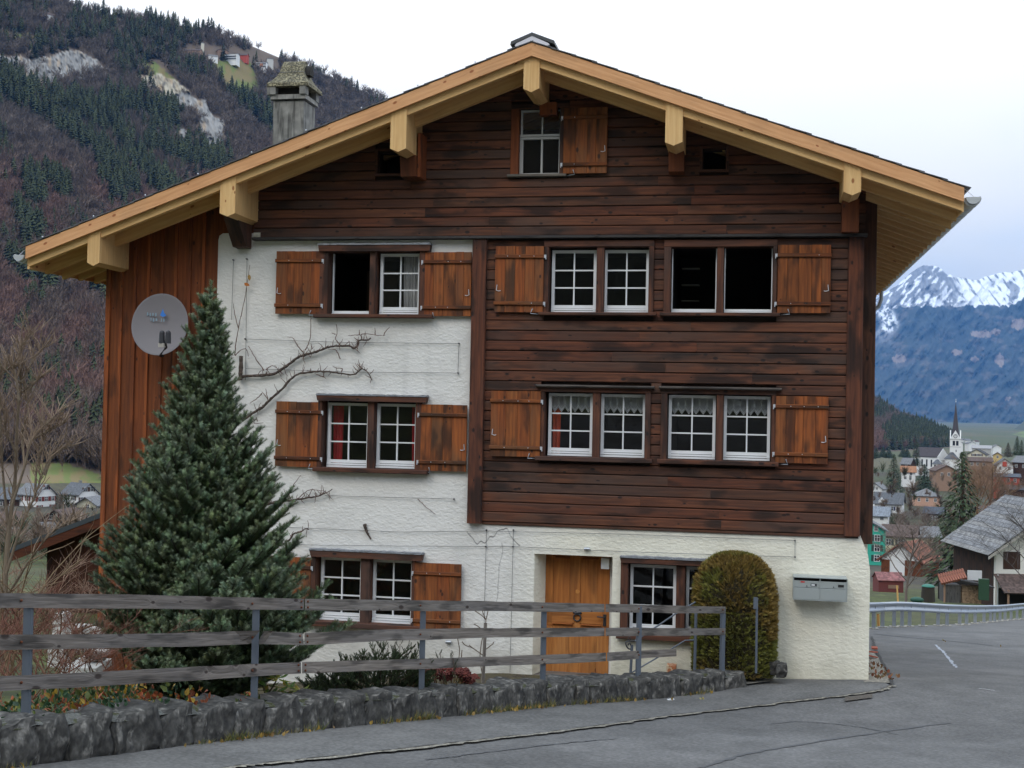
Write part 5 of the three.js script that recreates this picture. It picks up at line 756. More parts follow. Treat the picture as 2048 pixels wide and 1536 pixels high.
// creeping juniper, dark green and feathery
{
  const t = thing('juniper', 'low spreading dark green juniper in front of the white wall', 'shrub'), D = 14.6, base = at(745, 1400, D), m = [], c = [], st = [];
  for (let i = 0; i < 150; i++) { const px = lerp(635, 850, rp()), top = interp([[635, 1385], [690, 1350], [720, 1335], [770, 1325], [830, 1335], [850, 1360]], px), y = lerp(top, 1398, Math.pow(rp(), 1.3)), p = at(px, y, D + (rp() - 0.4) * 0.7), a = rp() * 6.28, tall = rp() < 0.12; let d = V(Math.cos(a) * 0.8 + (px - 745) / 160, tall ? 0.9 : 0.45, Math.sin(a) * 0.7 + 0.15).normalize(), q = p.clone().addScaledVector(d, -0.12), L = tall ? 0.34 + 0.18 * rp() : 0.2 + 0.16 * rp(), P = [q]; for (let k = 0; k < 6; k++) { q = q.clone().addScaledVector(d, L / 6); P.push(q); d.add(V(0, 0.06, 0)).normalize(); for (let j = 0; j < 4; j++) { const e = d.clone().add(V((rp() - 0.5) * 1.3, (rp() - 0.2) * 0.8, (rp() - 0.5) * 1.3)); m.push(place(q, e, rp() * 6.28, 0.06 + 0.04 * rp())); const k2 = 0.6 + 0.8 * rp(); c.push(rgb(0.05 * k2, 0.075 * k2, 0.024 * k2)); } } st.push(limb(P, 0.004, 3)); }
  const st2 = [[690, 1318, 668], [800, 1288, 775], [815, 1292, 790], [775, 1296, 765], [880, 1306, 868], [905, 1310, 893], [720, 1312, 700], [760, 1318, 742], [790, 1290, 780]]; for (const [x, y, x2] of st2) { const a = at(x2 + 20, 1372, D), b = at(x, y, D); for (let k = 0; k < 14; k++) { const p = a.clone().lerp(b, k / 13); p.x += 0.03 * Math.sin(k); m.push(place(p, V((rp() - 0.5) * 1.4, 0.9, (rp() - 0.5)), 0, 0.05 + 0.03 * rp())); c.push(rgb(0.05, 0.06, 0.025)); } st.push(limb([a, b], 0.005, 3)); }
  mesh('stem', merge(st), std({ color: rgb(0.07, 0.045, 0.03) }), t); instanced('foliage', shootG(15, 40, 0.22, 0.03, 0.9), leafMat(rgb(1, 1, 1), 0.05), m, c, t); rebase(t, base);
}
// autumn stonecrop with flat rusty flower heads
{
  const t = thing('stonecrop', 'autumn stonecrop clump with flat rust-red flower heads beside a fence post', 'flower'), D = 15.1, base = at(890, 1380, D), hm = [[0.17, 0.04, 0.028], [0.22, 0.055, 0.035], [0.13, 0.032, 0.025]].map(c => std({ color: rgb(...c) })), st = [];
  const head = s => { const r = mulberry(s), gs = []; for (let i = 0; i < 46; i++) { const a = r() * 6.28, q = Math.sqrt(r()); gs.push(new THREE.IcosahedronGeometry(0.011 + 0.005 * r(), 0).translate(Math.cos(a) * q * 0.075, 0.028 * (1 - q * q) + 0.012 * (r() - 0.5), Math.sin(a) * q * 0.075)); } return merge(gs); }, H = [head(1), head(2), head(3)];
  for (let i = 0; i < 40; i++) { const x = lerp(826, 946, i < 12 ? i / 11 : rp()), top = interp([[826, 1358], [845, 1348], [870, 1340], [900, 1336], [930, 1342], [946, 1352]], x), y = top + 22 * Math.pow(rp(), 1.5), p = at(x, y, D + 0.3 * (rp() - 0.3)), f = at(lerp(x, 890, 0.35), 1382, D); const h = mesh('flower_head', H[i % 3], hm[Math.floor(rp() * 3)], t); h.position.copy(p); h.scale.setScalar(0.75 + 0.45 * rp()); h.rotation.set(0.15 + 0.2 * (rp() - 0.5), rp() * 6, 0.3 * (rp() - 0.5)); st.push(limb([f, f.clone().lerp(p, 0.6), p], [0.005, 0.0045, 0.004], 4)); }
  mesh('stem', merge(st), std({ color: rgb(0.28, 0.19, 0.08) }), t); rebase(t, base);
}
// stake with thorny rose shoots
{
  const t = thing('rose_bush', 'nearly leafless rose shoots tied to a grey stake by the door', 'shrub'), D = 16.6, P = (x, y) => at(x, y, D), g = [];
  mesh('stake', limb([P(966, 1366), P(971, 1246)], 0.022, 6), wmat(wGrey, [1.1, 1.08, 1.05]), t);
  for (const L of [[[966, 1360], [960, 1310], [966, 1270], [972, 1240], [955, 1225], [947, 1220]], [[972, 1240], [976, 1222]], [[968, 1262], [955, 1252], [948, 1248]], [[965, 1310], [945, 1296], [930, 1290], [924, 1283]], [[945, 1296], [938, 1290]], [[970, 1300], [985, 1288], [988, 1284]], [[916, 1330], [919, 1300], [915, 1276]], [[922, 1330], [924, 1300]], [[972, 1240], [966, 1226], [964, 1214]]]) { const c = new THREE.CatmullRomCurve3(L.map(p => P(...p))); g.push(limb(c.getPoints(10), 0.006, 4)); }
  mesh('shoot', merge(g), std({ color: rgb(0.13, 0.09, 0.06) }), t); rebase(t, P(966, 1366));
}
// weeds and dry leaves along the foot of the wall
{
  const m = [], c = [], lm = [], lc = [], L = wallCurve.getLength();
  for (let i = 0; i < 60; i++) { const u = rp() * 0.97, p0 = wallCurve.getPointAt(u), tg = wallCurve.getTangentAt(u), n = V(-tg.z, 0, tg.x).normalize(); if (n.z < 0) n.negate(); const big = rp(); for (let k = 0; k < 10 + big * 26; k++) { const p = p0.clone().addScaledVector(n, 0.23 + 0.05 * rp()).addScaledVector(tg, (rp() - 0.5) * 0.3); p.y = roadY(p.x, p.z) + 0.02; m.push(place(p, V((rp() - 0.5) * 1.1, 1, (rp() - 0.5) * 1.1).addScaledVector(n, 0.3), rp() * 6, V(0.006, 0.05 + 0.10 * rp() * big, 0.006))); const q = rp(); c.push(rgb(lerp(0.09, 0.26, q), lerp(0.13, 0.2, q), lerp(0.025, 0.05, q))); } for (let k = 0; k < 3; k++) { const p = p0.clone().addScaledVector(n, 0.25 + 0.14 * rp()).addScaledVector(tg, (rp() - 0.5) * 0.5); p.y = roadY(p.x, p.z) + 0.028; lm.push(place(p, V((rp() - 0.5), 0.8, (rp() - 0.5)), rp() * 6, 0.4 + 0.5 * rp())); const q = rp(); lc.push(rgb(lerp(0.15, 0.38, q), lerp(0.09, 0.24, q), 0.035)); } }
  const e = gp(1765, 1350); for (let k = 0; k < 150; k++) { const z = lerp(0.1, -10, Math.pow(rp(), 1.4)), x = lerp(1.82, 2.3, rp()); lm.push(place(V(x, roadY(x, z) + 0.045, z), V((rp() - 0.5), 0.7, (rp() - 0.5)), rp() * 6, 0.5 + 0.8 * rp())); lc.push(rgb(0.12 + 0.14 * rp(), 0.06 + 0.05 * rp(), 0.03)); }
  for (const [x, y] of [[1342, 1400], [1405, 1398], [1420, 1385], [1655, 1342], [1660, 1346], [1563, 1345], [1580, 1340], [1612, 1352], [1887, 1283], [2002, 1294]]) for (let k = 0; k < 4; k++) { const p = gp(x + 6 * (rp() - 0.5), y + 4 * (rp() - 0.5), 0.04); lm.push(place(p, V((rp() - 0.5), 0.6, rp() - 0.3), rp() * 6, 0.7)); lc.push(rgb(0.3, 0.16 + 0.1 * rp(), 0.05)); }
  tag(instanced('weeds', triG([-0.5, 0, 0, 0.5, 0, 0, 0.3, 0.6, 0.5, -0.5, 0, 0, 0.3, 0.6, 0.5, -0.3, 0.6, 0.5, -0.3, 0.6, 0.5, 0.3, 0.6, 0.5, 0, 1, 2]), leafMat(rgb(1, 1, 1), 0.2), m, c), 'yellowing grass and weeds at the foot of the stone wall', 'weeds');
  tag(instanced('dry_leaves', leafShape(0.06, 0.022), leafMat(rgb(1, 1, 1), 0.15), lm, lc), 'dry fallen leaves along the wall foot and beside the house corner', 'leaves');
  tag(mesh('litter', new THREE.BoxGeometry(0.09, 0.02, 0.05).rotateY(0.4).rotateZ(0.2).translate(...gp(1341, 1399, 0.03).toArray()), whiteMat), 'small white crumpled scrap on the pavement below the wall', 'litter');
  const o = gp(1742, 1312, 0.08); const rt = thing('roof_tile', 'broken red clay tile pieces lying beside the house corner', 'tile'); for (let k = 0; k < 3; k++) { const b = mesh('piece', new THREE.BoxGeometry(0.3, 0.025, 0.12).rotateZ(-0.25 + 0.1 * k).rotateY(0.9 + 0.3 * k).translate(o.x + 0.06 * k, o.y + 0.03 * k, o.z - 0.3 * k), std({ color: rgb(0.36, 0.085, 0.045) }), rt); } rebase(rt, o);
}

// ---------------------------------------------------------------- valley, hillsides, village
const rb = mulberry(909);
const horizonY = px => 816 + 0.0201 * (px - 1024);
const camP = camera.position;
const faceCam = p => Math.atan2(camP.x - p.x, camP.z - p.z);
const inPoly = (P, x, y) => { let c = false; for (let i = 0, j = P.length - 1; i < P.length; j = i++) if ((P[i][1] > y) !== (P[j][1] > y) && x < (P[j][0] - P[i][0]) * (y - P[i][1]) / (P[j][1] - P[i][1]) + P[i][0]) c = !c; return c; };
const vcMat = (o = {}) => std({ vertexColors: true, roughness: 1, ...o });
const grassMap = dataTex(512, 512, (u, v) => { const n = fbm(u * 60, v * 60, 401, 3, 60, 60), m = fbm(u * 8, v * 8, 403, 4, 8, 8), q = 150 + 120 * (n - 0.5) + 80 * (m - 0.5); return [q, q, q]; }, true, 14, 14);

// the slope and valley floor as one sheet round the camera
{
  const rs = [2]; while (rs[rs.length - 1] < 21000) rs.push(rs[rs.length - 1] * (rs[rs.length - 1] < 400 ? 1.045 : 1.07) + 0.3);
  const na = 360; const f = (u, v, i, j) => { const a = u * Math.PI * 2, r = rs[j], x = r * Math.sin(a), z = 20 - r * Math.cos(a); let h = roadY(3, z) - lerp(0.85, 0.10, sstep(27, 33, r)); if (r > 60) h += 1.2 * (fbm(x * 0.02, z * 0.02, 3, 3) - 0.5) * sstep(60, 160, r); return Object.assign(V(x, h, z), { u: x, v: z }); };
  const cf = (u, v, p) => { const r = Math.hypot(p.x, p.z - 20), n = fbm(p.x * 0.05, p.z * 0.05, 11, 3), m = fbm(p.x * 0.004, p.z * 0.004, 13, 4); let c = [0.15, 0.185, 0.032]; const br = sstep(0.5, 0.66, n) * 0.5; c = c.map((q, i) => lerp(q, [0.15, 0.135, 0.05][i], br)); if (p.z > 40) c = c.map((q, i) => lerp(q, [0.06, 0.07, 0.03][i], sstep(40, 90, p.z))); if (r > 130) { const t = sstep(0.42, 0.6, m); c = [lerp(0.12, 0.19, t), lerp(0.15, 0.17, t), lerp(0.05, 0.08, t)]; if (r < 750) { const q = sstep(0.40, 0.62, fbm(p.x * 0.03, p.z * 0.03, 15, 3)); c = c.map((k, i) => lerp(k, [0.12, 0.095, 0.06][i], q)); } if (r > 900) c = c.map(k => k * 1.35); } return c; };
  structure('meadow', gridMesh(na, rs.length - 1, f, cf), vcMat({ map: grassMap }));
}
// ---- wooded ridge on the left running on behind the house into the valley
const RIDGE = [[-700, -330], [-200, -120], [0, -28], [120, 6], [160, 20], [230, 30], [300, 42], [400, 56], [470, 78], [560, 116], [620, 136], [700, 172], [780, 204], [850, 245], [1200, 430], [1700, 745], [1750, 800], [1800, 832], [1850, 852], [1905, 880], [1975, 889]];
const BASE = [[-700, 965], [210, 965], [900, 950], [1500, 925], [1750, 905], [1905, 895], [1975, 891]];
const RDEP = [[-700, 1450], [0, 1500], [450, 1700], [800, 2000], [1750, 2500], [1905, 2300], [1975, 2600]];
const hillD = (px, py) => { const b = interp(BASE, px), r = interp(RIDGE, px), t = clamp((b - py) / (b - r)), d0 = lerp(31.8, 46.3, sstep(900, 1500, px)) * 2500 / (b - horizonY(px)), d1 = Math.max(interp(RDEP, px), d0 * 1.05); return lerp(d0, d1, Math.pow(t, 0.92)) + 55 * (fbm(px * 0.013 + py * 0.006, py * 0.004, 71, 4) - 0.5) * Math.sin(Math.PI * clamp(t)) + 26 * (fbm(px * 0.05, py * 0.05, 73, 3) - 0.5) * Math.sin(Math.PI * clamp(t)); };
const ROCK = [[[-20, 112], [40, 110], [70, 120], [110, 106], [150, 100], [180, 112], [215, 138], [222, 148], [190, 158], [165, 162], [150, 156], [120, 172], [95, 186], [60, 186], [45, 166], [20, 150], [-20, 150]], [[267, 150], [290, 150], [320, 148], [345, 155], [372, 175], [382, 183], [350, 191], [318, 191], [290, 188], [270, 165]], [[300, 195], [380, 185], [402, 205], [402, 242], [380, 236], [350, 216], [310, 206]], [[340, 250], [375, 258], [374, 292], [355, 288]], [[393, 205], [416, 200], [422, 232], [452, 238], [450, 290], [422, 318], [402, 292], [394, 250]], [[216, 310], [240, 300], [256, 318], [240, 336], [222, 330]]];
const MEAD = [[[278, 118], [300, 120], [330, 135], [364, 168], [340, 156], [300, 148], [284, 138]], [[415, 122], [460, 118], [505, 130], [515, 165], [520, 190], [490, 196], [458, 190], [436, 150]], [[-20, 62], [50, 68], [88, 76], [60, 86], [-20, 84]], [[60, 924], [130, 926], [215, 950], [230, 1000], [60, 1000]], [[-20, -10], [60, -20], [140, 0], [120, 8], [60, 6], [-20, 4]]];
const onArea = (L, px, py, w = 7) => { const x = px + w * 2 * (fbm(px * 0.06, py * 0.06, 81, 3) - 0.5), y = py + w * 2 * (fbm(px * 0.06, py * 0.06, 83, 3) - 0.5); return L.findIndex(P => inPoly(P, x, y)); };
{
  const xs = []; for (let x = -700; x < -160; x += 20) xs.push(x); for (let x = -160; x < 830; x += 3) xs.push(x); for (let x = 830; x < 1720; x += 14) xs.push(x); for (let x = 1720; x <= 1975; x += 3) xs.push(x);
  const NT = 250, info = [];
  const g = gridMesh(xs.length - 1, NT + 2, (u, v, i, j) => {
    const px = xs[i], b = interp(BASE, px) + 14, r = interp(RIDGE, px); if (j > NT) { const p = at(px, r, hillD(px, r) + (j - NT) * 260); p.y -= (j - NT) * 130; return Object.assign(p, { px, py: r }); }
    const py = lerp(b, r, j / NT), k = onArea(ROCK, px, py); let d = hillD(px, py); if (k >= 0) d += -9 + 26 * (fbm(px * 0.16, py * 0.05, 91 + k, 4) - 0.5) + 12 * (fbm(px * 0.4, py * 0.4, 95, 3) - 0.5); return Object.assign(at(px, py, d), { px, py });
  }, (u, v, p) => {
    const { px, py } = p, k = onArea(ROCK, px, py), m = onArea(MEAD, px, py); const n = fbm(px * 0.09, py * 0.09, 97, 4), f = fbm(px * 0.5, py * 0.14, 99, 3);
    if (k >= 0) { const w = k === 1 ? [0.32, 0.28, 0.21] : k === 5 ? [0.2, 0.13, 0.09] : [0.24, 0.23, 0.215]; const s = 0.45 + 0.95 * f, o = sstep(0.56, 0.72, fbm(px * 0.12, py * 0.04, 103, 3)); const dk = sstep(0.62, 0.74, fbm(px * 0.25, py * 0.09, 107, 3)); return w.map((q, i) => lerp(lerp(q * s, [0.34, 0.24, 0.14][i] * s, o * 0.7), 0.05, dk * 0.8)); }
    if (m >= 0) { const t = sstep(0.4, 0.65, n); return [lerp(0.115, 0.17, t), lerp(0.14, 0.13, t), lerp(0.032, 0.05, t)]; }
    return [0.085 + 0.06 * n, 0.062 + 0.04 * n, 0.044 + 0.028 * n];
  });
  structure('hillside', g, vcMat());
}
// forest: bare brown broadleaf trees and dark conifers, as one wood seen from far off
{
  const conG = (seed) => { const r = mulberry(seed), L = []; for (let i = 0; i < 46; i++) { const t = Math.pow(i / 46, 0.8), y = 0.05 + 0.95 * t, R = 0.19 * Math.pow(1 - t, 0.8) + 0.008, a = i * 2.4 + r(), c = Math.cos(a), s = Math.sin(a), w = R * 0.55 + 0.01; L.push(0, y + 0.05, 0, c * R - s * w, y - 0.035 - 0.03 * r(), s * R + c * w, c * R * 1.1 + s * w, y - 0.03, s * R * 1.1 - c * w); } return triG(L); };
  const bareG = (seed) => { const r = mulberry(seed), L = []; const bl = (p, q, w) => { const a = r() * 6.28, c = Math.cos(a) * w, s = Math.sin(a) * w; L.push(p.x - c, p.y, p.z - s, p.x + c, p.y, p.z + s, q.x, q.y, q.z); }; bl(V(0, 0, 0), V(0, 0.8, 0), 0.018); for (let i = 0; i < 46; i++) { const a = r() * 6.28, y = 0.2 + 0.45 * r(), R = 0.28 * Math.sqrt(r()), m = V(Math.cos(a) * R * 0.4, y + 0.08, Math.sin(a) * R * 0.4), e = V(Math.cos(a) * R, y + 0.12 + 0.26 * r(), Math.sin(a) * R); if (e.y > 1) e.y = 1; bl(V(0, y, 0), e, 0.010); for (let k = 0; k < 2; k++) bl(m.clone().lerp(e, 0.3 + 0.5 * r()), e.clone().add(V((r() - 0.5) * 0.2, 0.04 + 0.1 * r(), (r() - 0.5) * 0.2)), 0.016); } return triG(L); };
  const lines = [[[0, 170], [60, 200], [140, 230], [225, 270]], [[0, 190], [100, 250], [215, 330], [260, 400]], [[230, 270], [270, 330], [330, 400], [385, 455], [440, 490]], [[150, 560], [185, 578], [215, 610]], [[205, 355], [240, 410]], [[215, 215], [300, 230], [340, 250]], [[60, 380], [70, 420]], [[40, 450], [65, 490]], [[100, 380], [125, 400]], [[30, 560], [90, 590]], [[140, 220], [190, 240], [240, 240]], [[300, 300], [380, 330], [450, 350]], [[480, 200], [520, 240], [560, 260]]];
  const dl = (x, y) => { let m = 1e9; for (const L of lines) for (let i = 0; i + 1 < L.length; i++) { const [ax, ay] = L[i], [bx, by] = L[i + 1], t = clamp(((x - ax) * (bx - ax) + (y - ay) * (by - ay)) / ((bx - ax) ** 2 + (by - ay) ** 2)); m = Math.min(m, Math.hypot(x - ax - t * (bx - ax), y - ay - t * (by - ay))); } return m; };
  const cm = [], cc = [], bm = [], bc = []; let tries = 0;
  while (cm.length + bm.length < 30000 && tries++ < 200000) {
    const right = rb() < 0.10; const px = right ? lerp(1735, 1915, rb()) : lerp(-140, 850, rb()), b = interp(BASE, px), r = interp(RIDGE, px), py = lerp(r + 2, right ? b - 2 : Math.min(b, 948 + 26 * sstep(90, 210, px) - 20 * (px < 60)), Math.pow(rb(), right ? 0.9 : 1.0));
    if (!right && px > 230 && py > 560 + 1 * (850 - px)) continue;
    const rk = onArea(ROCK, px, py, 5), md = onArea(MEAD, px, py, 5); if (rk >= 0 && rb() < 0.96) continue; if (md >= 0 && rb() < 0.985) continue; if (!right && inPoly([[398, 92], [560, 106], [562, 152], [522, 152], [480, 136], [410, 128], [362, 116], [364, 94]], px, py) && rb() < 0.97) continue; if (Math.hypot(px - 790, py - 208) < 14 || Math.hypot(px - 100, py - 42) < 12) continue;
    const up = 1 - (py - r) / 420, n = fbm(px * 0.012, py * 0.016, 121, 4), near = dl(px, py); let pc = sstep(0.52, 0.66, n + 0.14 * sstep(0.45, 0.95, up)) * 0.55 + 0.85 * sstep(22, 8, near + 12 * (rb() - 0.5)); if (py > 330 && near > 20) pc *= 0.22; if (right) pc = sstep(0.52, 0.6, n + (py > 865 ? 0.1 : 0)) * 0.8;
    const p = at(px, py, hillD(px, py)); p.y -= 1.5; const q = new THREE.Quaternion().setFromAxisAngle(V(0, 1, 0), rb() * 6.28);
    if (rb() < pc) { const h = 13 + 13 * rb() + (near < 25 ? 5 : 0), w = h * (0.85 + 0.4 * rb()); cm.push(new THREE.Matrix4().compose(p, q, V(w, h, w))); const k = 0.6 + 0.7 * rb(); cc.push(rgb(0.046 * k, 0.056 * k, 0.022 * k)); }
    else { const h = 11 + 8 * rb(), w = h * (0.9 + 0.5 * rb()); bm.push(new THREE.Matrix4().compose(p, q, V(w, h, w))); const k = 0.7 + 0.6 * rb(), z = sstep(0.4, 0.65, fbm(px * 0.02, py * 0.02, 131, 3)); const lo = sstep(250, 420, py); bc.push(rgb(lerp(0.135, 0.17, z * lo) * k, lerp(0.105, 0.095, lo) * k, lerp(0.085, 0.072, lo) * k)); }
  }
  const cmat = vc0(), bmat = vc0();
  tag(instanced('forest', conG(3), cmat, cm, cc), 'dark conifers standing in groups over the wooded mountainside', 'forest');
  tag(instanced('woodland', bareG(5), bmat, bm.filter((_, i) => i % 2), bc.filter((_, i) => i % 2)), 'bare brown broadleaf woods covering the lower mountainside', 'forest'); tag(instanced('woodland', bareG(6), bmat, bm.filter((_, i) => !(i % 2)), bc.filter((_, i) => !(i % 2))), 'bare greyish broadleaf trees mixed through the mountainside woods', 'forest');
  function vc0() { return std({ color: rgb(1, 1, 1), roughness: 1, side: THREE.DoubleSide }); }
}
// ---- snow mountain closing the valley
{
  const TOP = [[1400, 800], [1560, 715], [1650, 660], [1720, 625], [1760, 592], [1795, 570], [1822, 545], [1838, 534], [1848, 530], [1858, 532], [1870, 531.5], [1885, 539], [1893, 549], [1902, 550], [1912, 555], [1930, 556], [1945, 560], [1957, 560], [1970, 553], [1980, 551], [1992, 548], [2006, 544], [2020, 545], [2048, 539], [2100, 522], [2180, 540], [2300, 500], [2450, 560], [2700, 650]];
  const xs = []; for (let x = 1400; x < 1735; x += 12) xs.push(x); for (let x = 1735; x < 2075; x += 1.6) xs.push(x); for (let x = 2075; x <= 2700; x += 12) xs.push(x); const NT = 210;
  const g = gridMesh(xs.length - 1, NT + 2, (u, v, i, j) => {
    const px = xs[i], b = 900, r = interp(TOP, px) + (j >= NT ? 2.2 * (fbm(px * 0.2, 1, 5, 3) - 0.5) : 0); if (j > NT) { const p = at(px, r, 14500 + (j - NT) * 1500); p.y -= (j - NT) * 700; return Object.assign(p, { px, py: r, j }); }
    const t = j / NT, py = lerp(b, r, t); const d = lerp(9800, 14200, Math.pow(t, 0.95)) + (700 * (fbm(px * 0.02 + py * 0.004, py * 0.012, 141, 5) - 0.5) + 320 * (fbm(px * 0.11 + py * 0.05, py * 0.05, 143, 4) - 0.5)) * sstep(0, 0.1, t) * sstep(1.0, 0.93, t); return Object.assign(at(px, py, d), { px, py, j });
  }, (u, v, p) => {
    const { px, py } = p, n = fbm(px * 0.05, py * 0.05, 151, 4), f = fbm(px * 0.3, py * 0.22, 153, 3);
    const rock = [0.19, 0.19, 0.20].map(q => q * (0.6 + 0.9 * f)), forest = [0.018, 0.026, 0.022].map(q => q * (0.7 + 0.7 * n)), meadow = [0.21, 0.155, 0.12], snow = [0.82, 0.84, 0.88];
    const tl = 612 + 3 * (fbm(px * 0.12, 3, 7, 3) - 0.5) * 4 - 0.0 + (px < 1815 ? (1815 - px) * 0.2 : 0) - (px > 2030 ? (px - 2030) * 0.9 : 0);
    let c; const streak = fbm((px * 0.75 - py * 0.55) * 0.22, (py * 0.75 + px * 0.55) * 0.045, 161, 4), st2 = fbm((px * 0.7 + py * 0.6) * 0.2, (py - px * 0.6) * 0.05, 163, 4);
    if (py < tl) { const bowl = sstep(1890, 1930, px - (py - 556) * 0.25), face = px < 1905 ? 1 : 0; let s = lerp(sstep(0.60, 0.68, st2 + 0.10 * sstep(560, 612, py) + (Math.abs(py - interp(TOP, px)) < 5 ? 0.12 : 0)), sstep(0.36, 0.46, streak + 0.06 * sstep(540, 600, py)), bowl); if (inPoly([[2010, 566], [2022, 562], [2040, 575], [2036, 596], [2018, 604], [2020, 584]], px + 8 * (n - 0.5), py)) s *= 0.15; c = rock.map((q, i) => lerp(q, snow[i], clamp(s))); }
    else { const a = sstep(0.60, 0.70, fbm(px * 0.05 + py * 0.06, py * 0.085 - px * 0.02, 171, 5)); c = forest.map((q, i) => lerp(q, meadow[i], a * 0.28)); const gl = Math.abs(px - (1772 + (py - 612) * -0.02 + 8 * Math.sin(py * 0.09))) + 8 * (n - 0.5); const sn = sstep(22, 8, gl) * sstep(672, 655, py) * sstep(0.46, 0.54, streak * 0.5 + f * 0.55); c = c.map((q, i) => lerp(q, snow[i], sn)); const gv = sstep(26, 16, gl) * sstep(700, 670, py); if (sn < 0.2) c = c.map((q, i) => lerp(q, rock[i], gv * 0.7)); for (const [x, y, rx, ry] of [[1798, 718, 16, 9], [1962, 668, 22, 8], [1990, 664, 12, 7], [2036, 648, 16, 12], [1912, 705, 12, 6], [2018, 798, 7, 5], [2000, 720, 10, 14], [1950, 718, 9, 6]]) if (Math.hypot((px - x + 10 * (n - 0.5)) / rx, (py - y + 10 * (f - 0.5)) / ry) < 0.9) c = meadow; }
    return c;
  });
  structure('mountain', g, vcMat());
  // low green spur and dark hill in the valley at the right edge
  structure('hill', gridMesh(80, 14, (u, v) => { const px = lerp(1900, 2500, u), r = interp([[1900, 893], [1925, 886], [1965, 880], [2000, 874], [2048, 862], [2200, 820], [2500, 700]], px), b = 905, py = lerp(b, r, v), d = lerp(46.3 * 2500 / (b - horizonY(px)) * 0.98, 3600, v); return Object.assign(at(px, py, d), { px, py }); }, (u, v, p) => { const n = fbm(p.px * 0.09, p.py * 0.3, 181, 4), t = sstep(0.45, 0.62, n); return [lerp(0.11, 0.07, t), lerp(0.15, 0.085, t), lerp(0.04, 0.04, t)]; }), vcMat());
  structure('hill', gridMesh(50, 12, (u, v) => { const px = lerp(1985, 2500, u), r = interp([[1985, 884], [2010, 872], [2030, 858], [2048, 842], [2200, 720], [2500, 560]], px), b = 890, py = lerp(b, r, v), d = lerp(4200, 5200, v); return Object.assign(at(px, py, d), { px, py }); }, (u, v, p) => { const n = fbm(p.px * 0.12, p.py * 0.2, 183, 4); return [0.03 + 0.05 * n, 0.04 + 0.05 * n, 0.03 + 0.02 * n]; }), vcMat());
}

// ---------------------------------------------------------------- village buildings
const wallM = (r, g, b) => std({ color: rgb(r, g, b), roughness: 0.95, bumpMap: plasterBump, bumpScale: 0.01 });
const roofMap = dataTex(256, 256, (u, v) => { const row = (v * 16) % 1, n = fbm(u * 30, v * 30, 191, 3, 30, 30), q = 150 + 110 * (n - 0.5) - 60 * sstep(0.85, 1, row); return [q, q, q]; }, true, 5, 5);
const roofM = (r, g, b) => std({ map: roofMap, color: rgb(r * 2.8, g * 2.8, b * 2.8), roughness: 0.9 });
const R = { slate: roofM(0.11, 0.115, 0.125), grey: roofM(0.17, 0.17, 0.175), brown: roofM(0.1, 0.066, 0.056), red: roofM(0.24, 0.085, 0.05), terra: roofM(0.33, 0.155, 0.08), dark: roofM(0.045, 0.043, 0.045), blue: roofM(0.07, 0.08, 0.1) };
const winDark = std({ color: rgb(0.03, 0.032, 0.04), roughness: 0.2 }), winTrim = std({ color: rgb(0.7, 0.7, 0.68) }), shutRed = std({ color: rgb(0.16, 0.03, 0.025) }), shutGreen = std({ color: rgb(0.02, 0.06, 0.05) }), shutBlue = std({ color: rgb(0.03, 0.04, 0.1) }), shutBrown = std({ color: rgb(0.08, 0.045, 0.03) });
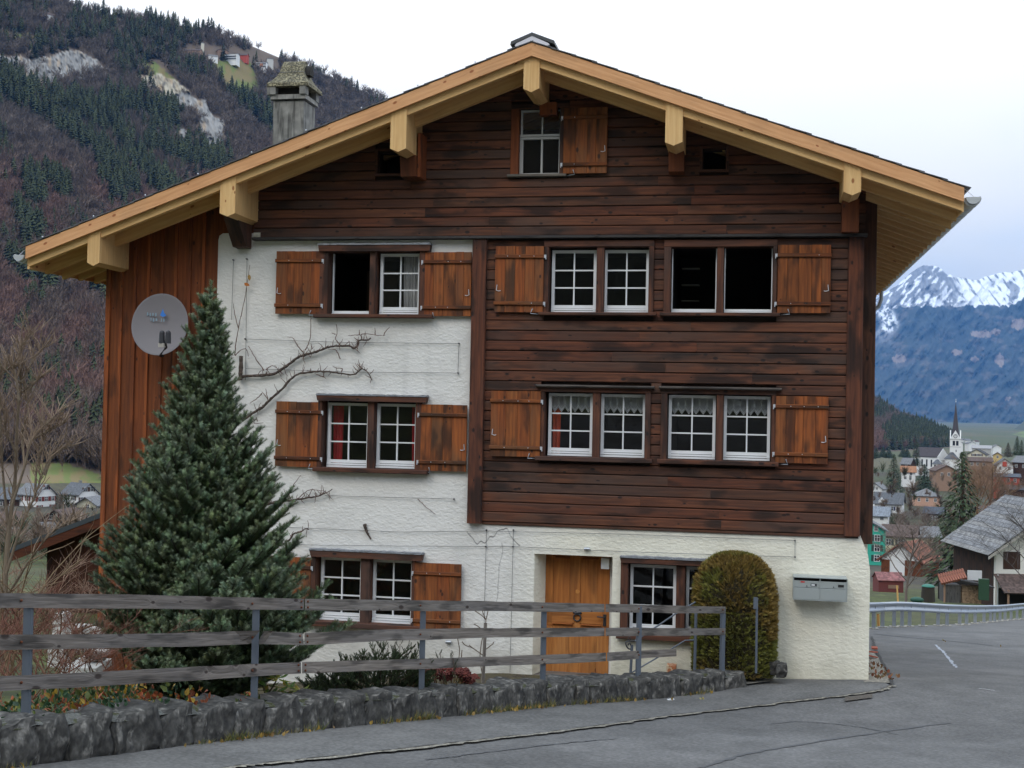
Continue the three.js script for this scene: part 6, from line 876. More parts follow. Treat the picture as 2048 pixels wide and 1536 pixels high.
// o: px, py foot of the front wall middle; D distance; w front width, d depth, h eaves, r roof rise, turn against facing the camera, ridge 'z' (gable to the front) or 'x', hip
function building(name, label, o) {
  const p = at(o.px, o.py, o.D), g = thing(name, label, o.cat ?? 'house', [p.x, p.y, p.z], faceCam(p) + (o.turn ?? 0) * R2D, o.group), { w, d, h, r } = o, e = o.e ?? 0.6, wm = o.wall, x = w / 2;
  const flip = o.ridge === 'x', W = flip ? d : w, L = flip ? w : d; // gable width, ridge length, in gable frame: u across, k along
  const toXZ = (u, k) => flip ? [k - L / 2 + 0, -W / 2 + u * -1] : [u, -k]; // k from 0 (front) to L
  const put = geo => { if (flip) { geo.rotateY(Math.PI / 2); geo.translate(w / 2, 0, -d / 2); } return geo; }; // gable frame: u -> x, ridge -> -z starting at 0
  const s = o.hip ? shapeOf([[-W / 2, -7], [W / 2, -7], [W / 2, h], [-W / 2, h]]) : shapeOf([[-W / 2, -7], [W / 2, -7], [W / 2, h], [0, h + r - 0.05], [-W / 2, h]]);
  const wg = new THREE.ExtrudeGeometry(s, { depth: L, bevelEnabled: false }).translate(0, 0, -L); mesh('wall', uvBox(put(wg)), wm, g);
  const th = o.th ?? 0.22; let roofMesh;
  if (o.hip) { const a = W / 2 + e, k = L + e, hl = Math.min(W, L) / 2 + e, pos = [], A = [[-a, h, e], [a, h, e], [a, h, -k], [-a, h, -k]], q = Math.max(0.01, L / 2 + e - hl), c1 = [0, h + r, -L / 2 + q], c2 = [0, h + r, -L / 2 - q]; const t = (a, b, c) => pos.push(...a, ...b, ...c); t(A[0], A[1], c1); t(A[1], A[2], c2); t(A[1], c2, c1); t(A[2], A[3], c2); t(A[3], A[0], c1); t(A[3], c1, c2); const B = A.map(v => [v[0], v[1] - th, v[2]]); for (let i = 0; i < 4; i++) { const j = (i + 1) % 4; t(B[i], B[j], A[j]); t(B[i], A[j], A[i]); } t(B[0], B[2], B[1]); t(B[0], B[3], B[2]); roofMesh = mesh('roof', uvBox(put(triG(pos))), o.roof, g); }
  else { const sl = r / (W / 2), ex = e * sl; const q = shapeOf([[-W / 2 - e, h - ex], [0, h + r], [W / 2 + e, h - ex], [W / 2 + e, h - ex + th], [0, h + r + th], [-W / 2 - e, h - ex + th]]); const rg0 = new THREE.ExtrudeGeometry(q, { depth: L + 2 * e, bevelEnabled: false }).translate(0, 0, -L - e); roofMesh = mesh('roof', uvBox(put(rg0)), o.roof, g); }
  if (o.chim) mesh('chimney', boxg(o.chim - 0.35, o.chim + 0.35, h, h + r + 0.9, -d * 0.55 - 0.35, -d * 0.55 + 0.35), concMat, roofMesh);
  const addWin = (face, u, y, ww = 0.95, hh = 1.25, sh = o.sh) => { // face 0 front, 1 right, 2 left
    const n = sub('window', g), F = mm => { if (face === 1) { mm.rotateY(Math.PI / 2); mm.translate(w / 2, 0, -d / 2); } if (face === 2) { mm.rotateY(-Math.PI / 2); mm.translate(-w / 2, 0, -d / 2); } return mm; };
    mesh('frame', [boxg(u - ww / 2 - 0.1, u - ww / 2, y - 0.1, y + hh + 0.1, 0.005, 0.06), boxg(u + ww / 2, u + ww / 2 + 0.1, y - 0.1, y + hh + 0.1, 0.005, 0.06), boxg(u - ww / 2, u + ww / 2, y - 0.1, y, 0.005, 0.07), boxg(u - ww / 2, u + ww / 2, y + hh, y + hh + 0.1, 0.005, 0.06), boxg(u - 0.04, u + 0.04, y, y + hh, 0.012, 0.05), boxg(u - ww / 2, u - 0.04, y + hh * 0.6, y + hh * 0.6 + 0.07, 0.012, 0.05), boxg(u + 0.04, u + ww / 2, y + hh * 0.6, y + hh * 0.6 + 0.07, 0.012, 0.05)].map(F), winTrim, n);
    mesh('pane', F(boxg(u - ww / 2, u + ww / 2, y, y + hh, 0.004, 0.03)), winDark, n);
    if (sh) for (const q of [-1, 1]) mesh('shutter', F(boxg(u + q * (ww / 2 + 0.36) - 0.25, u + q * (ww / 2 + 0.36) + 0.25, y - 0.05, y + hh + 0.05, 0.006, 0.05)), sh, n);
  };
  for (const a of o.win ?? []) addWin(...a);
  o.more?.(g, { put, w, d, h, r, addWin });
  return g;
}
const rowsOf = (face, us, ys, ww, hh) => us.flatMap(u => ys.map(y => [face, u, y, ww, hh]));
const white = wallM(0.74, 0.73, 0.71), cream = wallM(0.62, 0.54, 0.36), peach = wallM(0.52, 0.31, 0.22), teal = wallM(0.045, 0.40, 0.29), brownW = wmat(wDark, [0.5, 0.5, 0.5]), woodW = wmat(wClad, [0.6, 0.62, 0.66]), greyW = wallM(0.4, 0.39, 0.37), yellow = wallM(0.62, 0.45, 0.18), redW = wallM(0.42, 0.07, 0.045), pinkish = wallM(0.5, 0.42, 0.38), tanW = wallM(0.3, 0.19, 0.13);
const big = (o) => o;
building('house', 'turquoise three-storey house with white windows beside the white wall corner', { px: 1727, py: 1130, D: 250, w: 8.4, d: 10, h: 7.0, r: 2.3, ridge: 'z', turn: 4, wall: teal, roof: R.grey, sh: shutGreen, win: rowsOf(0, [2.55, -0.4], [0.9, 2.9, 4.9], 0.95, 1.15).concat([[0, 2.3, 6.9, 0.6, 0.9, null]]) });
building('house', 'white house with blue-grey roof and blue shutters above the turquoise house', { px: 1776, py: 1036, D: 420, w: 8.8, d: 8, h: 5.0, r: 3.2, ridge: 'x', turn: -6, wall: white, roof: R.slate, sh: shutBlue, chim: 2.8, win: [[0, 1.2, 2.6], [0, -2.2, 2.6]], more: g => mesh('dormer', [extr(shapeOf([[-3.2, 4.6], [-1.2, 4.6], [-1.2, 5.6], [-2.2, 6.7], [-3.2, 5.6]]), -2.2, 0.2), ], white, g) });
building('house', 'peach-coloured house with hipped grey roof left of the big spruce', { px: 1854, py: 1022, D: 450, w: 9.2, d: 8, h: 5.4, r: 2.6, e: 0.5, hip: true, turn: 5, wall: peach, roof: R.grey, win: rowsOf(0, [-2.8, 0, 2.8], [3.4], 0.8, 1.2), more: g => mesh('dormer', extr(shapeOf([[-0.9, 5.6], [0.9, 5.6], [0.7, 6.5], [0, 6.8], [-0.7, 6.5]]), -1.9, -0.6), R.brown, g) });
building('house', 'small dark timber house with white windows below the peach house', { px: 1866, py: 1043, D: 390, w: 5.2, d: 6, h: 2.6, r: 1.6, ridge: 'x', turn: -8, wall: brownW, roof: R.blue, win: rowsOf(0, [-0.5, 0.8], [0.6], 0.8, 1.1) });
building('house', 'cream house under a long brown roof right of the turquoise house', { px: 1798, py: 1102, D: 270, w: 6.6, d: 7, h: 3.3, r: 1.9, ridge: 'x', turn: -4, wall: cream, roof: R.brown, sh: shutGreen, win: [[0, 0.3, 1.3], [0, -2.2, 1.2]] });
building('house', 'cream house with red shutters and grey roof beside the big spruce', { px: 1853, py: 1118, D: 290, w: 6.0, d: 7, h: 5.2, r: 1.9, ridge: 'x', turn: 14, wall: cream, roof: R.grey, sh: shutRed, win: [[0, -0.4, 1.8], [0, 1.9, 2.6, 1.2, 1.9]] });
building('house', 'white gabled barn with red tiled roof and brown timber side', { px: 1802, py: 1152, D: 190, w: 6.2, d: 7, h: 2.5, r: 2.4, ridge: 'z', turn: -22, wall: white, roof: R.red, cat: 'barn', more: (g) => { mesh('timber_panel', uvBox(boxg(0.6, 3.12, -1, 2.45, 0.01, 0.09), true), woodW, g); mesh('timber_panel', uvBox(boxg(-3.12, -1.8, -1, 2.3, 0.01, 0.08), true), woodW, g); mesh('side_timber', uvBox(boxg(3.1, 3.18, -1, 2.5, -7, 0), true), woodW, g); } });
building('shed', 'low dark red shed with reddish roof at the edge of the meadow', { px: 1782, py: 1178, D: 110, w: 2.15, d: 2.2, h: 0.75, r: 0.55, ridge: 'x', e: 0.1, th: 0.06, turn: 14, cat: 'shed', wall: wallM(0.16, 0.045, 0.042), roof: roofM(0.24, 0.10, 0.095), more: g => mesh('hatch', boxg(-0.25, 0.7, 0.05, 0.35, 0.005, 0.03), tanW, g) });
building('house', 'white house with terracotta roof left of the church', { px: 1817, py: 961, D: 560, w: 5.8, d: 6, h: 4.0, r: 2.2, ridge: 'x', turn: 3, wall: white, roof: R.terra, win: [[0, -1.4, 0.6], [0, 0.8, 0.4, 0.9, 1.9], [0, -1.4, 2.5], [0, 1, 2.5]] });
building('house', 'dark chalet with pale grey roof among firs left of the church', { px: 1811, py: 936, D: 620, w: 4.6, d: 6, h: 2.2, r: 2.6, ridge: 'x', turn: -24, wall: brownW, roof: R.grey, win: [[0, 0.5, 0.6]] });
building('house', 'brown chalet with dark roof just below the church', { px: 1893, py: 958, D: 540, w: 9, d: 8, h: 3.6, r: 2.2, ridge: 'z', turn: 22, wall: tanW, roof: R.brown, win: rowsOf(0, [-2, 1], [1.4]) });
building('house', 'cream gabled house with row of dark windows right of the church', { px: 1953, py: 921, D: 640, w: 8.4, d: 9, h: 3.2, r: 2.4, ridge: 'z', turn: -10, wall: wallM(0.68, 0.62, 0.48), roof: R.dark, sh: shutBrown, win: rowsOf(0, [-1.6, 0.3, 2.0], [2.3], 0.8, 1.1) });
building('house', 'long dark brown timber house right of the big spruce top', { px: 1960, py: 941, D: 560, w: 10.5, d: 8, h: 4.2, r: 1.5, ridge: 'x', turn: 8, wall: tanW, roof: R.brown, win: rowsOf(0, [-3.4, -1.0, 1.6], [2.2]) });
building('house', 'small yellow house with brown roof right of the cream gabled house', { px: 1995, py: 919, D: 680, w: 4.6, d: 6, h: 2.2, r: 1.5, ridge: 'z', wall: yellow, roof: R.brown, win: [[0, 0, 0.8]] });
building('house', 'white gabled house with red balcony at the right edge', { px: 2009, py: 942, D: 560, w: 7.2, d: 9, h: 2.6, r: 2.8, ridge: 'z', turn: 6, wall: white, roof: R.slate, win: [[0, -1.8, 0.6], [0, 2, 0.6]], more: g => mesh('balcony', boxg(-0.9, 0.9, 2.0, 4.2, 0.02, 0.5), redW, g) });
building('house', 'dark chalet with grey roof at the far right edge below the fir group', { px: 2041, py: 944, D: 560, w: 8, d: 9, h: 4.4, r: 2.2, ridge: 'x', turn: -28, wall: brownW, roof: R.grey, win: [[0, -2, 2], [0, 1.4, 2]] });
building('house', 'red house with blue-grey roof at the right edge of the village', { px: 2014, py: 968, D: 500, w: 9.4, d: 7, h: 2.9, r: 1.0, ridge: 'x', turn: 4, wall: redW, roof: R.blue, win: rowsOf(0, [-3.2, 0.5, 3], [0.9]) });
building('house', 'low dark building with flat black roof below the red house', { px: 2024, py: 988, D: 450, w: 8.2, d: 6, h: 1.7, r: 1.2, ridge: 'x', turn: -6, wall: brownW, roof: R.dark, win: [[0, -1.8, 0.3]] });
building('house', 'grey roofed house at the upper right edge of the village', { px: 2044, py: 927, D: 690, w: 7, d: 8, h: 1.6, r: 2.4, ridge: 'x', turn: -16, wall: greyW, roof: R.grey, win: [[0, -1, 0.3]] });
building('house', 'cream cottage behind brown twigs above the slate barn roof', { px: 1985, py: 1052, D: 320, w: 6.0, d: 6, h: 3.2, r: 1.6, ridge: 'x', turn: 12, wall: wallM(0.6, 0.5, 0.3), roof: R.brown, win: rowsOf(0, [-1.5, 1], [1]) });
building('house', 'pinkish gabled cottage above the slate barn roof behind bare twigs', { px: 1996, py: 1020, D: 380, w: 5.6, d: 6, h: 1.8, r: 2.0, ridge: 'z', turn: -14, wall: pinkish, roof: R.brown, win: [[0, 0, 0.5]] });
building('house', 'small white gabled cottage half hidden by the house corner above the blue-grey roof', { px: 1750, py: 988, D: 440, w: 5, d: 6, h: 2.0, r: 1.8, ridge: 'z', turn: -14, wall: white, roof: R.grey, win: [[0, 0.6, 1.6, 0.7, 0.8]] });
building('house', 'blue-roofed house half hidden by the house corner above the turquoise gable', { px: 1752, py: 1040, D: 330, w: 6, d: 6, h: 1.3, r: 1.9, ridge: 'x', turn: -4, wall: white, roof: roofM(0.2, 0.22, 0.25), win: [[0, 1.5, 0.1, 0.8, 0.9]] });
// left village
building('house', 'white house with grey roof and red shutters, left of its dark-roofed neighbour', { px: 92, py: 1020, D: 360, w: 6.22, d: 8.60, h: 4.59, r: 2.62, ridge: 'z', turn: 38, wall: white, roof: R.grey, sh: shutRed, win: rowsOf(0, [-2.2, 0, 2.2], [2.6]).concat([[0, 0, 5.9], [0, -2.2, 0.2], [0, 2.2, 0.2]], rowsOf(2, [-3, 0, 3], [2.6])) });
building('house', 'white house with dark slate roof and small chimney beside the brown wall', { px: 177, py: 1016, D: 370, w: 6.57, d: 8.22, h: 4.27, r: 2.79, ridge: 'z', turn: 36, wall: white, roof: R.slate, chim: 0.2, sh: shutBrown, win: rowsOf(0, [-1.2, 1.0], [4.9]).concat(rowsOf(0, [-2.4, 0.4], [2.0]), rowsOf(2, [-2, 1.5], [2.3])) });
building('house', 'chalet with big brown roof and half-timbered gable in the left village', { px: 112, py: 1064, D: 301, w: 6.66, d: 7.14, h: 3.01, r: 2.22, ridge: 'z', turn: -34, wall: wallM(0.6, 0.56, 0.5), roof: R.brown, e: 1.0, sh: shutRed, win: rowsOf(0, [-1.4, 1.4], [3.1]), more: g => mesh('balcony', boxg(-3.6, 3.6, 2.0, 2.9, 0.02, 1.0), shutBrown, g) });
building('house', 'cream gabled cottage with grey roof close to the brown wall', { px: 172, py: 1022, D: 360, w: 5.70, d: 7.02, h: 2.02, r: 1.84, ridge: 'z', turn: -26, wall: wallM(0.6, 0.56, 0.42), roof: R.grey, e: 0.9, win: [[0, 0.4, 0.6]] });
building('house', 'dark roofed chalet at the left edge of the picture', { px: 12, py: 1018, D: 361, w: 7.22, d: 8.12, h: 3.07, r: 2.71, ridge: 'x', turn: -20, wall: brownW, roof: R.slate, win: rowsOf(0, [-1.5, 1.5], [1]) });
building('house', 'white house behind the twigs at the lower left edge', { px: 20, py: 1075, D: 287, w: 6.16, d: 5.75, h: 3.78, r: 1.81, ridge: 'x', turn: 18, wall: white, roof: R.brown, sh: shutRed, win: rowsOf(0, [-2, 0.4, 2.4], [2.4]) });
building('house', 'low grey-roofed house in front of the half-timbered chalet', { px: 118, py: 1082, D: 282, w: 6.18, d: 6.18, h: 2.12, r: 1.76, ridge: 'x', turn: 10, wall: white, roof: R.grey, win: [[0, -1, 0.6]] });
building('house', 'low white house at the bottom of the left village behind the twigs', { px: 55, py: 1120, D: 248, w: 7.97, d: 6.20, h: 3.72, r: 1.95, ridge: 'x', turn: -8, wall: white, roof: R.brown, win: rowsOf(0, [-2, 1.5], [1.6]) });
// hamlet on the terrace of the wooded slope
const hillB = (px, py, o) => ({ ...o, px, py, D: hillD(px, py) - 6 });
building('house', 'small white house at the left end of the terrace high on the slope', hillB(427, 120, { w: 11, d: 9, h: 5.5, r: 2.2, ridge: 'x', wall: white, roof: R.grey, turn: 10 }));
building('hotel', 'long white hotel with balcony band on the terrace high on the slope', hillB(457, 120, { w: 22, d: 11, h: 8, r: 1.6, ridge: 'x', wall: white, roof: R.grey, turn: -24, cat: 'hotel', more: g => mesh('balcony', [boxg(-9.5, 10.5, 4.2, 5.4, 0.02, 0.9), boxg(-9.5, 10.5, 1.2, 2.2, 0.02, 0.9)], winDark, g) }));
building('house', 'brown roofed chalet behind the long white hotel on the slope', hillB(446, 109, { w: 14, d: 10, h: 5, r: 3, ridge: 'z', wall: tanW, roof: R.brown, turn: 16 }));
building('hotel', 'white and orange hotel left of the chimney high on the slope', hillB(522, 136, { w: 14, d: 9, h: 8, r: 1.2, ridge: 'x', wall: white, roof: R.grey, turn: -14, cat: 'hotel', more: g => { mesh('balcony', [boxg(-6.5, 6.5, 5.2, 6.4, 0.02, 0.8), boxg(-6.5, 6.5, 1.8, 3.0, 0.02, 0.8)], winDark, g); mesh('panel', boxg(-1.5, 2.6, 1.5, 6, 0.05, 0.85), std({ color: rgb(0.5, 0.2, 0.08) }), g); } }));
building('house', 'pale grey tower-like house right beside the chimney cowl on the slope', hillB(540, 130, { w: 9, d: 8, h: 9, r: 1.5, hip: true, wall: wallM(0.55, 0.54, 0.5), roof: R.grey }));
building('house', 'red-brown chalet right of the long white hotel on the slope', hillB(484, 116, { w: 13, d: 9, h: 4, r: 3.2, ridge: 'x', wall: redW, roof: R.brown, turn: -20 }));
building('house', 'long brown roofed lodge left of the white tower on the slope', hillB(385, 107, { w: 20, d: 9, h: 4, r: 2.6, ridge: 'x', wall: tanW, roof: R.brown, turn: -20 }));
building('tower', 'small white tower standing left of the hotels on the slope', hillB(405, 100, { w: 4, d: 4, h: 9, r: 1.6, hip: true, e: 0.2, wall: wallM(0.6, 0.56, 0.45), roof: R.grey, cat: 'tower' }));
building('house', 'pale chalet among conifers near the crest of the slope', hillB(100, 36, { w: 12, d: 9, h: 4, r: 3, ridge: 'x', wall: white, roof: R.brown, turn: 14 }));
building('house', 'brown chalet on the skyline where the slope meets the roof', hillB(786, 205, { w: 12, d: 9, h: 4, r: 3, ridge: 'x', wall: tanW, roof: R.brown, turn: -14 }));
// far hamlet on the valley floor
[[1918, 893, 1500], [1936, 885, 2200], [1944, 893, 1700], [1955, 888, 2100], [1928, 884, 2500], [2000, 902, 1300], [1968, 902, 1400]].forEach(([px, py, D], i) => building('house', 'tiny pale house in the far hamlet behind the church', { px, py, D: Math.min(D, 46.3 * 2500 / (py - horizonY(px)) * 0.99), w: 9 + i, d: 8, h: 4, r: 2.4, ridge: i % 2 ? 'x' : 'z', wall: white, roof: i % 3 ? R.grey : R.brown, turn: i * 20, group: 'tiny houses of the far hamlet' }));
building('hall', 'wide pale roofed hall in the fields behind the cream gabled house', { px: 1963, py: 900, D: 1100, w: 16, d: 12, h: 1.5, r: 2.4, ridge: 'x', wall: greyW, roof: roofM(0.34, 0.33, 0.33), cat: 'hall' });
// ---- church
{
  const D = 660, p = at(1910, 942, D), g = thing('church', 'white church with clock tower and slender dark spire above the village', 'church', [p.x, p.y, p.z], faceCam(p)), m = D / 2500, sp = std({ color: rgb(0.05, 0.04, 0.045), roughness: 0.6 }), w2 = 2.75;
  mesh('tower', uvBox(boxg(-w2, w2, -6, (942 - 879) * m, -5.5, 0)), white, g);
  mesh('cornice', [boxg(-w2 - 0.15, w2 + 0.15, 16.55, 16.9, -5.65, 0.15), boxg(-w2 - 0.1, w2 + 0.1, 12.6, 12.85, -5.6, 0.1)], greyW, g);
  const yb = 16.9, gh = 4.6; const tri = shapeOf([[-w2, yb], [w2, yb], [0, yb + gh]]); mesh('gable', new THREE.ExtrudeGeometry(tri, { depth: 0.5, bevelEnabled: false }).translate(0, 0, -0.5), white, g); mesh('gable', new THREE.ExtrudeGeometry(tri, { depth: 0.5, bevelEnabled: false }).rotateY(Math.PI / 2).translate(-w2, 0, -2.75), white, g); mesh('gable', new THREE.ExtrudeGeometry(tri, { depth: 0.5, bevelEnabled: false }).rotateY(Math.PI / 2).translate(w2 - 0.5, 0, -2.75), white, g);
  mesh('spire', [new THREE.CylinderGeometry(0.05, 2.0, 18.2, 8).rotateY(Math.PI / 8).translate(0, yb + 1.6 + 9.1, -2.75), new THREE.CylinderGeometry(1.5, 3.6, 3.2, 4).rotateY(Math.PI / 4).translate(0, yb + 1.9, -2.75)], sp, g);
  mesh('cross', [boxg(-0.06, 0.06, yb + 19.6, yb + 21.4, -2.81, -2.69), boxg(-0.4, 0.4, yb + 20.6, yb + 20.75, -2.81, -2.69), new THREE.SphereGeometry(0.28, 8, 6).translate(0, yb + 19.7, -2.75)], hingeMat, g);
  const ck = sub('clock', g); mesh('ring', new THREE.TorusGeometry(0.85, 0.16, 6, 20).translate(0, yb + 1.45, 0.02), ironMat, ck); mesh('face', new THREE.CylinderGeometry(0.85, 0.85, 0.05, 20).rotateX(Math.PI / 2).translate(0, yb + 1.45, 0.02), winTrim, ck); mesh('hand', [boxg(-0.05, 0.05, yb + 1.45, yb + 2.1, 0.06, 0.09), boxg(-0.5, 0, yb + 1.4, yb + 1.5, 0.06, 0.09)], ironMat, ck);
  for (const x of [-0.75, 0.95]) mesh('belfry_window', boxg(x - 0.62, x + 0.62, 13.4, 15.9, -0.1, 0.04), winDark, g); mesh('belfry_window', boxg(-w2 - 0.04, -w2 + 0.1, 13.4, 15.9, -3.4, -2.2), winDark, g); for (const y of [10, 5]) mesh('slit_window', boxg(0.2, 0.6, y, y + 1.2, -0.1, 0.04), winDark, g);
  const n = sub('nave', g, [-7.0, 0, -1.5]); n.rotation.y = -32 * R2D; const ns = shapeOf([[-5.2, -6], [5.2, -6], [5.2, 7.2], [0, 11.6], [-5.2, 7.2]]);
  mesh('wall', uvBox(new THREE.ExtrudeGeometry(ns, { depth: 15, bevelEnabled: false }).rotateY(Math.PI / 2).translate(-15, 0, -2)), white, n); mesh('roof', uvBox(new THREE.ExtrudeGeometry(shapeOf([[-5.6, 6.9], [0, 11.55], [5.6, 6.9], [5.6, 7.2], [0, 11.95], [-5.6, 7.2]]), { depth: 15, bevelEnabled: false }).rotateY(Math.PI / 2).translate(-15.3, 0, -2)), roofM(0.06, 0.05, 0.055), n);
  for (let i = 0; i < 4; i++) mesh('window', boxg(-12.6 + i * 2.8, -11.7 + i * 2.8, 1.8, 5.6, 3.1, 3.25), winDark, n);
  mesh('apse', uvBox(boxg(-5.2, 2.0, -6, 6.4, -2.4, 2.6)), white, g); mesh('apse_roof', new THREE.CylinderGeometry(0.9, 5.0, 3.6, 4).rotateY(Math.PI / 4).scale(1.1, 1, 0.8).translate(-1.7, 8.1, 0.1), R.slate, g);
  mesh('annex', uvBox(boxg(-11.4, -6.4, -6, 3.6, 2.4, 6.4)), white, g); mesh('annex_roof', new THREE.CylinderGeometry(0.6, 3.9, 2.4, 4).rotateY(Math.PI / 4).scale(1, 1, 0.85).translate(-8.9, 4.8, 4.4), R.slate, g); for (const y of [0.2, 2.2]) mesh('window', boxg(-10.4, -9.6, y, y + 1, 6.39, 6.45), winDark, g);
}
// ---- slate-roofed barn at the right with its canopy
{
  const D = 95, p = at(1990, 1211, D), s = D / 2500, g = thing('barn', 'white and dark timber barn with weathered slate roof at the right edge', 'barn', [p.x, p.y, p.z], faceCam(p) + 22 * R2D), h = 4.4, W = 9, L = 8.5, r = 3.3, e = 0.85;
  mesh('front_wall', extr(shapeOf([[0, -1], [W, -1], [W, h], [W / 2, h + r], [0, h]]), -0.3, 0), wallM(0.72, 0.70, 0.64), g); mesh('side_wall', uvBox(boxg(-0.02, 0.1, -1, h, -L, -0.31), true), wmat(wDark, [0.3, 0.3, 0.32]), g); mesh('far_wall', uvBox(boxg(W - 0.1, W, -1, h, -L, -0.31), true), brownW, g); mesh('back_wall', extr(shapeOf([[0, -1], [W, -1], [W, h], [W / 2, h + r], [0, h]]), -L - 0.2, -L), brownW, g);
  const rf = sub('roof', g), sl = Math.atan2(r, W / 2), n = 15, len = (W / 2 + e) / Math.cos(sl) / n;
  for (const sd of [-1, 1]) for (let i = 0; i < n; i++) { const q = (i + 0.5) * len, x = W / 2 + sd * q * Math.cos(sl), y = h + r + 0.12 - q * Math.sin(sl); const m = mesh('slate_row', uvBox(new THREE.BoxGeometry(len * 1.25, 0.05, L + 1.6), false, rb() * 3, rb() * 3), i % 7 === 3 ? roofM(0.13, 0.13, 0.135) : [roofM(0.19, 0.19, 0.195), roofM(0.17, 0.172, 0.18), roofM(0.2, 0.195, 0.19)][i % 3], rf); m.position.set(x, y + 0.01, -L / 2); m.rotation.z = -sd * (sl - 0.045); }
  for (const sd of [-1, 1]) { const a = [W / 2 + sd * (W / 2 + e), h - e * Math.tan(sl)]; mesh('bargeboard', extr(shapeOf([[W / 2, h + r - 0.22], a.map((q, i) => q - (i ? 0.22 : 0)), a, [W / 2, h + r]]), 0.74, 0.82), wallM(0.36, 0.34, 0.3), rf); }
  const px = x => (x - 1990) * s / Math.cos(22 * R2D) , py = y => (1211 - y) * s; mesh('window', boxg(px(2004), px(2036), py(1138), py(1103), -0.1, 0.02), std({ color: rgb(0.05, 0.025, 0.02), roughness: 0.3 }), g); mesh('window', boxg(px(2005), px(2018), py(1089), py(1077), -0.1, 0.02), std({ color: rgb(0.05, 0.04, 0.04) }), g);
  mesh('canopy', [new THREE.BoxGeometry(5.2, 0.1, 2.4).rotateX(0.5).translate(2.4, py(1163), 1.2)].map(q => uvBox(q)), R.brown, g); mesh('garage', boxg(0.15, 4.9, -1, py(1176), 0.03, 0.12), darkRoom, g); for (const x of [0.1, 2.3]) mesh('post', boxg(x, x + 0.12, -1, py(1172), 2.0, 2.12), tanW, g);
  mesh('flue', new THREE.CylinderGeometry(0.06, 0.06, 2.4, 8).translate(0.05, 1.2, 0.35), zincMat, g);
}
{
  const D = 90, p = at(1921, 1206, D), s = D / 2500, g = thing('woodshed', 'small board woodshed with red tile roof and stacked firewood beside the barn', 'shed', [p.x, p.y, p.z], faceCam(p) + 14 * R2D);
  mesh('board_wall', uvBox(boxg(-1.15, 0.02, 0, 1.25, -1.5, 0), true), wmat(wGrey, [0.45, 0.48, 0.52]), g); mesh('back', boxg(-1.15, 1.4, 0, 2.0, -1.9, -1.8), darkRoom, g); for (const x of [-1.2, 1.3]) mesh('post', boxg(x, x + 0.12, 0, 1.55, 0.0, 0.1), tanW, g);
  const rf = sub('roof', g); for (let i = 0; i < 11; i++) mesh('tile_row', new THREE.CylinderGeometry(0.095, 0.095, 1.25, 8).rotateX(Math.PI / 2 + 0.42).translate(-1.35 + i * 0.165, 1.62 + 0.045 * i, -0.3), R.red, rf); mesh('lean_roof', uvBox(new THREE.BoxGeometry(2.3, 0.08, 1.4).rotateZ(-0.2).translate(1.0, 1.5, 0.1)), R.dark, rf);
  const lg = new THREE.CylinderGeometry(0.055, 0.06, 0.5, 7).rotateX(Math.PI / 2), m = [], c = []; for (let r = 0; r < 13; r++) for (let k = 0; k < 12; k++) { m.push(new THREE.Matrix4().makeTranslation(0.1 + k * 0.107 + 0.05 * (r % 2) + 0.02 * rb(), 0.06 + r * 0.098, 0.03 * rb() - 0.1)); const q = 0.6 + 0.7 * rb(); c.push(rgb(0.28 * q, 0.19 * q, 0.12 * q)); } instanced('firewood', lg, std({ color: rgb(1, 1, 1) }), m, c, g);
  mesh('white_panel', boxg(0.5, 1.5, 1.65, 2.35, -0.2, -0.12), wallM(0.6, 0.6, 0.6), g);
  const t = at(1967, 1200, D - 1); tag(mesh('tarpaulin', new THREE.BoxGeometry(0.7, 1.5, 0.3, 3, 4, 2).translate(t.x, t.y + 0.75, t.z), std({ color: rgb(0.02, 0.06, 0.03), roughness: 0.6 })), 'upright dark green tarpaulin cover between woodshed and barn', 'tarpaulin');
  const q = at(1856, 1203, 78), cb = thing('compost_bin', 'round brown compost heap with green cover on the meadow', 'compost bin', [q.x, q.y, q.z]); const cg = new THREE.CylinderGeometry(0.36, 0.42, 0.95, 14, 6), cp = cg.attributes.position; for (let i = 0; i < cp.count; i++) { const f = 0.9 + 0.25 * fbm3(cp.getX(i) * 4, cp.getY(i) * 2, cp.getZ(i) * 4, 5); cp.setX(i, cp.getX(i) * f); cp.setZ(i, cp.getZ(i) * f); } cg.computeVertexNormals(); mesh('heap', cg.translate(0, 0.47, 0), std({ color: rgb(0.035, 0.03, 0.022), roughness: 1 }), cb); mesh('cover', new THREE.SphereGeometry(0.42, 14, 6, 0, 6.3, 0, 1.4).scale(1, 0.45, 1).translate(0, 0.9, 0), std({ color: rgb(0.015, 0.13, 0.09), roughness: 0.6 }), cb);
  const b = at(1834, 1203, 77), bg = new THREE.SphereGeometry(0.42, 12, 6).scale(1, 0.45, 0.6); tag(mesh('garden_sheet', bg.translate(b.x, b.y + 0.1, b.z), std({ color: rgb(0.015, 0.07, 0.045), roughness: 0.7 })), 'crumpled dark green garden sheet left of the compost heap', 'sheet');
  const st = thing('wooden_stake', 'pale wooden stake standing in the meadow left of the bare tree', 'stake'); mesh('shaft', limb([at(1796, 1206, 62), at(1794, 1171, 62)], [0.05, 0.045], 6), wmat(wNew, [0.9, 0.85, 0.7]), st); rebase(st, at(1796, 1206, 62));
  const s2 = thing('wooden_stake', 'short orange-brown stake just behind the guard rail', 'stake'); mesh('shaft', limb([at(1757, 1252, 37), at(1756, 1228, 37)], [0.045, 0.04], 6), wmat(wNew, [0.75, 0.6, 0.4]), s2); rebase(s2, at(1757, 1252, 37));
}
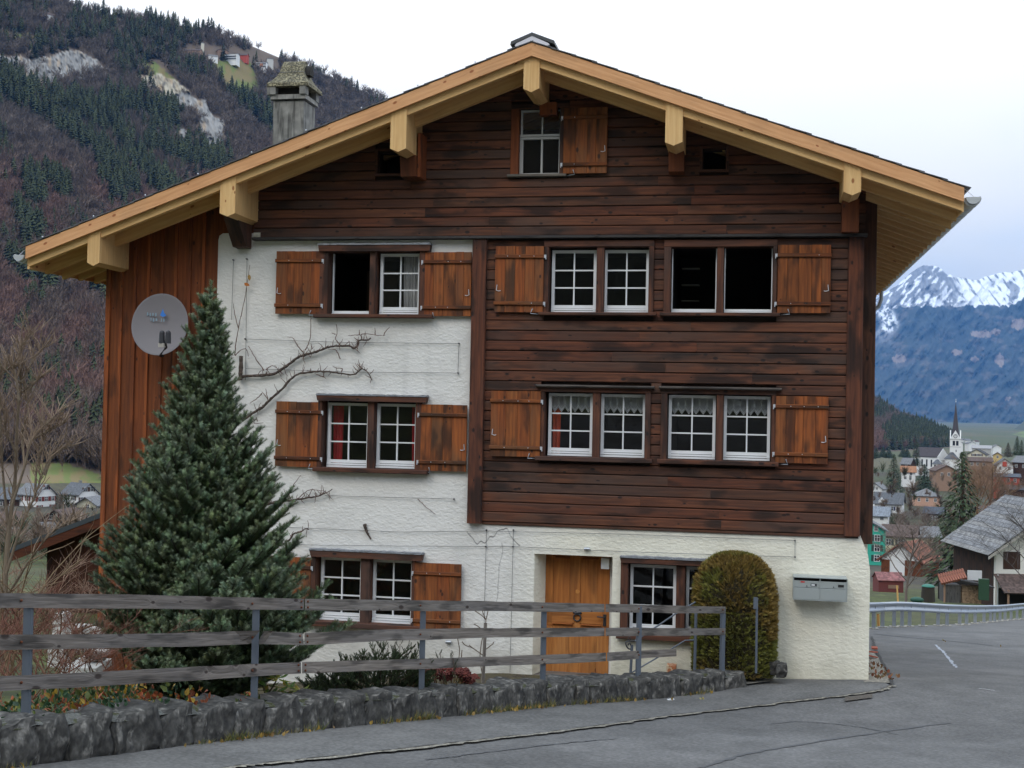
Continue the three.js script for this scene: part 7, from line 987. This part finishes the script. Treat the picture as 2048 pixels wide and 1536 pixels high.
// ---- guard rail
{
  const g = thing('guard_rail', 'galvanised steel guard rail on posts along the bend of the road', 'guard rail');
  const feet = [[1690, 1263.5, 1206], [1718, 1260.5, 1205], [1747, 1257.8, 1204.5], [1765, 1255, 1203.8], [1788, 1254.5, 1203], [1804, 1254, 1203.2], [1819, 1253.5, 1203.8], [1846, 1252.8, 1205.5], [1876, 1252, 1207.5], [1894, 1252, 1208.5], [1919, 1250.5, 1209.5], [1933, 1250, 1210], [1950, 1247.5, 1210.3], [1968, 1246, 1210.3], [1981, 1244.5, 1210], [1989, 1244, 1210], [2000, 1242.5, 1209.5], [2010, 1241.5, 1209], [2022, 1240.5, 1208], [2034, 1239.5, 1207], [2046, 1238.5, 1206], [2090, 1234, 1203], [2150, 1227, 1198]];
  const low = feet.map(([x, y]) => gp(x, y)), top = feet.map(([x, y, t], i) => { const d = low[i].clone().sub(camP).dot(camera.getWorldDirection(V())); return at(x, t, d); });
  const cv = new THREE.CatmullRomCurve3(top); const prof = [[0, 0.0], [0.045, -0.02], [0.045, -0.075], [-0.005, -0.115], [-0.005, -0.175], [0.045, -0.215], [0.045, -0.27], [0, -0.29]];
  mesh('rail', gridMesh(140, prof.length - 1, (u, v, i, j) => { const p = cv.getPoint(u), t = cv.getTangent(u), n = V(t.z, 0, -t.x).normalize(); if (n.dot(camP.clone().sub(p)) < 0) n.negate(); p.addScaledVector(n, prof[j][0] + 0.05); p.y += prof[j][1]; return p; }), galvMat, g);
  low.forEach((p, i) => { const t = cv.getTangent(i / (low.length - 1)); const H = top[i].y - p.y; const post = uvBox(boxg(-0.055, 0.055, -0.1, H - 0.03, -0.04, 0.02)); const m = mesh('post', post, galvMat, g); m.position.copy(p); m.rotation.y = faceCam(p); const f = mesh('foot', boxg(-0.14, 0.14, 0, 0.035, -0.1, 0.14), concPathMat, g); f.position.copy(p); f.rotation.y = faceCam(p); });
  rebase(g, low[3]);
}
// ---- trees of the village
function conifer(label, px, py, top, D, wpx, seed, col = [0.035, 0.055, 0.028], group) {
  const p = at(px, py, D), m = D / 2500, h = (py - top) * m, w = wpx * m / 2, r = mulberry(seed), t = thing('conifer', label, 'tree', [p.x, p.y, p.z], 0, group), L = [], C = [], n = 2600;
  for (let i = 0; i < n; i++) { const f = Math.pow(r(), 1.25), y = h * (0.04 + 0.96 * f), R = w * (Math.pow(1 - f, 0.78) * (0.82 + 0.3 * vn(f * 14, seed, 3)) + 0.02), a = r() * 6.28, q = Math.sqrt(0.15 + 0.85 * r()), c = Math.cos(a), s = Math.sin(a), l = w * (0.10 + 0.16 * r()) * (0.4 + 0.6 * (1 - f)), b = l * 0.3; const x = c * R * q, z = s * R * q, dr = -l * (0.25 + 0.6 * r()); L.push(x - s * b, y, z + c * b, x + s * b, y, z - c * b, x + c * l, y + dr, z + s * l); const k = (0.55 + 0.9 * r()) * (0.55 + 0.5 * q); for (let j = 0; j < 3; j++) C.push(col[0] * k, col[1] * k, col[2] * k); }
  const g = triG(L); g.setAttribute('color', new THREE.Float32BufferAttribute(C, 3)); mesh('crown', g, vcMat({ side: THREE.DoubleSide }), t); mesh('trunk', new THREE.CylinderGeometry(w * 0.03, w * 0.09, h * 0.95, 7).translate(0, h * 0.475 - 0.3, 0), shutBrown, t); return t;
}
conifer('tall dark spruce standing between the village and the slate-roofed barn', 1922, 1185, 903, 150, 150, 3, [0.038, 0.058, 0.024]);
conifer('dark conifer nearest the house corner, above the blue-grey roof', 1787, 992, 908, 480, 48, 5);
conifer('wide dark conifer below the church', 1848, 988, 928, 490, 52, 6, [0.03, 0.052, 0.033]);
conifer('slim dark conifer immediately left of the church', 1832, 934, 877, 640, 26, 7);
conifer('conifer seen at the right edge above the village roofs', 2043, 922, 880, 700, 22, 8); conifer('taller conifer of the pair near the right edge above the roofs', 2034, 912, 872, 760, 22, 9); conifer('brownish conifer left of the pair near the right edge', 2016, 914, 885, 760, 20, 10, [0.07, 0.06, 0.04]);
[[1752, 916, 895], [1766, 914, 893], [1778, 916, 897], [1806, 914, 894], [1814, 916, 897], [1742, 918, 898]].forEach(([x, y, t], i) => conifer('small dark conifer in the row behind the village left of the church', x, y, t, 800, 20, 20 + i, [0.03, 0.05, 0.035], 'row of conifers left of the church'));
conifer('small dark conifer among the houses of the left village', 5, 1075, 1040, 330, 22, 31); conifer('narrow conifer behind the two white houses of the left village', 121, 978, 952, 520, 9, 32, [0.05, 0.06, 0.04]);
function bareTree(label, px, py, top, D, spread, seed, col, o = {}) {
  const base = at(px, py, D), m = D / 2500, H = (py - top) * m, r = mulberry(seed), t = thing('bare_tree', label, 'tree'), main = [], fine = [];
  const grow = (p, d, len, rad, lv) => { const P = [p.clone()], n = 4; let q = p.clone(); const e = d.clone(); for (let i = 0; i < n; i++) { q = q.clone().addScaledVector(e, len / n); P.push(q); e.add(V((r() - 0.5) * 0.35, 0.06 + (r() - 0.5) * 0.2, (r() - 0.5) * 0.35)).normalize(); } (lv > 1 ? fine : main).push(limb(P, P.map((_, i) => rad * (1 - 0.5 * i / n)), lv > 1 ? 3 : 6)); if (lv >= (o.lv ?? 4)) return; const k = lv === 0 ? (o.k0 ?? 8) : lv === 1 ? 6 : 5; for (let i = 0; i < k; i++) { const f = lv === 0 ? 0.3 + 0.7 * (i + r()) / k : 0.25 + 0.75 * r(), idx = Math.min(n - 1, Math.floor(f * n)), s = P[idx].clone().lerp(P[idx + 1], f * n - idx > 1 ? 1 : f * n - idx); const a = i * 2.4 + r(), sp = spread * (0.7 + 0.5 * r()); grow(s, d.clone().multiplyScalar(0.75).add(V(Math.cos(a) * sp, 0.12, Math.sin(a) * sp)).normalize(), len * (lv === 0 ? 0.62 * (1.15 - 0.55 * f) : 0.55), rad * 0.45, lv + 1); } };
  grow(base.clone().add(V(0, -0.3, 0)), V((o.lean ?? 0), 1, 0).normalize(), H * 0.78, o.rad ?? H * 0.018, 0);
  const cm = std({ color: rgb(...col), roughness: 1 }); mesh('trunk', merge(main), cm, t); mesh('crown', merge(fine), cm, t); return rebase(t, base);
}
bareTree('bare grey tree on the meadow behind the guard rail', 1812, 1207, 1035, 68, 0.95, 41, [0.17, 0.135, 0.115], { rad: 0.085, k0: 12 });
bareTree('wide bare brown tree behind the tall spruce', 1975, 1085, 930, 210, 0.85, 42, [0.2, 0.12, 0.075], { rad: 0.22, k0: 12 });
bareTree('second bare brown tree behind the tall spruce, further left', 1948, 1080, 925, 220, 0.7, 43, [0.23, 0.13, 0.07], { rad: 0.2, k0: 10 });
bareTree('slender bare tree among the houses below the peach house', 1848, 1095, 1015, 300, 0.8, 44, [0.14, 0.105, 0.09], { rad: 0.12, k0: 10 });
bareTree('bare bushy tree in front of the cream house with brown roof', 1815, 1070, 1018, 330, 1.0, 45, [0.15, 0.11, 0.1], { rad: 0.1, k0: 10 });
bareTree('bare tree reaching into the picture in front of the barn', 2062, 1215, 1010, 80, 0.95, 46, [0.1, 0.085, 0.08], { rad: 0.09, k0: 10 });
bareTree('small bare tree in front of the church choir', 1890, 945, 918, 600, 1.0, 47, [0.22, 0.17, 0.15], { rad: 0.12 });
bareTree('bare brown tree behind the red house at the right edge', 2005, 1010, 960, 420, 1.0, 48, [0.2, 0.13, 0.1], { rad: 0.14 });
// small bare garden trees and hedges scattered through the village
{
  const r = mulberry(5150), m = [], c = [], G = triG((() => { const L = []; for (let i = 0; i < 90; i++) { const a = r() * 6.28, y = 0.12 + 0.5 * r(), R = 0.4 * Math.sqrt(r()), w = 0.010 + 0.008 * r(), b = r() * 6.28; const e = [Math.cos(a) * R, Math.min(1, y + 0.1 + 0.4 * r()), Math.sin(a) * R]; L.push(e[0] * 0.2 - Math.cos(b) * w, y, e[2] * 0.2 - Math.sin(b) * w, e[0] * 0.2 + Math.cos(b) * w, y, e[2] * 0.2 + Math.sin(b) * w, ...e); } L.push(-0.02, 0, 0, 0.02, 0, 0, 0, 0.6, 0); return L; })());
  const spots = []; for (let i = 0; i < 420; i++) { const right = r() < 0.68; spots.push(right ? [lerp(1735, 2070, r()), lerp(948, 1135, Math.pow(r(), 0.9))] : [lerp(-20, 215, r()), lerp(1000, 1130, r())]); }
  for (const [px, py] of spots) { const p = gp(px, py); const D = p.distanceTo(camP); if (D < 105 || D > 760) continue; const h = lerp(2.2, 6.5, r() * r()), w = h * (0.9 + 0.6 * r()); m.push(new THREE.Matrix4().compose(p, new THREE.Quaternion().setFromAxisAngle(V(0, 1, 0), r() * 6.28), V(w, h, w))); const k = 0.7 + 0.6 * r(), g = r() < 0.2; c.push(g ? rgb(0.05 * k, 0.065 * k, 0.03 * k) : rgb(0.16 * k, 0.115 * k, 0.085 * k)); }
  tag(instanced('garden_shrubbery', G, std({ color: rgb(1, 1, 1), roughness: 1, side: THREE.DoubleSide }), m, c), 'small bare trees and hedges scattered between the village houses', 'shrubbery');
}
// ---- dark outbuilding and whitewashed garden steps left of the house
{
  const D = 31, g = thing('outbuilding', 'dark board outbuilding with low dark roof behind the left corner of the house', 'shed'), P = (x, y, d) => at(x, y, d), a = P(92, 1200, D), b = P(260, 1200, D); const yb = a.y - 0.6;
  const ang = Math.atan2(-(b.z - a.z), b.x - a.x), len = Math.hypot(b.x - a.x, b.z - a.z) + 1.2; const yl = P(100, 1082, D).y, yr = yl + len * 0.42;
  const tf = q => q.rotateY(ang).translate(a.x, 0, a.z); mesh('board_wall', tf(extr(shapeOf([[0, yb - 1], [len, yb - 1], [len, yr], [0, yl]]), -5, 0, true)), wmat(wClad, [0.24, 0.22, 0.22]), g);
  mesh('roof', tf(extr(shapeOf([[-0.75, yl - 0.26], [len, yr + 0.02], [len, yr + 0.14], [-0.75, yl - 0.14]]), -5.3, 0.45)), std({ color: rgb(0.05, 0.062, 0.072), roughness: 0.6 }), g); mesh('bargeboard', tf(extr(shapeOf([[-0.75, yl - 0.48], [len, yr - 0.2], [len, yr + 0.015], [-0.75, yl - 0.265]]), 0.38, 0.44)), wmat(wClad, [0.4, 0.36, 0.34]), g); rebase(g, a.clone().setY(yb));
  const D2 = 21.2, w = thing('garden_steps', 'whitewashed masonry steps with a small pillar beside the brown board wall', 'steps'), wm = wallM(0.55, 0.53, 0.49), bx = (x0, x1, y0, y1, d, dz = 0.4) => { const p = at((x0 + x1) / 2, (y0 + y1) / 2, d), s = d / 2500; return uvBox(new THREE.BoxGeometry((x1 - x0) * s, (y1 - y0) * s, dz).rotateY(0.19).translate(p.x, p.y, p.z)); };
  mesh('pillar', bx(113, 134, 1226, 1300, D2), wm, w); mesh('block', bx(134, 166, 1251, 1300, D2 + 0.2), wm, w); mesh('block', bx(166, 208, 1252, 1300, D2 + 0.5), wm, w); mesh('block', bx(104, 134, 1290, 1330, D2 - 0.2), wm, w);
  mesh('step', bx(176, 208, 1306, 1314, D2 - 0.4, 0.7), wallM(0.42, 0.38, 0.34), w); mesh('ramp', bx(140, 208, 1326, 1340, D2 - 0.8, 0.8).rotateZ(0), wallM(0.38, 0.37, 0.34), w); rebase(w, at(160, 1340, D2));
  tag(mesh('log', limb([at(173, 1308, D2 - 0.9), at(210, 1313, D2 - 0.7)], [0.07, 0.075], 8), wmat(wGrey, [0.9, 0.8, 0.75])), 'grey log lying on the garden steps beside the board wall', 'log');
}

renderer.render(scene, camera);
